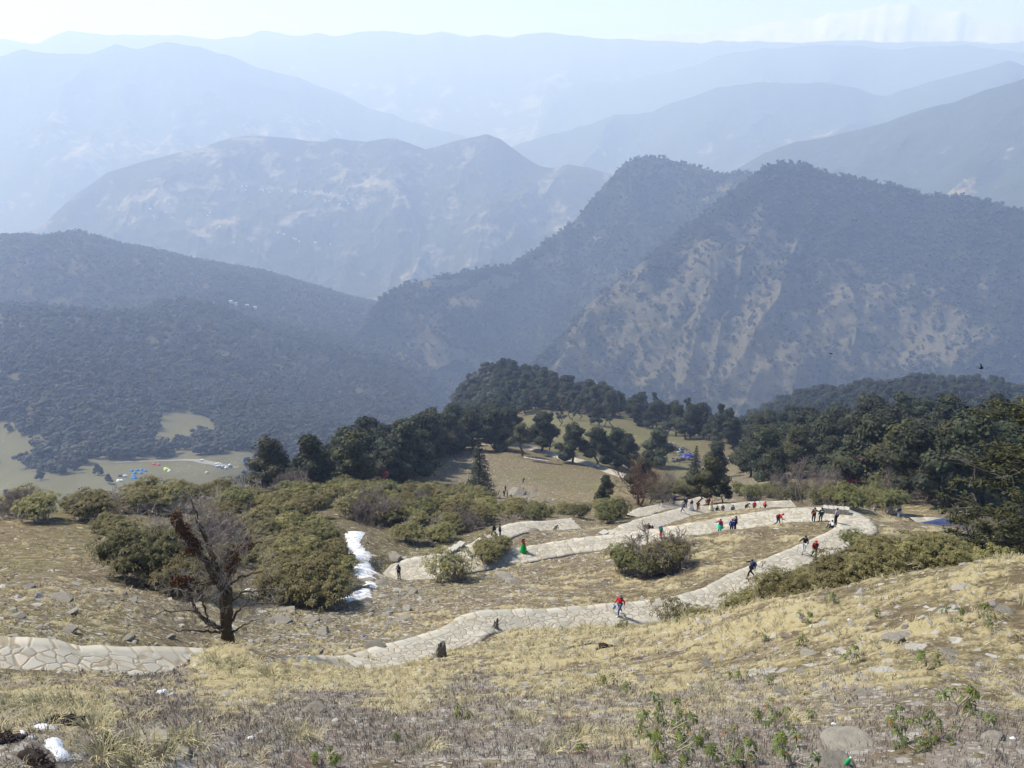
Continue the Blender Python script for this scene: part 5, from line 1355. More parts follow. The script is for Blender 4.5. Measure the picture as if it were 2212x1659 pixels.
# ================================================================= THE LEAFLESS MOSSY TREE
TWIGM = bark_material("pale_grey_twig", (0.17, 0.15, 0.13), (0.36, 0.32, 0.28))
def hero_tree():
    rng = np.random.default_rng(3)
    base = at(505, 1420, 45.5)
    e = empty("gnarled_tree", base); tag(e, "gnarled leafless tree with rusty moss on its limbs beside the lower path", "tree")
    sx, sz = .0267, .0325
    def q(zx, zy, y=0.0): return np.array([(zx - 745) / 4.095 * sx, y, (1490 - zy) / 4.095 * sz])
    W = Geo(); T = Geo(); M = Geo()
    def L(pts, rad, moss=None, tw=10, tl=.9):
        tw = int(tw * .62); tl = tl * .72
        P_ = np.array([q(*p) for p in pts])
        # smooth
        t = np.linspace(0, len(P_) - 1, len(P_) * 4)
        Q = np.stack([np.interp(t, np.arange(len(P_)), P_[:, k]) for k in range(3)], -1) + rng.normal(size=(len(t), 3)) * np.array([.03, .05, .03])
        rr = np.interp(np.linspace(0, 1, len(t)), np.linspace(0, 1, len(rad)), rad) * (1 + .12 * rng.normal(size=len(t)))
        add_tube(W, Q, rr, 9)
        if moss:
            for s in range(moss[2]):
                f = moss[0] + (moss[1] - moss[0]) * rng.random(); j = int(f * (len(t) - 1))
                lump(M, Q[j] + rng.normal(size=3) * rr[j] * .7, rr[j] * (.6 + .5 * rng.random()) + .03, 2, .8, 2.4, s)
                n = 26; d = unit(rng.normal(size=(n, 3)))
                cards(M, Q[j] + d * (rr[j] + .16) , unit(d + rng.normal(size=(n, 3))), .26, .07, rng, 0, None, .5)
        for s in range(tw):
            j = int(len(t) * (.25 + .74 * rng.random())); j = min(j, len(t) - 1)
            tg = unit(Q[min(j + 1, len(t) - 1)] - Q[j - 1])
            bare(T, Q[j], unit(rng.normal(size=3) * .9 + tg * .5 + np.array([0, 0, .12])), tl * (.6 + .7 * rng.random()), .016, 2 + (s % 3 == 0), rng, .6, 3, minr=.006)
    L([(745, 1530), (742, 1480), (735, 1380), (725, 1260), (735, 1150)], [.40, .31, .27, .28, .26], tw=3, tl=.7)
    L([(735, 1170), (738, 1050), (735, 930), (720, 800), (700, 690), (665, 570), (640, 470), (615, 330)], [.27, .22, .2, .16, .12, .1, .07, .04], tw=36, tl=1.15)
    L([(760, 1170), (775, 1050), (785, 950), (800, 850), (850, 780), (885, 720), (925, 640)], [.2, .17, .15, .13, .12, .09, .05], (.5, .9, 5), tw=26, tl=1.1)
    L([(720, 930, .1), (690, 850, -.1), (650, 730, -.2), (600, 630, -.3), (560, 560, -.3), (530, 470, -.35), (505, 395, -.4)], [.17, .16, .15, .14, .14, .13, .09], (.42, 1.0, 22), tw=16, tl=1.0)
    L([(530, 420, -.35), (450, 405, -.5), (390, 375, -.6), (325, 370, -.7)], [.08, .06, .05, .03], tw=9, tl=.9)
    L([(715, 900, -.1), (650, 880, -.35), (580, 880, -.5), (500, 850, -.6), (430, 840, -.7)], [.11, .1, .1, .1, .05], (.55, 1.0, 12), tw=10, tl=.9)
    L([(770, 800), (800, 720, .2), (880, 705, .4), (960, 690, .5), (1060, 670, .6)], [.1, .09, .08, .06, .03], (.2, .8, 5), tw=12, tl=.9)
    L([(800, 930), (880, 890, .3), (960, 890, .5), (1040, 880, .6)], [.08, .07, .05, .03], tw=12, tl=.9)
    L([(720, 1290), (660, 1230, -.2), (600, 1180, -.3), (550, 1100, -.4), (530, 1020, -.4), (505, 930, -.5)], [.14, .12, .11, .09, .06, .03], tw=20, tl=1.1)
    L([(620, 1200, -.3), (590, 1100, -.1), (560, 1000, .1)], [.07, .05, .03], tw=8, tl=.9)
    L([(690, 1270, -.2), (600, 1215, -.7), (500, 1190, -.9), (410, 1180, -1.0)], [.07, .05, .04, .02], tw=14, tl=1.0)
    L([(540, 1090, -.4), (440, 1050, -.8), (330, 1040, -1.0), (230, 1070, -1.1)], [.05, .04, .03, .015], tw=14, tl=.9)
    L([(765, 1290), (850, 1260, .2), (940, 1230, .4)], [.06, .04, .02], tw=8, tl=.8)
    L([(780, 1200), (840, 1130, .3), (940, 1120, .5), (1100, 1130, .7)], [.07, .05, .04, .02], tw=14, tl=.9)
    L([(790, 1060), (870, 1020, .4), (980, 1030, .6), (1080, 1040, .8)], [.06, .05, .035, .02], tw=12, tl=.9)
    L([(745, 1000, -.3), (770, 850, -.5), (790, 800, -.6)], [.05, .035, .02], tw=14, tl=.9)
    tr = link("trunk", W.mesh("trunk", [BARKT]), e); link("twigs", T.mesh("twigs", [TWIGM]), e); link("moss", M.mesh("moss", [MOSS], tone=True), e)
hero_tree()

# ================================================================= THE BIG FIR LEANING IN FROM THE RIGHT
def right_fir():
    rng = np.random.default_rng(17)
    p0 = at(2225, 1235, 46)
    e = empty("fir_tree", p0); tag(e, "big dark fir reaching in from the right with yellowish drooping boughs", "tree")
    T = Geo(); C = Geo(); D = Geo()
    H = 12.5
    tp = limb((0, 0, -.8), (.3, 0, H), rng, .12, 8)
    add_tube(T, tp, np.linspace(.42, .1, 8), 9)
    bo = []
    for i in range(78):
        z = 1.9 + (H - 2.4) * rng.random() ** .9
        a = rng.random() * 6.283
        L_ = (4.3 * (1 - (z / H) ** 1.6) + 1.0) * (.55 + .55 * rng.random())
        bo.append((z, a, L_))
    bo += [(3.2, 3.25, 5.6), (4.0, 3.0, 5.2), (5.2, 3.3, 5.4), (6.0, 3.1, 4.8), (7.2, 3.2, 4.3), (10.6, 3.15, 4.0), (10.9, 3.05, 3.6), (2.4, 3.2, 4.2), (8.0, 3.0, 3.4), (4.6, 3.4, 5.0)]
    for z, a, L_ in bo:
        d = np.array([math.cos(a), math.sin(a), 0])
        j = min(7, int(z / H * 7)); s = np.array([tp[j, 0], tp[j, 1], z])
        n = 7; t = np.linspace(0, 1, n)
        pts = s + d * L_ * t[:, None] + np.array([0, 0, 1.0]) * (L_ * (-.10 * t + .10 * t ** 2))[:, None] + rng.normal(size=(n, 3)) * .06 * L_ / 3
        add_tube(T, pts, np.linspace(.07, .015, n), 5, cap=False)
        for b in range(int(7 + L_ * 2.6)):
            f = .22 + .78 * rng.random(); k = min(n - 2, int(f * (n - 1))); c = pts[k] + (pts[k + 1] - pts[k]) * (f * (n - 1) - k)
            sd = unit(d * .7 + np.cross(d, (0, 0, 1)) * rng.normal() * .9 + np.array([0, 0, -.05 + .12 * rng.normal()]))
            ln = (.35 + .6 * rng.random()) * (1.15 - .4 * f)
            e2 = c + sd * ln
            add_tube(T, [c, (c + e2) / 2 + (0, 0, .03), e2], (.018, .012, .006), 3, cap=False)
            m = 20
            tt = rng.random(m) ** .8
            C_ = c + (e2 - c) * tt[:, None] + rng.normal(size=(m, 3)) * np.array([.10, .10, .045])
            cards(C, C_, unit(rng.normal(size=(m, 3)) * .5 + np.array([0, 0, 1.0])), .24 * (.7 + .6 * rng.random(m)), .085, rng, 0, np.clip(.15 + .45 * tt + .45 * rng.random(m), 0, 1), .1)
    for k in range(9):       # dead pale twigs hanging in the crown
        z = 1.5 + 8 * rng.random(); a = 3.1 + rng.normal() * .5
        s = np.array([math.cos(a), math.sin(a), 0]) * (1.5 + 2.4 * rng.random()) + np.array([0, 0, z])
        bare(D, s, unit(np.array([-.8, rng.normal() * .4, -.15 + .4 * rng.random()])), 1.0, .02, 3, rng, .6, 2, up=-.1, minr=.007)
    bare(D, np.array([-1.2, 0, 1.6]), unit(np.array([-1, -.1, -.25])), 2.4, .06, 3, rng, .5, 2, up=.1, minr=.012)
    for k in range(5): bare(D, np.array([-2.2 - .5 * k * .5, .4 * rng.normal(), 1.4 + .5 * rng.random()]), unit(np.array([-.5, rng.normal() * .4, -.7])), 1.2, .025, 3, rng, .6, 3, up=-.2, minr=.009)
    link("trunk", T.mesh("trunk", [BARK]), e); link("crown", C.mesh("crown", [F_FIR2], tone=True), e); link("dead_twigs", D.mesh("dead_twigs", [BARKG]), e)
right_fir()
# ================================================================= GRASS, HEATHER, STONES, SNOW
R7 = np.random.default_rng(707)
def grid_val(A, x, y):
    r = np.hypot(x, y); a = np.arctan2(x, y)
    i = np.clip(np.round((a - AZ0) / (AZ1 - AZ0) * (NAZ - 1)).astype(int), 0, NAZ - 1); j = np.clip(np.searchsorted(LR, np.log(r)) - 1, 0, len(LR) - 1)
    return A[j, i]
def near_points(r0, r1, dens):
    """random ground points with density falling with distance (points per square metre at r0)"""
    n = int(dens * r0 * (r1 - r0) * 1.5)
    r = r0 + (r1 - r0) * R7.random(n); a = (-43 + 86 * R7.random(n)) * D2R
    x, y = r * np.sin(a), r * np.cos(a); z = hgrid(x, y)
    k = vis(x, y, z, .4) & (grid_val(PMASK, x, y) < .55)
    return x[k], y[k], z[k], r[k]
def blades(name, mat, x, y, z, r, hmin, hmax, nb, spread, width, lean, label, curl=.5, seed=1):
    rng = np.random.default_rng(seed); n = len(x)
    th = rng.random((n, nb)) * 6.283; rr = spread * np.sqrt(rng.random((n, nb))) * (.7 + .6 * rng.random((n, 1)))
    sc = (.6 + .8 * rng.random((n, 1)))
    bx = x[:, None] + rr * np.cos(th); by = y[:, None] + rr * np.sin(th)
    bz = np.broadcast_to(z[:, None], bx.shape) - .03
    h = (hmin + (hmax - hmin) * rng.random((n, nb))) * sc
    ln = lean * h * (.3 + 1.0 * rng.random((n, nb)))
    th2 = th + rng.normal(size=(n, nb)) * .5
    dirx, diry = np.cos(th2), np.sin(th2) - .35          # blades hang a little downhill, towards the viewer's valley side
    w = width * np.clip(r / 18, .8, 2.6)[:, None] * (.7 + .6 * rng.random((n, nb)))
    px, py = -np.sin(th2) * w, np.cos(th2) * w
    B0 = np.stack([bx - px, by - py, bz], -1); B1 = np.stack([bx + px, by + py, bz], -1)
    M0 = np.stack([bx + dirx * ln * .4 - px * .8, by + diry * ln * .4 - py * .8, bz + h * .75], -1); M1 = np.stack([bx + dirx * ln * .4 + px * .8, by + diry * ln * .4 + py * .8, bz + h * .75], -1)
    T0 = np.stack([bx + dirx * ln, by + diry * ln, bz + h * (1 - curl * .4 * rng.random((n, nb)))], -1)
    V = np.stack([B0, B1, M1, M0, T0], 2).reshape(-1, 3)
    b = np.arange(n * nb)[:, None] * 5
    Q = b + np.array([0, 1, 2, 3]); Tt = b + np.array([3, 2, 4])
    tone = np.clip(rng.random((n, 1)) * .6 + .4 * rng.random((n, nb)), 0, 1)
    tn = np.repeat(tone.ravel(), 5)
    me = mk_mesh(name, V, [Tt, Q], [mat], None, True, {"tone": tn})
    o = link(name, me); tag(o, label, "grass", kind="stuff"); print(name, n * nb)
G_YEL = foliage_material("dry_yellow_grass", (0.25, 0.21, 0.115), (0.52, 0.455, 0.275), .1, .8, .05)
G_HEA = foliage_material("dead_grey_heather", (0.13, 0.108, 0.086), (0.36, 0.31, 0.25), .1, .9, .03, c2=(0.42, 0.37, 0.30))
G_TAN = foliage_material("tan_thatch_grass", (0.19, 0.14, 0.08), (0.42, 0.33, 0.19), .1, .9, .03)
x, y, z, r = near_points(9, 44, 30)
k = grid_val(CM[0], x, y) + .5 * R7.normal(size=len(x)) > .25
blades("yellow_grass", G_YEL, x[k], y[k], z[k], r[k], .07, .15, 20, .15, .007, 1.9, "tufts of dry yellow grass over the foreground brow", seed=1)
x, y, z, r = near_points(9, 40, 85)
hm = grid_val(CM[1], x, y); ym = grid_val(CM[0], x, y)
k = (hm + .4 * R7.normal(size=len(x)) > .1) & (ym < .5)
blades("dead_heather", G_HEA, x[k], y[k], z[k], r[k], .04, .115, 13, .10, .0062, .7, "low grey dead heather over the foreground", .1, seed=2)
x, y, z, r = near_points(40, 96, 1.5)
k = grid_val(CM[0], x, y) + .5 * R7.normal(size=len(x)) > .35
blades("yellow_grass", G_YEL, x[k], y[k], z[k], r[k], .10, .22, 12, .26, .010, 1.6, "tufts of dry yellow grass on the slope between the paths", seed=3)
x, y, z, r = near_points(34, 92, 1.6)
k = (grid_val(CM[0], x, y) < .3) & (R7.random(len(x)) < .5)
blades("tan_grass", G_TAN, x[k], y[k], z[k], r[k], .06, .14, 9, .22, .010, 1.6, "short tan thatch on the brown slopes", seed=4)
# a few big showy tussocks
tuss = [(500, 1440), (470, 1448), (540, 1436), (560, 1455), (520, 1455), (455, 1432), (585, 1462), (410, 1607), (655, 1603), (300, 1620), (330, 1640), (930, 1625), (1250, 1590), (205, 1575), (1130, 1560), (40, 1530), (90, 1520), (130, 1530), (180, 1545), (20, 1515), (1700, 1560), (1550, 1500), (1205, 1630), (760, 1440), (820, 1432), (230, 1635), (270, 1655)]
tp_ = np.array([hit(u + 14 * R7.normal(), v + 5 * R7.normal()) for u, v in tuss for _ in range(3)])
blades("yellow_grass", G_YEL, tp_[:, 0], tp_[:, 1], tp_[:, 2], np.hypot(tp_[:, 0], tp_[:, 1]), .14, .30, 60, .22, .006, 1.1, "larger pale yellow grass tussocks standing out in the foreground", seed=5)

# ---- stones
def rock_material():
    k = NT("grey_schist"); p = k.objco(); oi = k.n("ObjectInfo").outputs["Random"]
    n = k.noise(k.mapping(p, (1, 1, 3.0)), 3.2, 7, .62); n2 = k.noise(p, 11, 4, .6)
    c = k.mix(n, (0.09, 0.08, 0.067), (0.29, 0.262, 0.215))
    c = k.mix(k.math('MULTIPLY', k.step(n2, .55, .7), .5), c, (0.24, 0.225, 0.17))
    h = k.n("HueSaturation"); k.l(c, h.inputs["Color"]); k.l(k.math('ADD', .75, k.math('MULTIPLY', oi, .5)), h.inputs["Value"])
    k.bump(n, .7, .06)
    return k.out(h.outputs[0], .9, .1)
ROCK = rock_material()
def rock_mesh(seed, flat=.45):
    rng = np.random.default_rng(seed)
    V, F = ico(3)
    W = V.copy()
    for i in range(9):          # split faces
        nrm = unit(rng.normal(size=3)); dlim = .45 + .4 * rng.random()
        dd = W @ nrm; W = W - np.maximum(0, dd - dlim)[:, None] * nrm
    W = W * (1 + .10 * fbm(V[:, 0] * 3 + seed, V[:, 1] * 3 + V[:, 2] * 3, 3, seed))[:, None]
    W = W * np.array([1.0, .62 + .3 * rng.random(), flat])
    return mk_mesh("rock", W, F, [ROCK], smooth=False)
ROCKS = [rock_mesh(s, f) for s, f in ((1, .45), (2, .3), (3, .6), (4, .22), (5, .5), (6, .35))]
ROCKO = None
def rock(p, s, v, label, group=None, rz=None, name="rock", tilt=.15, cat="rock", sink=.12):
    o = bpy.data.objects.new(name, ROCKS[v % 6]); COL.objects.link(o)
    o.location = (p[0], p[1], p[2] + s * (.02 if v % 6 in (1, 3) else -.06)); o.scale = (s, s, s)
    o.rotation_euler = (tilt * R7.normal(), tilt * R7.normal(), R7.random() * 6.28 if rz is None else rz)
    return tag(o, label, cat, group)
def rocks(poly, n, smin, smax, gap, label, group, flatset=(0, 1, 3, 5)):
    for p in scatter(poly, n, gap, R7):
        if in_path(p, .2): continue
        s = smin + (smax - smin) * R7.random() ** 2.2
        rock(p, s, int(R7.choice(flatset)), label, group)
rocks([(690, 1300), (800, 1240), (870, 1270), (960, 1300), (900, 1380), (820, 1430), (740, 1420), (640, 1400), (600, 1330)], 64, .18, .75, .55, "grey angular rock in the rubble between the snow and the path", "rubble rocks between snow and path")
rocks([(560, 1320), (700, 1310), (720, 1400), (560, 1410), (400, 1380), (420, 1310)], 26, .15, .5, .6, "grey flat rock on the slope around the leafless tree", "rocks around the leafless tree")
rocks([(0, 1265), (180, 1260), (420, 1310), (380, 1390), (150, 1370), (0, 1350)], 34, .15, .6, .7, "grey flat rock on the brown slope above the lowest path", "rocks above the lowest path")
rocks([(930, 1260), (1300, 1215), (1320, 1290), (1000, 1330)], 26, .15, .55, .8, "grey rock on the tan slope inside the path loop", "rocks inside the path loop")
rocks([(0, 1500), (1000, 1470), (1500, 1440), (1600, 1500), (1700, 1655), (0, 1655)], 60, .07, .24, .4, "small grey rock among the foreground heather", "small foreground rocks")
rocks([(1500, 1360), (1750, 1330), (2200, 1290), (2200, 1480), (1600, 1520)], 34, .08, .30, .5, "pale rock in the yellow grass of the right brow", "rocks in the right brow grass")
rocks([(1180, 1150), (1340, 1150), (1340, 1168), (1180, 1185)], 14, .15, .4, .7, "pale rock on the bank between the two path arms", "rocks between the path arms")
rocks([(1090, 1050), (1160, 1060), (1195, 1090), (1130, 1085), (1080, 1070)], 26, .4, 1.4, .9, "jagged grey rock of the outcrop where people rest below the brown hill", "rocks of the outcrop")
rocks([(940, 1010), (1010, 985), (1060, 990), (1060, 1010), (960, 1030)], 24, .5, 1.6, 1.0, "grey slab of the rocky ledge left of the brown hill", "slabs of the left ledge")
rocks([(1140, 1040), (1280, 1040), (1290, 1080), (1190, 1075)], 22, .25, .8, 1.2, "pale scattered rock on the lower brown hill", "rocks on the lower brown hill")
rocks([(1590, 1050), (1690, 1045), (1720, 1062), (1600, 1075)], 26, .6, 2.0, 1.2, "grey slab in the stony hollow before the right wood", "slabs in the stony hollow")
SPEC = [(856, 1203, 1.15, 0, "big rounded boulder at the outer end of the left bend", 80.5), (1149, 1128, 1.0, 2, "upright boulder on the edge of the middle path arm", 91), (1088, 1238, 1.3, 4, "grey crag breaking out below the path, left of the loop", 73), (1110, 1247, .8, 2, "broken pale stone beside the crag below the path", 72),
        (1930, 1385, .40, 4, "dark blue grey boulder in the grass of the right brow", None), (2060, 1430, .28, 0, "fractured grey rock at the right edge of the brow", None), (2165, 1318, .36, 3, "flat white topped slab high on the right brow", None), (1745, 1415, .36, 3, "flat pale slab left of the dark boulder on the right brow", None),
        (1855, 1612, .62, 3, "big flat grey slab lying in the bottom right heather", None), (640, 1305, 1.0, 3, "large pale flat slab right of the leafless tree", 59), (135, 1295, .9, 3, "long flat slate slab on the brown slope at the left", None), (610, 1340, .95, 3, "whitish flat slab behind the leafless tree trunk", 54),
        (320, 1605, .5, 3, "flat grey slab roofing a small hollow at the bottom left", None), (390, 1625, .3, 0, "rounded pale stone right of the bottom left slab", None), (1120, 1068, 3.2, 1, "largest pale slab of the outcrop where people sit", 192), (1800, 1660, .5, 3, "grey slab cut by the bottom edge of the picture", None), (2150, 1600, .26, 0, "grey rock at the bottom right corner", None), (1215, 1405, .3, 2, "rounded grey stone on the middle brow", None), (1530, 1435, .35, 0, "grey rock in the middle of the brow", None), (680, 1540, .4, 3, "dark edged slate slab in the left heather", None), (790, 1255, .9, 0, "grey boulder at the lower tip of the snow strip", None), (820, 1262, .8, 5, "dark split boulder right of the snow strip tip", None)]
for u, v, s, vv, lab, d in SPEC:
    rock(hit(u, v) if d is None else at(u, v, d), s, vv, lab, None, name="boulder", tilt=.1)
# gravel: one object
def gravel():
    g = Geo(); V0, F0 = ico(1)
    x, y, z, r = near_points(9, 75, 10)
    st = grid_val(CVR[..., 4], x, y); k = R7.random(len(x)) < st * .8 * (.35 + .9 * (fbm(x * .35, y * .5, 3, 61) > .05)); x, y, z, r = x[k], y[k], z[k], r[k]
    n = len(x); s = (.022 + .07 * R7.random(n) ** 3) * np.clip(r / 15, .8, 2.6)
    th = R7.random(n) * 6.28; sx = s * (1 + .6 * R7.random(n)); sy = s * (.6 + .4 * R7.random(n)); sz = s * (.3 + .4 * R7.random(n))
    W = V0[None] * (1 + .25 * R7.normal(size=(n, len(V0), 1)))
    X = W[..., 0] * sx[:, None]; Y = W[..., 1] * sy[:, None]; Z = W[..., 2] * sz[:, None]
    V = np.stack([X * np.cos(th)[:, None] - Y * np.sin(th)[:, None] + x[:, None], X * np.sin(th)[:, None] + Y * np.cos(th)[:, None] + y[:, None], Z + z[:, None] + sz[:, None] * .3], -1)
    F = (np.arange(n)[:, None, None] * len(V0) + F0[None]).reshape(-1, 3)
    k = NT("loose_gravel"); t = k.attr("tone")
    m = k.out(k.mix(t, (0.14, 0.128, 0.112), (0.38, 0.352, 0.305)), .95, .05)
    o = link("gravel", mk_mesh("gravel", V.reshape(-1, 3), F, [m], None, False, {"tone": np.repeat(R7.random(n), len(V0))}))
    tag(o, "loose pale gravel and chips scattered over the slope", "gravel", kind="stuff"); print("gravel", n)
gravel()

# ---- old snow
def snow_material():
    k = NT("old_snow"); p = k.pos()
    n = k.noise(p, 1.6, 5, .6); k.bump(n, .5, .2)
    return k.out(k.mix(k.step(k.noise(p, 2.6, 6, .7), .44, .60), (0.70, 0.715, 0.74), (0.36, 0.33, 0.29)), .6, .3)
SNOW = snow_material()
def snow(poly, label, name="snow_patch", thick=.16, step=.22, seed=1, lim=.06):
    """a lens of snow lying in a hollow: thick in the middle, ragged at the rim"""
    poly = np.asarray(poly, float)
    W = np.array([hit(u, v) for u, v in poly])[:, :2]
    lo = W.min(0) - .3; hi = W.max(0) + .3
    nx, ny = int((hi[0] - lo[0]) / step) + 2, int((hi[1] - lo[1]) / step) + 2
    x, y = np.meshgrid(np.linspace(lo[0], hi[0], nx), np.linspace(lo[1], hi[1], ny), indexing='ij')
    # distance inside the outline
    d = np.full(x.shape, 1e9)
    for i in range(len(W)):
        a, b = W[i - 1], W[i]; ab = b - a
        t = np.clip(((x - a[0]) * ab[0] + (y - a[1]) * ab[1]) / (ab @ ab + 1e-9), 0, 1)
        d = np.minimum(d, np.hypot(x - a[0] - t * ab[0], y - a[1] - t * ab[1]))
    ins = inpoly(x, y, W)
    sc = max(.15, min(hi - lo) * .35)
    e = np.where(ins, d, -d) / sc + .55 * fbm(x / (sc * 1.6), y / (sc * 1.6), 4, seed)
    z = hgrid(x, y) + np.where(e > 0, thick * (1 - np.exp(-3 * np.maximum(e, 0))), -.12)
    i = np.arange(nx - 1)[:, None] * ny + np.arange(ny - 1)[None]
    F = np.stack([i, i + ny, i + ny + 1, i + 1], -1).reshape(-1, 4)
    keep = (e.ravel()[F] > -lim * 4).any(1); F = F[keep]
    us, inv = np.unique(F, return_inverse=True)
    V = np.stack([x, y, z], -1).reshape(-1, 3)[us]
    o = link(name, mk_mesh(name, V, inv.reshape(F.shape), [SNOW])); tag(o, label, "snow")
snow([(752, 1152), (782, 1152), (790, 1180), (800, 1200), (800, 1225), (812, 1250), (806, 1270), (790, 1262), (770, 1240), (778, 1215), (760, 1190), (750, 1170)], "long ragged strip of old snow beside the rhododendron bushes", seed=2, step=.3, thick=.25)
snow([(735, 1285), (770, 1278), (800, 1272), (806, 1290), (770, 1298), (740, 1300)], "small snow patch at the foot of the bushes, below the long strip", seed=3, step=.2)
snow([(530, 1268), (555, 1275), (562, 1288), (535, 1287)], "bright snow patch seen just right of the leafless tree trunk", seed=4, step=.15)
snow([(42, 1578), (60, 1590), (80, 1592), (74, 1600), (52, 1596)], "left snow patch in the dark hollow at the bottom left", seed=5, step=.04, thick=.11)
snow([(95, 1600), (122, 1598), (132, 1618), (140, 1632), (130, 1640), (118, 1620), (100, 1612)], "biggest snow patch in the dark hollow at the bottom left", seed=6, step=.04, thick=.11)
snow([(166, 1583), (180, 1582), (187, 1604), (172, 1606)], "small upright snow patch right of the dark hollow", seed=7, step=.04, thick=.06)
snow([(80, 1560), (92, 1562), (94, 1570), (82, 1568)], "tiny snow spot above the dark hollow", seed=8, step=.03, thick=.05)
# dark hummocks of peat round the hollow, tufted with dead heather
PEAT = bark_material("dark_peat", (0.014, 0.011, 0.010), (0.06, 0.045, 0.037), 14)
G_PEAT = foliage_material("dark_heather", (0.02, 0.014, 0.012), (0.14, 0.10, 0.085), .1, .9, .03)
def hummock(u, v, s, lab, seed):
    p = hit(u, v); g = Geo(); rng = np.random.default_rng(seed)
    lump(g, (0, 0, 0), (s, s * .7, s * .42), 4, .8, 2.6, seed)
    V = g.V[0]; n = 420; q = V[rng.integers(len(V), size=n)]; q = q[q[:, 2] > -.03]; n = len(q)
    t = Geo(); cards(t, q + np.array([0, 0, .02]), unit(rng.normal(size=(n, 3)) * np.array([1, 1, .25])), .10 * (.6 + .8 * rng.random(n)), .012, rng, 0)
    e = empty("peat_hummock", (p[0], p[1], p[2] - .05)); tag(e, lab, "earth mound")
    link("peat", g.mesh("peat", [PEAT]), e); link("heather", t.mesh("heather", [G_PEAT], tone=True), e)
hummock(8, 1600, .22, "black peat hummock left of the snow in the bottom left hollow", 3)
hummock(128, 1562, .26, "round brown heather hummock above the snow at the bottom left", 5)
hummock(62, 1645, .24, "large dark peat hummock in front of the snow at the bottom left", 7)
hummock(222, 1618, .18, "dark earth bank under the flat slab at the bottom left", 9)
hummock(1310, 1398, .34, "brown earth hummock on the middle of the brow", 11)
# ================================================================= PEOPLE
SKIN = plain("skin", (0.34, 0.19, 0.12), .6, .3, .05)
HAIR = plain("black_hair", (0.012, 0.010, 0.010), .5, .3, .2, 40)
EYE = plain("dark_eye", (0.02, 0.015, 0.012), .3, .5)
CLOTH = {"red": (0.50, 0.015, 0.015), "navy": (0.02, 0.028, 0.085), "black": (0.012, 0.012, 0.014), "blue": (0.02, 0.03, 0.26), "jeans": (0.06, 0.10, 0.20), "white": (0.72, 0.72, 0.72), "grey": (0.14, 0.14, 0.15), "pinkgrey": (0.42, 0.34, 0.36), "green": (0.015, 0.09, 0.05), "emerald": (0.01, 0.36, 0.07), "maroon": (0.12, 0.012, 0.02), "magenta": (0.48, 0.015, 0.10), "purple": (0.14, 0.02, 0.20), "pink": (0.60, 0.05, 0.20), "camo": (0.07, 0.08, 0.045), "brown": (0.14, 0.07, 0.035), "orange": (0.55, 0.13, 0.02), "cream": (0.62, 0.53, 0.33), "teal": (0.02, 0.28, 0.24), "slate": (0.10, 0.14, 0.17), "paleblue": (0.30, 0.42, 0.55), "violet": (0.07, 0.04, 0.30), "skirtgreen": (0.03, 0.55, 0.28), "tan": (0.40, 0.30, 0.2)}
def cloth(c): return plain(c + "_cloth", CLOTH[c], .9, .08, .22, 9)
def skin_mesh(name, V, E, R, mat, sub=1):
    """one continuous surface grown along a skeleton"""
    me = bpy.data.meshes.new(name + "_skeleton"); me.from_pydata([tuple(v) for v in V], E, [])
    o = bpy.data.objects.new(name + "_skeleton", me); COL.objects.link(o)
    m = o.modifiers.new("skin", 'SKIN'); m.use_smooth_shade = True
    me.skin_vertices.new() if not me.skin_vertices else None
    sv = me.skin_vertices[0].data
    for i, r in enumerate(R): sv[i].radius = (r, r) if np.isscalar(r) else r
    sv[0].use_root = True
    if sub: s = o.modifiers.new("sub", 'SUBSURF'); s.levels = sub; s.render_levels = sub
    dg = bpy.context.evaluated_depsgraph_get()
    out = bpy.data.meshes.new_from_object(o.evaluated_get(dg)); out.name = name
    out.materials.clear(); out.materials.append(mat)
    bpy.data.objects.remove(o); bpy.data.meshes.remove(me)
    return out
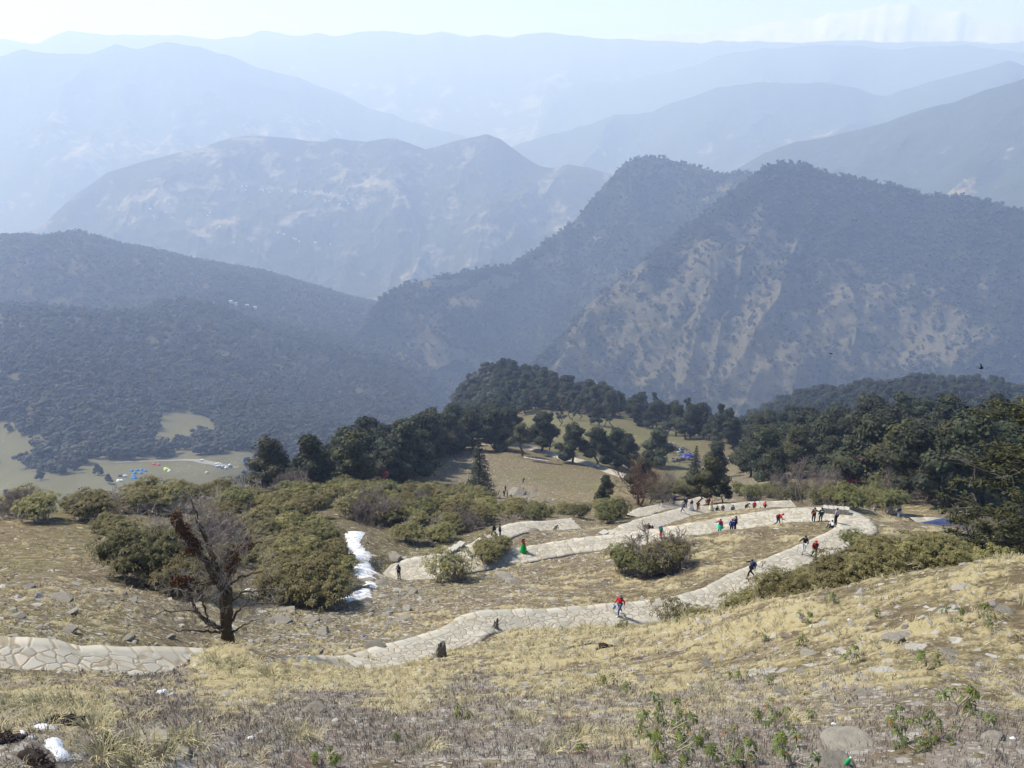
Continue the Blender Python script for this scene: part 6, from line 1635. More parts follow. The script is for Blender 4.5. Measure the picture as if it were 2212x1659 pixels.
def pose(kind, sw=1):
    """joints in metres for a figure 1.68 m tall, looking along -Y"""
    J = dict(pel=(0, 0, .93), wai=(0, .01, 1.08), che=(0, 0, 1.27), nek=(0, .0, 1.42), hed=(0, -.015, 1.53), top=(0, 0, 1.63))
    for s, n in ((1, "L"), (-1, "R")):
        J["sho" + n] = (.17 * s, 0, 1.37); J["elb" + n] = (.23 * s, .03, 1.09); J["wri" + n] = (.24 * s, -.06, .86)
        J["hip" + n] = (.09 * s, 0, .90); J["kne" + n] = (.10 * s, -.03, .49); J["ank" + n] = (.10 * s, .03, .09); J["toe" + n] = (.12 * s, -.14, .035)
    def st(**k): J.update(k)
    if kind == "walk":
        a, b = ("L", "R") if sw > 0 else ("R", "L"); s = 1 if sw > 0 else -1
        st(**{"kne" + a: (.09 * s, -.22, .52), "ank" + a: (.09 * s, -.27, .10), "toe" + a: (.10 * s, -.44, .07), "kne" + b: (-.09 * s, .05, .48), "ank" + b: (-.09 * s, .33, .16), "toe" + b: (-.10 * s, .23, .035),
              "elb" + a: (.24 * s, .17, 1.12), "wri" + a: (.24 * s, .17, .88), "elb" + b: (-.24 * s, -.08, 1.10), "wri" + b: (-.21 * s, -.30, 1.02)})
    elif kind == "bend":
        pose_w = pose("walk", sw); J.update(pose_w)
        for k, y, z in (("wai", -.08, -.02), ("che", -.22, -.08), ("nek", -.34, -.12), ("hed", -.43, -.14), ("top", -.49, -.14), ("shoL", -.28, -.11), ("shoR", -.28, -.11), ("elbL", -.30, -.10), ("elbR", -.30, -.10), ("wriL", -.36, -.08), ("wriR", -.36, -.08)):
            p = J[k]; J[k] = (p[0], p[1] + y, p[2] + z)
    elif kind == "phone":
        st(elbL=(.22, -.10, 1.15), wriL=(.07, -.27, 1.25), elbR=(-.22, -.10, 1.15), wriR=(-.07, -.27, 1.25), hed=(0, -.04, 1.52))
    elif kind == "reach":
        J.update(pose("walk", sw)); st(elbR=(-.20, -.20, 1.32), wriR=(-.17, -.43, 1.40))
    elif kind == "side":
        st(elbR=(-.36, -.06, 1.22), wriR=(-.50, -.20, 1.28))
    elif kind == "stick":
        J.update(pose("walk", sw)); st(elbR=(-.33, -.02, 1.16), wriR=(-.44, -.22, 1.05))
    elif kind == "carry":
        J.update(pose("walk", sw)); st(elbR=(-.26, -.06, 1.10), wriR=(-.30, -.24, .92))
    elif kind == "sit":
        st(pel=(0, 0, .20), wai=(0, .0, .35), che=(0, -.03, .54), nek=(0, -.06, .69), hed=(0, -.09, .80), top=(0, -.08, .90))
        for s, n in ((1, "L"), (-1, "R")):
            J["sho" + n] = (.17 * s, -.04, .64); J["elb" + n] = (.24 * s, -.16, .43); J["wri" + n] = (.12 * s, -.36, .42)
            J["hip" + n] = (.09 * s, -.02, .18); J["kne" + n] = (.14 * s, -.40, .44); J["ank" + n] = (.13 * s, -.52, .09); J["toe" + n] = (.14 * s, -.68, .035)
    return J
def face_dir(J):
    f = np.array(J["toeL"]) - np.array(J["ankL"]); return np.array([0, -1.0, 0])
BODY = {}
def fingers(V, E, R, wi, J, n, s):
    """palm, four fingers and a thumb rooted in the wrist"""
    w = np.array(J["wri" + n]); e = np.array(J["elb" + n]); d = unit(w - e)
    side = unit(np.cross(d, np.array([s, .2, 0.0]))); palm = w + d * .055
    V.append(palm); R.append((.034, .016)); pi = len(V) - 1; E.append((wi, pi))
    for q, ln in zip((-1.5, -.5, .5, 1.5), (.055, .07, .074, .064)):
        b = palm + side * q * .016 + d * .03
        for k, (t, r) in enumerate(((0, .009), (.55, .009), (1.0, .007))):
            V.append(b + d * ln * t + np.array([-s * .25, 0, 0]) * ln * t * t * .6); R.append(r); E.append((pi if k == 0 else len(V) - 2, len(V) - 1))
    b = palm + side * .03 - d * .012
    for k, t in enumerate((0, .5, 1)):
        V.append(b + (d * .6 + side * .8) * .05 * t); R.append(.010 - .001 * k); E.append((pi if k == 0 else len(V) - 2, len(V) - 1))
def body_mesh(kind, sw):
    key = (kind, sw)
    if key in BODY: return BODY[key]
    J = pose(kind, sw); V = []; E = []; R = []; I = {}
    def add(n, r, par=None):
        V.append(np.array(J[n], float)); R.append(r); I[n] = len(V) - 1
        if par is not None: E.append((I[par], I[n]))
    add("pel", .125); add("wai", (.125, .10), "pel"); add("che", (.15, .11), "wai"); add("nek", .05, "che"); add("hed", (.078, .095), "nek"); add("top", (.06, .07), "hed")
    h = np.array(J["hed"]); V.append(h + np.array([0, -.098, -.012])); R.append(.012); E.append((I["hed"], len(V) - 1))         # nose
    for s, n in ((1, "L"), (-1, "R")):
        add("sho" + n, .052, "che"); add("elb" + n, .040, "sho" + n); add("wri" + n, .027, "elb" + n)
        fingers(V, E, R, I["wri" + n], J, n, s)
        add("hip" + n, .085, "pel"); add("kne" + n, .055, "hip" + n); add("ank" + n, .036, "kne" + n); add("toe" + n, .03, "ank" + n)
    me = skin_mesh("body", V, E, R, SKIN)
    me.materials.append(EYE); me.materials.append(plain("lip", (0.22, 0.07, 0.06), .5))
    # eyes, mouth and ears set into the head
    bm = bmesh.new(); bm.from_mesh(me)
    for dx, dy, dz, r, mi, sc in ((.032, -.080, .012, .013, 1, (1, .6, .7)), (-.032, -.080, .012, .013, 1, (1, .6, .7)), (0, -.082, -.055, .024, 2, (1, .5, .3)), (.082, .005, -.005, .028, 0, (.35, .7, 1)), (-.082, .005, -.005, .028, 0, (.35, .7, 1))):
        k = bmesh.ops.create_icosphere(bm, subdivisions=1, radius=r)
        for v in k["verts"]: v.co = Vector((v.co.x * sc[0] + h[0] + dx, v.co.y * sc[1] + h[1] + dy, v.co.z * sc[2] + h[2] + dz))
        for f in {f for v in k["verts"] for f in v.link_faces}: f.material_index = mi; f.smooth = True
    bm.to_mesh(me); bm.free()
    BODY[key] = (me, J); return BODY[key]
GARM = {}
def garment(kind, sw, part, col, long=0.0):
    key = (kind, sw, part, col, long)
    if key in GARM: return GARM[key]
    J = pose(kind, sw); V = []; E = []; R = []; I = {}
    def add(n, r, par=None, f=1.0):
        p = np.array(J[n], float)
        if par is not None and f < 1: p = V[I[par]] + (p - V[I[par]]) * f
        V.append(p); R.append(r); I[n] = len(V) - 1
        if par is not None: E.append((I[par], I[n]))
    if part == "jacket":
        J["pel"] = tuple(np.array(J["pel"]) + np.array([0, 0, -.03]))
        add("pel", (.165, .135)); add("wai", (.155, .13), "pel"); add("che", (.185, .14), "wai"); add("nek", .075, "che", .75)
        for n in "LR": add("sho" + n, .075, "che"); add("elb" + n, .060, "sho" + n); add("wri" + n, .048, "elb" + n, .93)
    elif part == "trousers":
        add("pel", (.145, .125))
        for n in "LR": add("hip" + n, .102, "pel"); add("kne" + n, .074, "hip" + n); add("ank" + n, .062, "kne" + n, .96)
    elif part == "shoes":
        ms = Geo()
        for n in "LR":
            a, t = np.array(J["ank" + n]), np.array(J["toe" + n]); c = (a + t) / 2
            V0, F0 = ico(2); d = t - a; ang = math.atan2(d[0], -d[1])
            W = V0 * np.array([.052, .145, .05]); W[:, 2] = np.maximum(W[:, 2], -.035)
            W = np.stack([W[:, 0] * math.cos(ang) - W[:, 1] * math.sin(ang), W[:, 0] * math.sin(ang) + W[:, 1] * math.cos(ang), W[:, 2]], -1)
            c[2] = min(a[2], t[2] + .05) - .01; W[:, 2] += (-(W[:, 1]) / .145) * (t[2] - a[2] + .055) * .4
            ms.add(W + c, F0)
        GARM[key] = ms.mesh("shoes", [cloth(col)]); return GARM[key]
    GARM[key] = skin_mesh(part, V, E, R, cloth(col)); return GARM[key]
def cap_mesh(name, mat, r=(.098, .108, .105), z0=-.01, back=.02, brim=0.0):
    V, F = ico(3); W = V * np.array(r)
    keep = (W[:, 2] > z0) | ((W[:, 1] > back) & (W[:, 2] > -.07))
    F = F[keep[F].all(1)]
    g = Geo(); g.add(W, F)
    if brim:
        n = 16; th = np.linspace(0, 2 * math.pi, n, endpoint=False)
        a = np.stack([np.cos(th) * r[0], np.sin(th) * r[1], np.full(n, .03)], -1); b = np.stack([np.cos(th) * (r[0] + brim), np.sin(th) * (r[1] + brim), np.full(n, .015)], -1)
        i = np.arange(n); g.add(np.concatenate([a, b]), np.stack([i, (i + 1) % n, n + (i + 1) % n, n + i], -1))
    return g.mesh(name, [mat])
def flow(name, mat, pts, rad, seg=8, flat=1.0):
    g = Geo(); add_tube(g, pts, rad, seg); return g.mesh(name, [mat])
def person(u, v, d, face, kind="stand", sw=1, top="navy", legs="black", shoes="black", hair="short", label="", h=1.68, pack=None, skirt=None, hat=None, stick=False, bag=None, strap=None, stripe=None, patch=None, scarf=None, group=None):
    """face: direction looked at in degrees, 0 = towards the camera, 90 = to the right of the picture"""
    p = hit(u, v) if d is None else at(u, v, d)
    k = h / 1.68
    # stand on the paving where there is paving
    for nm, w, c, zc in _pc:
        dd = ((c[:, 0] - p[0]) ** 2 + (c[:, 1] - p[1]) ** 2); i = int(dd.argmin())
        if dd[i] < (w / 2) ** 2: p[2] = zc[i] + .01; break
    e = empty("person", p, face * D2R, k); tag(e, label, "person", group)
    body, J = body_mesh(kind, sw)
    link("body", body, e)
    link("jacket", garment(kind, sw, "jacket", top), e)
    tr = link("trousers", garment(kind, sw, "trousers", legs), e) if legs else None
    link("shoes", garment(kind, sw, "shoes", shoes), e)
    hd = np.array(J["hed"]) + np.array([0, .005, .03]); nek = np.array(J["nek"]); che = np.array(J["che"]); pel = np.array(J["pel"])
    lean = math.atan2(-(J["nek"][1] - J["pel"][1]), J["nek"][2] - J["pel"][2])
    if hair: link("hair", SH["hair"], e, tuple(hd))
    if hair == "long": link("long_hair", flow("long_hair", HAIR, [hd + (0, .07, .02), hd + (0, .12, -.12), che + (0, .15, .02), che + (0, .16, -.16)], [.06, .085, .08, .03]), e)
    if hat: link("hat", cap_mesh("hat", cloth(hat), (.105, .115, .115), .005, .2, .05), e, tuple(hd + (0, 0, .008)))
    if scarf: link("headscarf", flow("headscarf", cloth(scarf), [hd + (0, .02, .09), hd + (0, .05, .0), nek + (0, .05, 0), che + (0, .08, 0)], [.075, .112, .11, .15], 10), e)
    if skirt:
        c, zl = skirt; g = Geo(); n = 20; th = np.arange(n) / n * 2 * math.pi
        rows = []
        for f in np.linspace(0, 1, 6):
            rr = (.17 + .20 * f) * (1 + .07 * f * np.sin(th * 6)); z = pel[2] + .08 - (pel[2] + .08 - zl) * f
            rows.append(np.stack([np.cos(th) * rr, np.sin(th) * rr * 1.05 + .03 * f, np.full(n, z)], -1))
        i = np.arange(n); F = np.concatenate([np.stack([r * n + i, r * n + (i + 1) % n, (r + 1) * n + (i + 1) % n, (r + 1) * n + i], -1) for r in range(5)])
        g.add(np.concatenate(rows), F); link("skirt", g.mesh("skirt", [cloth(c)]), e)
    if pack:
        g = Geo(); V, F = ico(3); W = np.sign(V) * np.abs(V) ** .55 * np.array([.155, .11, .24]); g.add(W, F)
        W2 = np.sign(V) * np.abs(V) ** .6 * np.array([.11, .05, .11]) + np.array([0, .11, -.07]); g.add(W2, F)
        for s in (-1, 1): add_tube(g, [(s * .09, -.06, .20), (s * .11, -.24, .17), (s * .12, -.27, .0), (s * .11, -.10, -.18)], .022, 5)
        b = link("backpack", g.mesh("backpack", [cloth(pack)]), e, tuple(che + (0, .22, -.04)), (lean * .9, 0, 0))
        if patch:
            q = Geo(); V, F = ico(1); q.add(V * np.array([.05, .012, .05]), F); link("badge", q.mesh("badge", [cloth(patch)]), b, (.0, .165, -.07))
    if strap:
        link("strap", flow("strap", cloth(strap), [che + (-.13, -.13, .10), che + (-.02, -.155, -.06), che + (.12, -.13, -.22), che + (.13, .08, -.26), che + (-.02, .16, -.06), che + (-.12, .12, .10)], .03, 5), e)
    if stripe:
        g = Geo(); box(g, (0, .155, .03), (.24, .02, .05)); link("stripe", g.mesh("stripe", [cloth(stripe)]), e, tuple(che))
    if stick:
        w = np.array(J["wriR"]) + (0, -.03, -.05); g = Geo(); add_tube(g, [w + (0, 0, .18), w + (-.03, -.10, -.45), (w[0] - .06, w[1] - .2, .0)], .013, 5)
        s = link("walking_stick", g.mesh("walking_stick", [BARK])); s.location = e.location; s.rotation_euler = e.rotation_euler; s.scale = e.scale
        tag(s, "thin walking stick held by the " + stick, "walking stick")
    if bag:
        c, nm, lab = bag; w = np.array(J["wriR"]); g = Geo(); V, F = ico(2); W = np.sign(V) * np.abs(V) ** .7 * np.array([.10, .15, .16]) + w + (0, -.03, -.30); g.add(W, F)
        add_tube(g, [w + (0, -.09, -.17), w + (0, -.03, -.07), w + (0, .03, -.17)], .012, 5)
        s = link(nm, g.mesh(nm, [cloth(c)])); s.location = e.location; s.rotation_euler = e.rotation_euler; s.scale = e.scale; tag(s, lab, "bag")
    return e
SH = {"hair": cap_mesh("hair", HAIR)}
person(1338, 1331, 58, -48, "carry", 1, "red", "jeans", "white", "long", "woman in red jacket and jeans walking down the path with a grey cap", 1.66, hat="grey", bag=("paleblue", "carrier_bag", "pale carrier bag in the hand of the woman in red"))
person(1620, 1252, 67, -82, "reach", 1, "navy", "black", "paleblue", "short", "person in a puffy navy jacket with grey backpack stretching one hand forward", 1.72, pack="slate", patch="red")
person(1735, 1197, 74, -22, "stick", -1, "black", "white", "grey", "short", "person in black top and white trousers striding with a stick", 1.72, stick="person in white trousers")
person(1758, 1202, 73.5, -8, "walk", 1, "maroon", "camo", "black", None, "person in dark jacket over red shirt with a red cap and camouflage trousers", 1.7, hat="red", strap="red")
person(1803, 1138, 85, -150, "stand", 1, "pinkgrey", "black", "black", "short", "tall person in pale pinkish sweater standing in the hairpin bend", 1.82)
person(1796, 1147, 83.5, -70, "sit", 1, "white", "black", "black", "short", "person in white shirt sitting on the inner edge of the hairpin", 1.5)
person(1757, 1123, 87, 160, "side", 1, "navy", "black", "white", "short", "person in navy jacket with an orange strap leaning by the hairpin wall", 1.74, strap="orange")
person(1772, 1124, 87, 178, "stand", 1, "green", "navy", "black", "short", "person in dark green jacket with a white stripe across the back by the wall", 1.72, stripe="white")
person(1680, 1124, 86, 75, "bend", 1, "red", "jeans", "white", "short", "person in red jacket with red backpack bending forward while walking", 1.7, pack="maroon")
person(1580, 1143, 84.5, 150, "stand", 1, "blue", "navy", "black", "short", "person in bright blue jacket with back turned, left of a pair", 1.72)
person(1588, 1141, 85, -130, "phone", 1, "navy", "black", "black", "short", "person in navy jacket right of the person in bright blue", 1.72)
person(1555, 1142, 84.5, -20, "side", 1, "magenta", "purple", "red", "long", "woman with magenta sleeves, blue front and green skirt raising an arm", 1.62, skirt=("skirtgreen", .62), strap="blue")
person(1427, 1163, 84, 30, "stand", 1, "teal", "red", "red", "short", "child in teal top behind the leafless twigs of the loop bush", 1.35, pack="blue")
person(1401, 1138, 95, -10, "sit", 1, "black", "black", "black", "short", "person in black sitting on the path between two small children", 1.7)
person(1393, 1142, 94, 15, "stand", 1, "grey", "tan", "black", "short", "small child in grey left of the sitting person in black", 1.0)
person(1409, 1142, 95, -25, "stand", 1, "purple", "pink", "black", "short", "small child in purple right of the sitting person in black", 1.0)
person(1473, 1117, 113, -75, "walk", 1, "grey", "jeans", "white", "short", "person in grey jacket and jeans striding up the upper path", 1.72)
person(1479, 1110, 116, 160, "stand", 1, "black", "black", "black", None, "person in black with grey hat and dark backpack on the upper path", 1.74, hat="grey", pack="black")
person(1492, 1109, 116, -160, "stand", 1, "maroon", "white", "white", "long", "woman in a long white dress and maroon shawl on the upper path", 1.6, skirt=("white", .12))
person(1506, 1110, 116, 170, "walk", -1, "maroon", "brown", "black", "short", "person in dark red brown clothes with an orange bag by the gnarled oak", 1.66, bag=("orange", "shoulder_bag", "orange bag beside the person in red brown clothes"))
person(1524, 1103, 119, 90, "bend", 1, "brown", "brown", "black", "short", "stooping person in brown under the gnarled oak", 1.66)
person(1535, 1106, 118, -170, "stand", 1, "cream", "cream", "tan", None, "woman in pale yellow dress with a pink headscarf on the upper path", 1.58, skirt=("cream", .2), scarf="pink")
person(1548, 1106, 118, 20, "sit", 1, "black", "black", "black", "short", "person in black sitting low right of the woman with pink headscarf", 1.7)
person(1561, 1105, 119, -30, "sit", 1, "brown", "grey", "black", "short", "person in brown sitting behind the grassy crest", 1.7)
person(1582, 1107, 118, 170, "stand", 1, "slate", "navy", "black", "short", "person in dark slate clothes standing straight on the upper path", 1.72)
person(1610, 1106, 121, 60, "bend", 1, "black", "black", "black", "short", "person in black bending behind the grassy crest", 1.7)
person(1628, 1105, 122, -20, "stand", 1, "red", "maroon", "black", "short", "person in red jacket standing behind the grassy crest, left of two in red", 1.68)
person(1640, 1106, 122, 45, "sit", 1, "brown", "black", "black", "short", "person in brown sitting between two people in red", 1.7)
person(1651, 1105, 123, 100, "walk", 1, "red", "black", "black", "short", "person in red jacket and black trousers walking, right of two in red", 1.7)
person(1430, 1098, 132, 30, "walk", 1, "black", "white", "white", "short", "person in black jacket with white front on the far bend", 1.68)
person(1449, 1093, 138, -60, "walk", -1, "slate", "cream", "black", "short", "person in slate jacket and pale trousers on the far bend", 1.68)
person(1456, 1093, 138, 170, "stand", 1, "violet", "navy", "black", "short", "person in violet blue jacket on the far bend", 1.7)
person(1131, 1197, 81.5, 70, "walk", 1, "red", "emerald", "black", "long", "woman in red top and long bright green skirt walking right", 1.6, skirt=("emerald", .10))
person(1028, 1192, 81.5, 175, "walk", 1, "purple", "navy", "black", "short", "person in purple jacket with a pink backpack walking away", 1.6, pack="pink")
person(1029, 1204, 80, 160, "walk", -1, "red", "jeans", "black", "long", "person in red jacket and jeans just below the purple jacket", 1.35, pack="red")
person(1067, 1157, 87.5, -80, "reach", 1, "black", "black", "black", "short", "person in black jacket half hidden behind the bush, left of two", 1.7)
person(1080, 1159, 87, 100, "stand", 1, "navy", "black", "black", "short", "person in navy jacket half hidden behind the bush, right of two", 1.7)
person(862, 1243, 77, -15, "phone", 1, "navy", "black", "black", "short", "person in blue jacket alone at the left bend looking at a phone", 1.62, strap="paleblue")
person(1335, 1028, 248, 150, "stand", 1, "slate", "black", "black", "short", "dark clothed person on the hill path, left of two", 1.7)
person(1342, 1026, 251, -30, "walk", 1, "brown", "black", "black", "short", "brown clothed person on the hill path, right of two", 1.7)
for u, v, d, k_, c, lab in ((1130, 1043, 212, "bend", "black", "person in black bending above the outcrop on the brown hill"), (1131, 1056, 199, "sit", "black", "person in black sitting on the largest slab of the outcrop"), (1092, 1058, 198, "stand", "slate", "person in slate clothes standing behind the outcrop"), (1089, 1072, 187, "stand", "black", "dark person standing at the left foot of the outcrop"), (1096, 1073, 186, "stand", "grey", "grey person at the foot of the outcrop, right of the dark one"), (1105, 1072, 187, "sit", "black", "dark person crouching in front of the largest slab")):
    person(u, v, d, float(R7.random() * 360), k_, 1, c, "black", "black", "short", lab, 1.7)
person(2032, 1142, 101, 20, "sit", 1, "red", "maroon", "black", "short", "person in red sitting on the pale slab by the dark tarpaulin", 1.75)
person(2015, 1148, 99, -40, "sit", 1, "black", "black", "black", "short", "person in black sitting left of the person in red by the tarpaulin", 1.75)
person(1940, 1119, 109, 20, "stand", 1, "navy", "paleblue", "white", "short", "person in navy on the brown shoulder before the right wood", 1.6)
person(1886, 1121, 104, -10, "sit", 1, "pinkgrey", "grey", "black", "short", "person in pale shirt sitting on the far side of the brown shoulder", 1.7)

# ================================================================= WALLS, STUMPS, LOGS AND SMALL THINGS
WALLS = plain("dressed_stone", (0.40, 0.375, 0.32), .9, .1, .25, 3); WALLT = plain("pale_cap_stone", (0.40, 0.375, 0.32), .9, .1, .25, 3)
def stone_seat(pts, w, h, ncap, label, rough=.03):
    """low dry stone bench wall with cap slabs, following ground points"""
    A, B = np.array(pts[0]), np.array(pts[1]); L = np.linalg.norm((B - A)[:2]); rz = math.atan2(B[1] - A[1], B[0] - A[0])
    e = empty("stone_bench_wall", ((A[0] + B[0]) / 2, (A[1] + B[1]) / 2, min(A[2], B[2]) - .05), rz); tag(e, label, "wall")
    g = Geo(); rng = np.random.default_rng(int(L * 100)); rows = 3; hh = (h + .1) / rows; dz = (B[2] - A[2]) 
    for r in range(rows):
        x = -L / 2
        while x < L / 2 - .08:
            l = min(.25 + .3 * rng.random(), L / 2 - x)
            f = (x + l / 2) / L + .5
            zb = f * max(dz, 0) + (1 - f) * max(-dz, 0)
            box(g, (x + l / 2, rough * rng.normal() * .5, zb + hh * (r + .5)), (l - .02, w + rough * rng.normal(), hh - .015), 0, .03 * rng.normal(), .97); x += l
    link("stones", g.mesh("stones", [WALLS], False), e)
    c = Geo()
    for i in range(ncap):
        f = (i + .5) / ncap; zb = f * max(dz, 0) + (1 - f) * max(-dz, 0)
        box(c, ((f - .5) * L, 0, zb + h + .1 + .05), (L / ncap - .03, w + .1, .09), 0, .02 * rng.normal(), .98)
    link("cap_slabs", c.mesh("cap_slabs", [WALLT], False), e)
stone_seat((at(943, 1212, 79.5), at(1000, 1191, 84)), .6, .42, 5, "low stone bench wall with five cap slabs above the left bend")
stone_seat((at(1297, 1165, 85.6), at(1372, 1146, 91)), .65, .42, 6, "rough stone bench wall where the two path arms meet")
stone_seat((at(1775, 1113, 89.0), at(1832, 1117, 88.8)), .6, .6, 5, "grey stone seat wall along the outer edge of the hairpin")
def stump(u, v, d, s, label, mat, seed, tilt=.1):
    p = hit(u, v) if d is None else at(u, v, d); rng = np.random.default_rng(seed)
    e = empty("tree_stump", p, rng.random() * 6.28); e.rotation_euler = (tilt, .1, rng.random()); tag(e, label, "stump")
    g = Geo(); n = 9; th = np.arange(14) / 14 * 6.283; rows = []
    for i in range(n):
        f = i / (n - 1); r = s * (.42 - .16 * f + .20 * (1 - f) ** 4) * (1 + .22 * np.sin(th * 3 + seed) + .10 * rng.normal(size=14)); z = s * (-.25 + 1.35 * f) + (s * .35 * np.maximum(0, np.sin(th * 2 + 1)) + .12 * s * rng.normal(size=14)) * f ** 3
        rows.append(np.stack([np.cos(th) * r, np.sin(th) * r, z], -1))
    i = np.arange(14); F = np.concatenate([np.stack([k * 14 + i, k * 14 + (i + 1) % 14, (k + 1) * 14 + (i + 1) % 14, (k + 1) * 14 + i], -1) for k in range(n - 1)])
    V = np.concatenate(rows + [np.array([[0, 0, s * .55]])]); g.add(V, F); c = len(V) - 1
    g.T.append(np.stack([(n - 1) * 14 + i, (n - 1) * 14 + (i + 1) % 14, np.full(14, c)], -1)); g.ma.append(np.zeros(14))
    link("wood", g.mesh("wood", [mat], False), e)
    r_ = Geo()
    for k in range(5): a = k * 1.3 + rng.random(); add_tube(r_, [(0, 0, .1 * s), (.4 * s * math.cos(a), .4 * s * math.sin(a), .02 * s), (.85 * s * math.cos(a), .85 * s * math.sin(a), -.12 * s)], [.12 * s, .09 * s, .03 * s], 6)
    link("roots", r_.mesh("roots", [mat]), e)
STUMPM = bark_material("weathered_stump_wood", (0.05, 0.045, 0.04), (0.24, 0.215, 0.19), 8)
DRIFT = bark_material("bleached_wood", (0.25, 0.22, 0.19), (0.50, 0.46, 0.40), 7)
stump(951, 1424, 37.6, .62, "dark weathered tree stump on the grassy crest below the path", STUMPM, 4)
stump(1196, 1139, 93, 1.0, "bleached pale stump at the end of the middle path arm", DRIFT, 6, .5)
stump(1070, 1346, 52, .5, "small grey stump on the upper edge of the path left of the woman in red", STUMPM, 8)
def log(a, b, r, label, mat, seed, d=None):
    A = hit(*a) if d is None else at(a[0], a[1], d[0]); B = hit(*b) if d is None else at(b[0], b[1], d[1]); rng = np.random.default_rng(seed)
    t = np.linspace(0, 1, 6)[:, None]; p = A * (1 - t) + B * t; p[:, 2] = hgrid(p[:, 0], p[:, 1]) + r * .75; c = p.mean(0)
    e = empty("fallen_log", c); tag(e, label, "log"); g = Geo(); add_tube(g, p - c + rng.normal(size=p.shape) * r * .2, np.linspace(r, r * .6, 6), 8); link("trunk", g.mesh("trunk", [mat]), e)
    h = Geo()
    for k in range(3): j = 1 + k; add_tube(h, [p[j] - c, p[j] - c + unit(rng.normal(size=3) + (0, 0, .8)) * r * 3.5], [r * .35, r * .15], 5)
    link("branch_stub", h.mesh("branch_stub", [mat]), e)
log((1132, 992), (1192, 1000), .32, "long fallen log on the brow of the brown hill", DRIFT, 1, (263, 258))
log((1150, 1001), (1215, 1004), .26, "second fallen log in front of the long one on the brown hill", BARK, 2, (256, 252))
log((1220, 1405), (1285, 1388), .05, "thin dead branch lying in the yellow grass of the brow", STUMPM, 3)
log((1600, 1068), (1650, 1056), .3, "dark fallen trunk in the stony hollow", BARK, 4, (168, 178))
log((1290, 1062), (1312, 1057), .2, "pale broken log on the lower brown hill", DRIFT, 5, (182, 186))
def snag(u, v, d, h, label):
    p = at(u, v, d); g = bare_tree(77, h, 2, .2, 1, .16, .02, 2); o = link("dead_snag", g.mesh("dead_snag", [DRIFT]), None, tuple(p)); tag(o, label, "dead tree")
snag(437, 1064, 150, 9, "bleached dead snag standing up behind the left bushes")
snag(1590, 992, 300, 9, "bare dead pole beside the ruined huts")
# litter
def scrap(u, v, c, s, label, d=None):
    p = hit(u, v) if d is None else at(u, v, d); V, F = ico(2); rng = np.random.default_rng(int(u * 7 + v))
    W = V * np.array([s, s * .7, s * .45]) * (1 + .35 * fbm(V[:, 0] * 3 + u, V[:, 1] * 3 + V[:, 2] * 2, 3, 5))[:, None]
    o = link("plastic_scrap", mk_mesh("plastic_scrap", W, F, [plain("plastic_" + c, CLOTH[c], .35, .5)], smooth=False), None, (p[0], p[1], p[2] + s * .3)); tag(o, label, "litter")
scrap(345, 1497, "white", .10, "crumpled white litter on the left bank below the path"); scrap(356, 1494, "paleblue", .09, "pale blue litter beside the white litter on the left bank"); scrap(542, 1596, "white", .06, "white wrapper in the lower left heather"); scrap(435, 1560, "paleblue", .05, "bluish wrapper in the left heather")
scrap(786, 1376, "blue", .09, "small blue plastic piece on the rubble slope"); scrap(2188, 1597, "white", .05, "white paper scrap at the bottom right edge"); scrap(1800, 1565, "white", .05, "white paper scrap among pale stones at the bottom right"); scrap(1835, 1340, "white", .07, "white litter high on the right brow"); scrap(660, 1292, "cream", .16, "yellow plastic caught in the bush stems by the snow", 60)
def bottle(u, v, label):
    p = hit(u, v); e = empty("plastic_bottle", p); e.rotation_euler = (.25, .1, .3); tag(e, label, "bottle")
    g = Geo(); prof = [(.0, .0), (.032, .0), (.034, .02), (.033, .12), (.034, .16), (.028, .19), (.013, .22), (.012, .235)]
    n = 12; th = np.arange(n) / n * 6.283; R_ = np.concatenate([np.stack([np.cos(th) * r, np.sin(th) * r, np.full(n, z)], -1) for r, z in prof]); i = np.arange(n)
    g.add(R_, np.concatenate([np.stack([k * n + i, k * n + (i + 1) % n, (k + 1) * n + (i + 1) % n, (k + 1) * n + i], -1) for k in range(len(prof) - 1)]))
    link("bottle_body", g.mesh("bottle_body", [plain("green_plastic", (0.01, 0.33, 0.10), .25, .5)]), e)
    c = Geo(); add_tube(c, [(0, 0, .232), (0, 0, .255)], .016, 10); link("bottle_cap", c.mesh("bottle_cap", [plain("white_plastic", (0.7, 0.7, 0.7), .4, .4)]), e)
bottle(1824, 1656, "small green plastic bottle at the bottom edge of the picture")
# dark tarpaulin by the slab path
def tarp(u, v, d, sx, sy, c, label, seed, rz=0.2, h=.5):
    p = at(u, v, d); n = 14; x, y = np.meshgrid(np.linspace(-1, 1, n), np.linspace(-1, 1, n), indexing='ij')
    z = h * (1 - .55 * (x ** 2 + y ** 2)) + .22 * h * fbm(x * 2.2 + seed, y * 2.2, 3, seed)
    i = np.arange(n - 1)[:, None] * n + np.arange(n - 1)[None]; F = np.stack([i, i + n, i + n + 1, i + 1], -1).reshape(-1, 4)
    g = Geo(); g.add(np.stack([x * sx, y * sy, z], -1).reshape(-1, 3), F)
    o = link("tarpaulin", g.mesh("tarpaulin", [plain("tarpaulin_" + c, CLOTH[c], .4, .4, .25, 3)]), None, (p[0], p[1], p[2] - .05), (0, 0, rz)); m = o.modifiers.new("thickness", 'SOLIDIFY'); m.thickness = .03; tag(o, label, "tarpaulin")
tarp(2048, 1152, 97, 2.6, 1.3, "navy", "dark blue tarpaulin spread below the people by the big fir", 3)
tarp(2095, 1143, 100, 2.2, 1.2, "slate", "grey tarpaulin right of the dark blue one, under the big fir", 5)

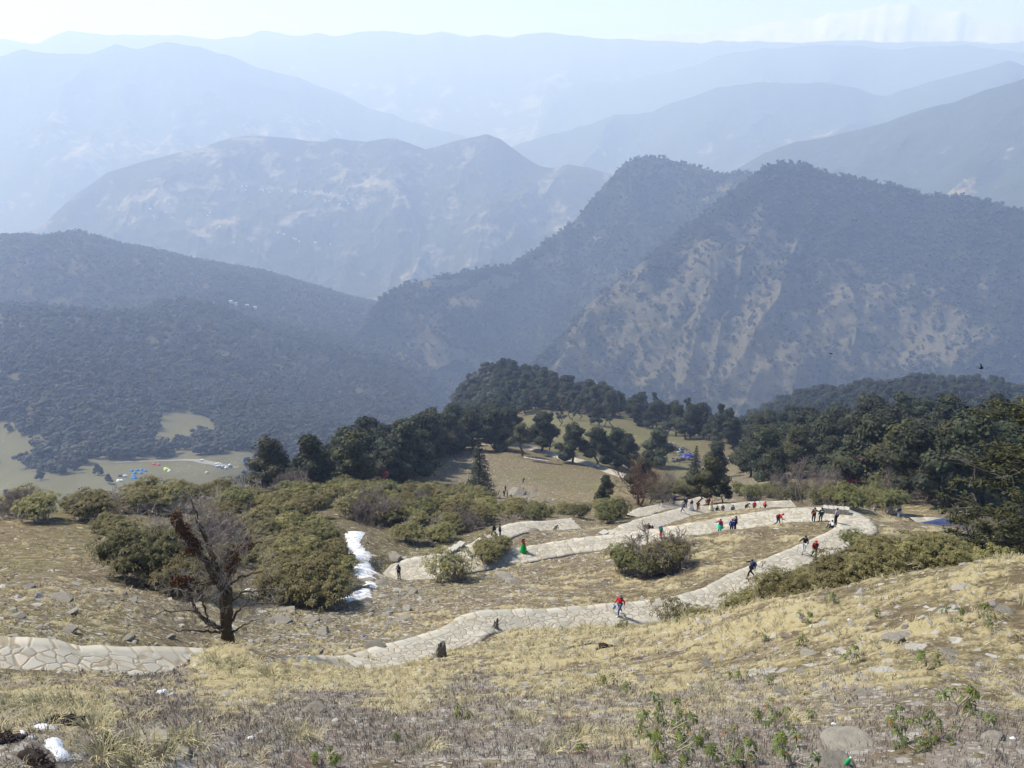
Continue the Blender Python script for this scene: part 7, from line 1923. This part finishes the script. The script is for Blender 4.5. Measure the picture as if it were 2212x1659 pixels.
# ================================================================= RUINED HUTS AND ANIMALS ON THE FAR SIDE
def ruin(u, v, d, sx, sy, h, label, seed, rz=.3):
    p = at(u, v, d); rng = np.random.default_rng(seed); e = empty("ruined_hut", p, rz); tag(e, label, "ruin")
    for nm, c, s in (("wall", (0, sy / 2, 0), (sx, .7)), ("wall", (0, -sy / 2, 0), (sx, .7)), ("wall", (sx / 2, 0, 0), (.7, sy - .75)), ("wall", (-sx / 2, 0, 0), (.7, sy - .75))):
        g = Geo()
        for k in range(int(26 * max(s) / 4)):
            q = np.array([(rng.random() - .5) * s[0], (rng.random() - .5) * s[1], 0]) + c; q[2] = -.2 + (h + .2) * rng.random() ** 1.3
            lump(g, q, (.45 + .3 * rng.random(), .35, .22), 1, .4, 2, int(rng.integers(99)))
        link(nm, g.mesh(nm, [ROCK], False), e)
    return e
ruin(1462, 985, 320, 9, 6, 1.6, "roofless stone hut beside the round oak, upper one", 3); ruin(1482, 1000, 300, 10, 5, 1.3, "low ruined stone hut below the roofless one", 5, .1); ruin(1445, 972, 335, 7, 5, 1.4, "small ruined hut nearest the green meadow", 7, .6)
tarp(1484, 990, 312, 2.6, 1.8, "blue", "bright blue tarpaulin over the ruined stone hut", 9, .4, 1.8); tarp(1470, 978, 326, 2.0, 1.4, "paleblue", "pale tarpaulin beside the bright blue one on the ruins", 11, .2, 1.8)
def pony(u, v, d, face, col, label):
    """a pack pony standing on the hill path"""
    p = at(u, v, d); e = empty("pack_pony", p, face * D2R); tag(e, label, "pony")
    V = []; E = []; R = []
    def a(q, r, par=None):
        V.append(np.array(q, float)); R.append(r)
        if par is not None: E.append((par, len(V) - 1))
        return len(V) - 1
    b0 = a((0, .05, .98), .27); b1 = a((0, -.38, .98), .27, b0); b2 = a((0, .52, 1.02), .26, b0); n1 = a((0, -.62, 1.2), .17, b1); n2 = a((0, -.86, 1.42), .12, n1); h1 = a((0, -1.0, 1.42), .11, n2); h2 = a((0, -1.25, 1.22), .065, h1)
    for s in (-1, 1):
        a((s * .06, -.93, 1.62), .022, h1)
        k = a((s * .14, -.42, .66), .085, b1); k2 = a((s * .14, -.42, .40), .055, k); a((s * .14, -.43, .05), .05, k2)
        q = a((s * .15, .50, .72), .12, b2); q1 = a((s * .15, .44, .58), .085, q); q2 = a((s * .15, .60, .36), .055, q1); a((s * .15, .56, .05), .05, q2)
    t = a((0, .80, 1.0), .04, b2); a((0, .90, .55), .05, t)
    link("body", skin_mesh("body", V, E, R, plain("pony_" + col, CLOTH[col], .8, .1, .2, 4)), e)
    g = Geo(); box(g, (0, .05, 1.28), (.5, .5, .08), 0, 0, .85)
    for s in (-1, 1): box(g, (s * .34, .05, 1.02), (.16, .55, .4), 0, 0, .9)
    link("pack_saddle", g.mesh("pack_saddle", [cloth("white")], False), e)
pony(1284, 1009, 262, 60, "white", "white pack pony on the hill path, left of two"); pony(1292, 1010, 260, -110, "tan", "pale tan pack pony on the hill path, right of two")

# ================================================================= BIRDS
def bird(u, v, d, span, face, roll, col, label, up=.35):
    p = P(u, v, d); e = empty("bird", p); e.rotation_euler = (.1, roll, face * D2R); tag(e, label, "bird")
    g = Geo(); m = plain("feather_" + col, CLOTH[col], .8, .1, .2, 20)
    b = Geo(); prof = [(-.30, .015), (-.24, .055), (-.16, .06), (-.02, .09), (.16, .065), (.30, .03), (.44, .05), (.52, .06)]
    V, F, T = tube(np.array([(0, y, .02 if y < -.1 else 0) for y, r in prof]), np.array([r for y, r in prof]), 10)
    V[:, 2] *= np.where(V[:, 1] > .3, .25, .9); b.add(V, F); b.T.append(T); b.ma.append(np.zeros(len(T)))
    link("body", b.mesh("body", [m]), e, scale=span)
    for s in (-1, 1):
        w = Geo(); n = 9; t = np.linspace(0, 1, n)
        lead = np.stack([s * t * .5, -.10 - .10 * np.sin(t * 2.2) + .22 * t ** 2, up * t * .5 * (1.2 - .5 * t)], -1); ch = .24 * (1 - .55 * t ** 1.5) * (1 + .14 * np.cos(t * 40) * (t > .55))
        trail = lead + np.stack([0 * t, ch, -.02 + 0 * t], -1); mid = (lead + trail) / 2 + (0, 0, .025)
        Vw = np.concatenate([lead, mid, trail]); i = np.arange(n - 1)
        w.add(Vw, np.concatenate([np.stack([k * n + i, k * n + i + 1, (k + 1) * n + i + 1, (k + 1) * n + i], -1) for k in (0, 1)]))
        o = link("wing", w.mesh("wing", [m]), e, scale=span); md = o.modifiers.new("thickness", 'SOLIDIFY'); md.thickness = .012
bird(1795, 764, 120, .95, 60, .25, "black", "dark bird gliding before the big mountain, upper left of two", .2)
bird(2119, 796, 115, 1.0, 80, -.1, "black", "dark bird with raised wings before the big mountain, lower right of two", 1.2)
bird(1842, 476, 160, .5, 40, .3, "brown", "tiny brown bird high before the dark mountain, left of two", .7); bird(1849, 477, 160, .5, 50, -.3, "brown", "tiny brown bird high before the dark mountain, right of two", .7)

# ================================================================= THE CAMP IN THE VALLEY
TENTC = {"blue": (0.05, 0.20, 0.46), "lime": (0.45, 0.55, 0.12), "red": (0.55, 0.04, 0.05), "white": (0.72, 0.74, 0.66), "sand": (0.5, 0.42, 0.3), "navy": (0.03, 0.05, 0.18)}
def tent_proto(c):
    e = empty("tent"); g = Geo(); n = 16; th = np.arange(n) / n * 6.283; rows = []
    for f in np.linspace(0, 1, 6): r = 1.9 * math.cos(f * math.pi / 2) ** .8 + .02; rows.append(np.stack([np.cos(th) * r, np.sin(th) * r * .85, np.full(n, 1.75 * math.sin(f * math.pi / 2))], -1))
    i = np.arange(n); g.add(np.concatenate(rows), np.concatenate([np.stack([k * n + i, k * n + (i + 1) % n, (k + 1) * n + (i + 1) % n, (k + 1) * n + i], -1) for k in range(5)]))
    link("tent_shell", g.mesh("tent_shell", [plain("tent_" + c, TENTC[c], .6, .2)]), e)
    d = Geo(); d.add(np.array([(-.5, -1.66, .02), (.5, -1.66, .02), (.38, -1.42, .85), (0, -1.15, 1.3), (-.38, -1.42, .85)]) + np.array([0, -.06, .03]), np.array([[0, 1, 2], [0, 2, 4], [4, 2, 3]])); link("door_flap", d.mesh("door_flap", [plain("tent_flap", (0.08, 0.1, 0.14), .8)]), e)
    return e
TP = {}
CROP = lambda x, y: ((x / 1.5875 + 250) / 1.8517, (y / 1.5875 + 1750) / 1.8517)
TENTS = [(437, 215, "blue"), (473, 213, "blue"), (502, 210, "blue"), (525, 217, "blue"), (458, 230, "blue"), (497, 231, "blue"), (452, 247, "blue"), (447, 261, "blue"), (461, 262, "blue"), (1150, 154, "blue"), (655, 200, "lime"), (655, 209, "lime"), (671, 206, "lime"), (679, 216, "white"), (356, 279, "white"), (372, 279, "white"), (611, 177, "red"), (581, 173, "red"), (917, 227, "sand")]
TL = {"blue": "small blue dome tent pitched on the camp meadow", "lime": "lime yellow dome tent on the right of the camp meadow", "white": "whitish dome tent on the camp meadow", "red": "red tent at the far edge of the camp meadow", "sand": "sand coloured hut tent below the parked vans"}
for x, y, c in TENTS:
    u, v = CROP(x, y); p = hit(u, v, 500)
    if c not in TP: o = TP[c] = tent_proto(c)
    else: o = copy_tree(TP[c])
    o.location = p; o.rotation_euler = (0, 0, float(R7.random() * 6.28)); o.scale = (1.15,) * 3
    tag(o, TL[c], "tent", {"blue": "blue tents on the camp meadow", "lime": "lime yellow tents on the camp meadow", "white": "whitish tents on the camp meadow", "red": "red tents on the camp meadow"}.get(c))
def van(u, v, face, c, L, label, roof=1.9):
    p = hit(u, v, 500); e = empty("van", p, face * D2R); tag(e, label, "van")
    g = Geo(); box(g, (0, 0, .35 + (roof - .9) / 2 + .1), (L, 1.75, roof - .9), 0); box(g, (-L * .05, 0, roof - .12), (L * .82, 1.65, .78), 0, 0, .88); link("body", g.mesh("body", [plain("van_paint_" + c, CLOTH[c] if c != "white" else (.75, .76, .78), .3, .5, .05)], False), e)
    w = Geo(); box(w, (-L * .05, 0, roof - .08), (L * .84, 1.66, .5), 0, 0, .9); link("window", w.mesh("window", [plain("van_glass", (0.02, 0.025, 0.03), .1, .6)], False), e)
    for sx in (-1, 1):
        for sy in (-1, 1):
            q = Geo(); add_tube(q, [(sx * L * .32, sy * .78, .33), (sx * L * .32, sy * .95, .33)], .33, 12); link("wheel", q.mesh("wheel", [plain("tyre", (0.02, 0.02, 0.02), .9)]), e)
for x, y, f, c, L, lab in ((887, 152, 10, "white", 4.4, "white car standing alone on the valley track"), (986, 174, 20, "white", 6.0, "white minibus at the parking place, upper of two"), (992, 188, 15, "white", 6.4, "white minibus at the parking place, lower of two"), (1062, 182, 60, "white", 4.4, "pale car at the right end of the parking place"), (1067, 190, 50, "slate", 4.2, "dark car at the right end of the parking place"), (1037, 200, 80, "white", 4.2, "white car below the two minibuses"), (1020, 197, 80, "grey", 4.2, "grey car left of the white car below the minibuses"), (376, 249, 30, "navy", 6.0, "dark blue truck beside the blue tents"), (397, 252, 10, "white", 4.0, "white car right of the dark blue truck")):
    u, v = CROP(x, y); van(u, v, f, c, L, lab)
# track through the camp
def track():
    q = [CROP(x, y) for x, y in ((330, 160), (400, 156), (520, 152), (640, 148), (760, 143), (850, 146), (920, 160), (1000, 176), (1070, 188), (1110, 192))]
    c = np.array([hit(u, v, 500) for u, v in q]); s = np.linspace(0, len(q) - 1, 60); x = np.interp(s, range(len(q)), c[:, 0]); y = np.interp(s, range(len(q)), c[:, 1])
    w = np.interp(s, range(len(q)), [3, 4, 5, 5, 7, 10, 12, 12, 9, 5]); t = np.gradient(np.stack([x, y], -1), axis=0); t /= np.linalg.norm(t, axis=1, keepdims=True); nr = np.stack([-t[:, 1], t[:, 0]], -1)
    V = np.concatenate([np.stack([x + nr[:, 0] * k * w, y + nr[:, 1] * k * w, hgrid(x + nr[:, 0] * k * w, y + nr[:, 1] * k * w) + .35], -1) for k in (-.5, -.25, 0, .25, .5)]); n = 60; i = np.arange(n - 1)
    o = link("dirt_road", mk_mesh("dirt_road", V, np.concatenate([np.stack([k * n + i, k * n + i + 1, (k + 1) * n + i + 1, (k + 1) * n + i], -1) for k in range(4)]), [plain("grey_dirt_road", (0.24, 0.225, 0.2), .95, .05, .2, .2)])); tag(o, kind="structure")
track()
# ================================================================= FAR HOUSES
HW = [plain("whitewash", (0.72, 0.71, 0.68), .9), plain("cream_wash", (0.6, 0.5, 0.38), .9)]; HR = [plain("tin_roof", (0.5, 0.52, 0.55), .5, .4), plain("slate_roof", (0.2, 0.2, 0.22), .8)]
def house_proto(L, W, H, a, b):
    e = empty("village_house"); g = Geo(); box(g, (0, 0, H / 2 - 3), (L, W, H + 6)); link("wall", g.mesh("wall", [HW[a]], False), e)
    r = Geo(); x, y = L / 2 + .5, W / 2 + .6
    V = np.array([(-x, -y, H - .1), (x, -y, H - .1), (x, y, H - .1), (-x, y, H - .1), (-x, 0, H + 2.2), (x, 0, H + 2.2)]); r.add(V, np.array([[0, 1, 5, 4], [2, 3, 4, 5], [0, 3, 2, 1]])); r.T.append(np.array([[3, 0, 4], [1, 2, 5]])); r.ma.append(np.zeros(2)); link("roof", r.mesh("roof", [HR[b]], False), e)
    w = Geo()
    for k in range(3): box(w, ((k - 1) * L * .3, -W / 2 - .02, H * .55), (1.6, .1, 1.8))
    link("window", w.mesh("window", [plain("dark_window", (0.03, 0.03, 0.035), .4)], False), e); return e
HP = [house_proto(14, 9, 6, 0, 0), house_proto(11, 8, 9, 0, 1), house_proto(17, 9, 6, 1, 0)]
from mathutils.bvhtree import BVHTree
def onto(key):
    m = MTN[key]; n0, n1 = m["X"].shape; i = np.arange(n0 - 1)[:, None] * n1 + np.arange(n1 - 1)[None]; F = np.stack([i, i + n1, i + n1 + 1, i + 1], -1).reshape(-1, 4)
    return BVHTree.FromPolygons(np.stack([m["X"], m["Y"], m["Z"]], -1).reshape(-1, 3).tolist(), F.tolist())
BV = onto("village_mountain"); _hu = [False] * 3
def village(us, vs, n, su, sv, label, group, sc=.62):
    for _ in range(n):
        f = R7.random(); u = np.interp(f, np.linspace(0, 1, len(us)), us) + su * R7.normal(); v = np.interp(f, np.linspace(0, 1, len(us)), vs) + sv * R7.normal()
        d = Vector(P(u, v, 1.0)); h = BV.ray_cast(Vector((0, 0, 0)), d)
        if h[0] is None: continue
        k = int(R7.integers(3)); o = HP[k] if not _hu[k] else copy_tree(HP[k]); _hu[k] = True
        o.location = h[0]; o.rotation_euler = (0, 0, float(R7.normal() * .6)); o.scale = (sc,) * 3; tag(o, label, "house", group)
village([505, 560, 600, 680, 720, 780], [403, 410, 412, 418, 422, 428], 26, 6, 2.5, "white house in the long village line across the hazy mountain", "houses of the long village line")
village([690, 740, 775], [432, 440, 442], 12, 8, 4, "white house in the village cluster right on the hazy mountain", "houses of the right village cluster")
village([595, 640, 690, 720], [500, 518, 525, 530], 10, 4, 2, "white house along the lower road of the hazy mountain", "houses along the lower road")
village([250, 330, 470], [440, 455, 470], 10, 25, 12, "white house among the left terraces of the hazy mountain", "houses among the left terraces")
for u, v, lab in ((500, 660, "white building in a gap of the left valley wood, left end"), (510, 664, "white building in a gap of the left valley wood, second from left"), (535, 668, "long pale building in a gap of the left valley wood, right of the middle"), (552, 672, "pale building in a gap of the left valley wood, right end")):
    o = copy_tree(HP[0]); p = hit(u, v, 1500); o.location = (p[0], p[1], p[2] + 10); o.rotation_euler = (0, 0, .3); o.scale = (.62,) * 3; tag(o, lab, "house")
    if "group" in o: del o["group"]
# ================================================================= HAZE
def haze():
    g = Geo()
    x0, x1, y0, y1, z0, z1 = -21000, 21000, -2500, 18500, -3300, 1400
    zmin = min(float(GZ.min()), min(float(m["Z"].min()) for m in MTN.values())); zmax = max(float(m["Z"].max()) for m in MTN.values())
    z0 = zmin - 1.0; z1 = max(zmax, 0) + 40.0
    box(g, ((x0 + x1) / 2, (y0 + y1) / 2, (z0 + z1) / 2), (x1 - x0, y1 - y0, z1 - z0))
    k = NT("valley_haze"); k.t.nodes.remove(k.b)
    pv = k.n("VolumePrincipled")
    pv.inputs["Color"].default_value = HAZE_COLOR + (1,)
    pv.inputs["Absorption Color"].default_value = (0.78, 0.86, 1.0, 1)      # blue fades first, far things go pale
    pv.inputs["Density"].default_value = HAZE_DENSITY
    pv.inputs["Anisotropy"].default_value = HAZE_G
    out = [n for n in k.t.nodes if n.type == 'OUTPUT_MATERIAL'][0]
    k.l(pv.outputs[0], out.inputs["Volume"])
    o = link("haze", g.mesh("haze", [k.m], smooth=False)); o["kind"] = "stuff"
    print("HAZE box z", z0, z1, "bounds", [ (n, round(float(m["Z"].min())), round(float(m["Z"].max())), round(float(np.abs(m["X"]).max()))) for n, m in MTN.items()])
haze()
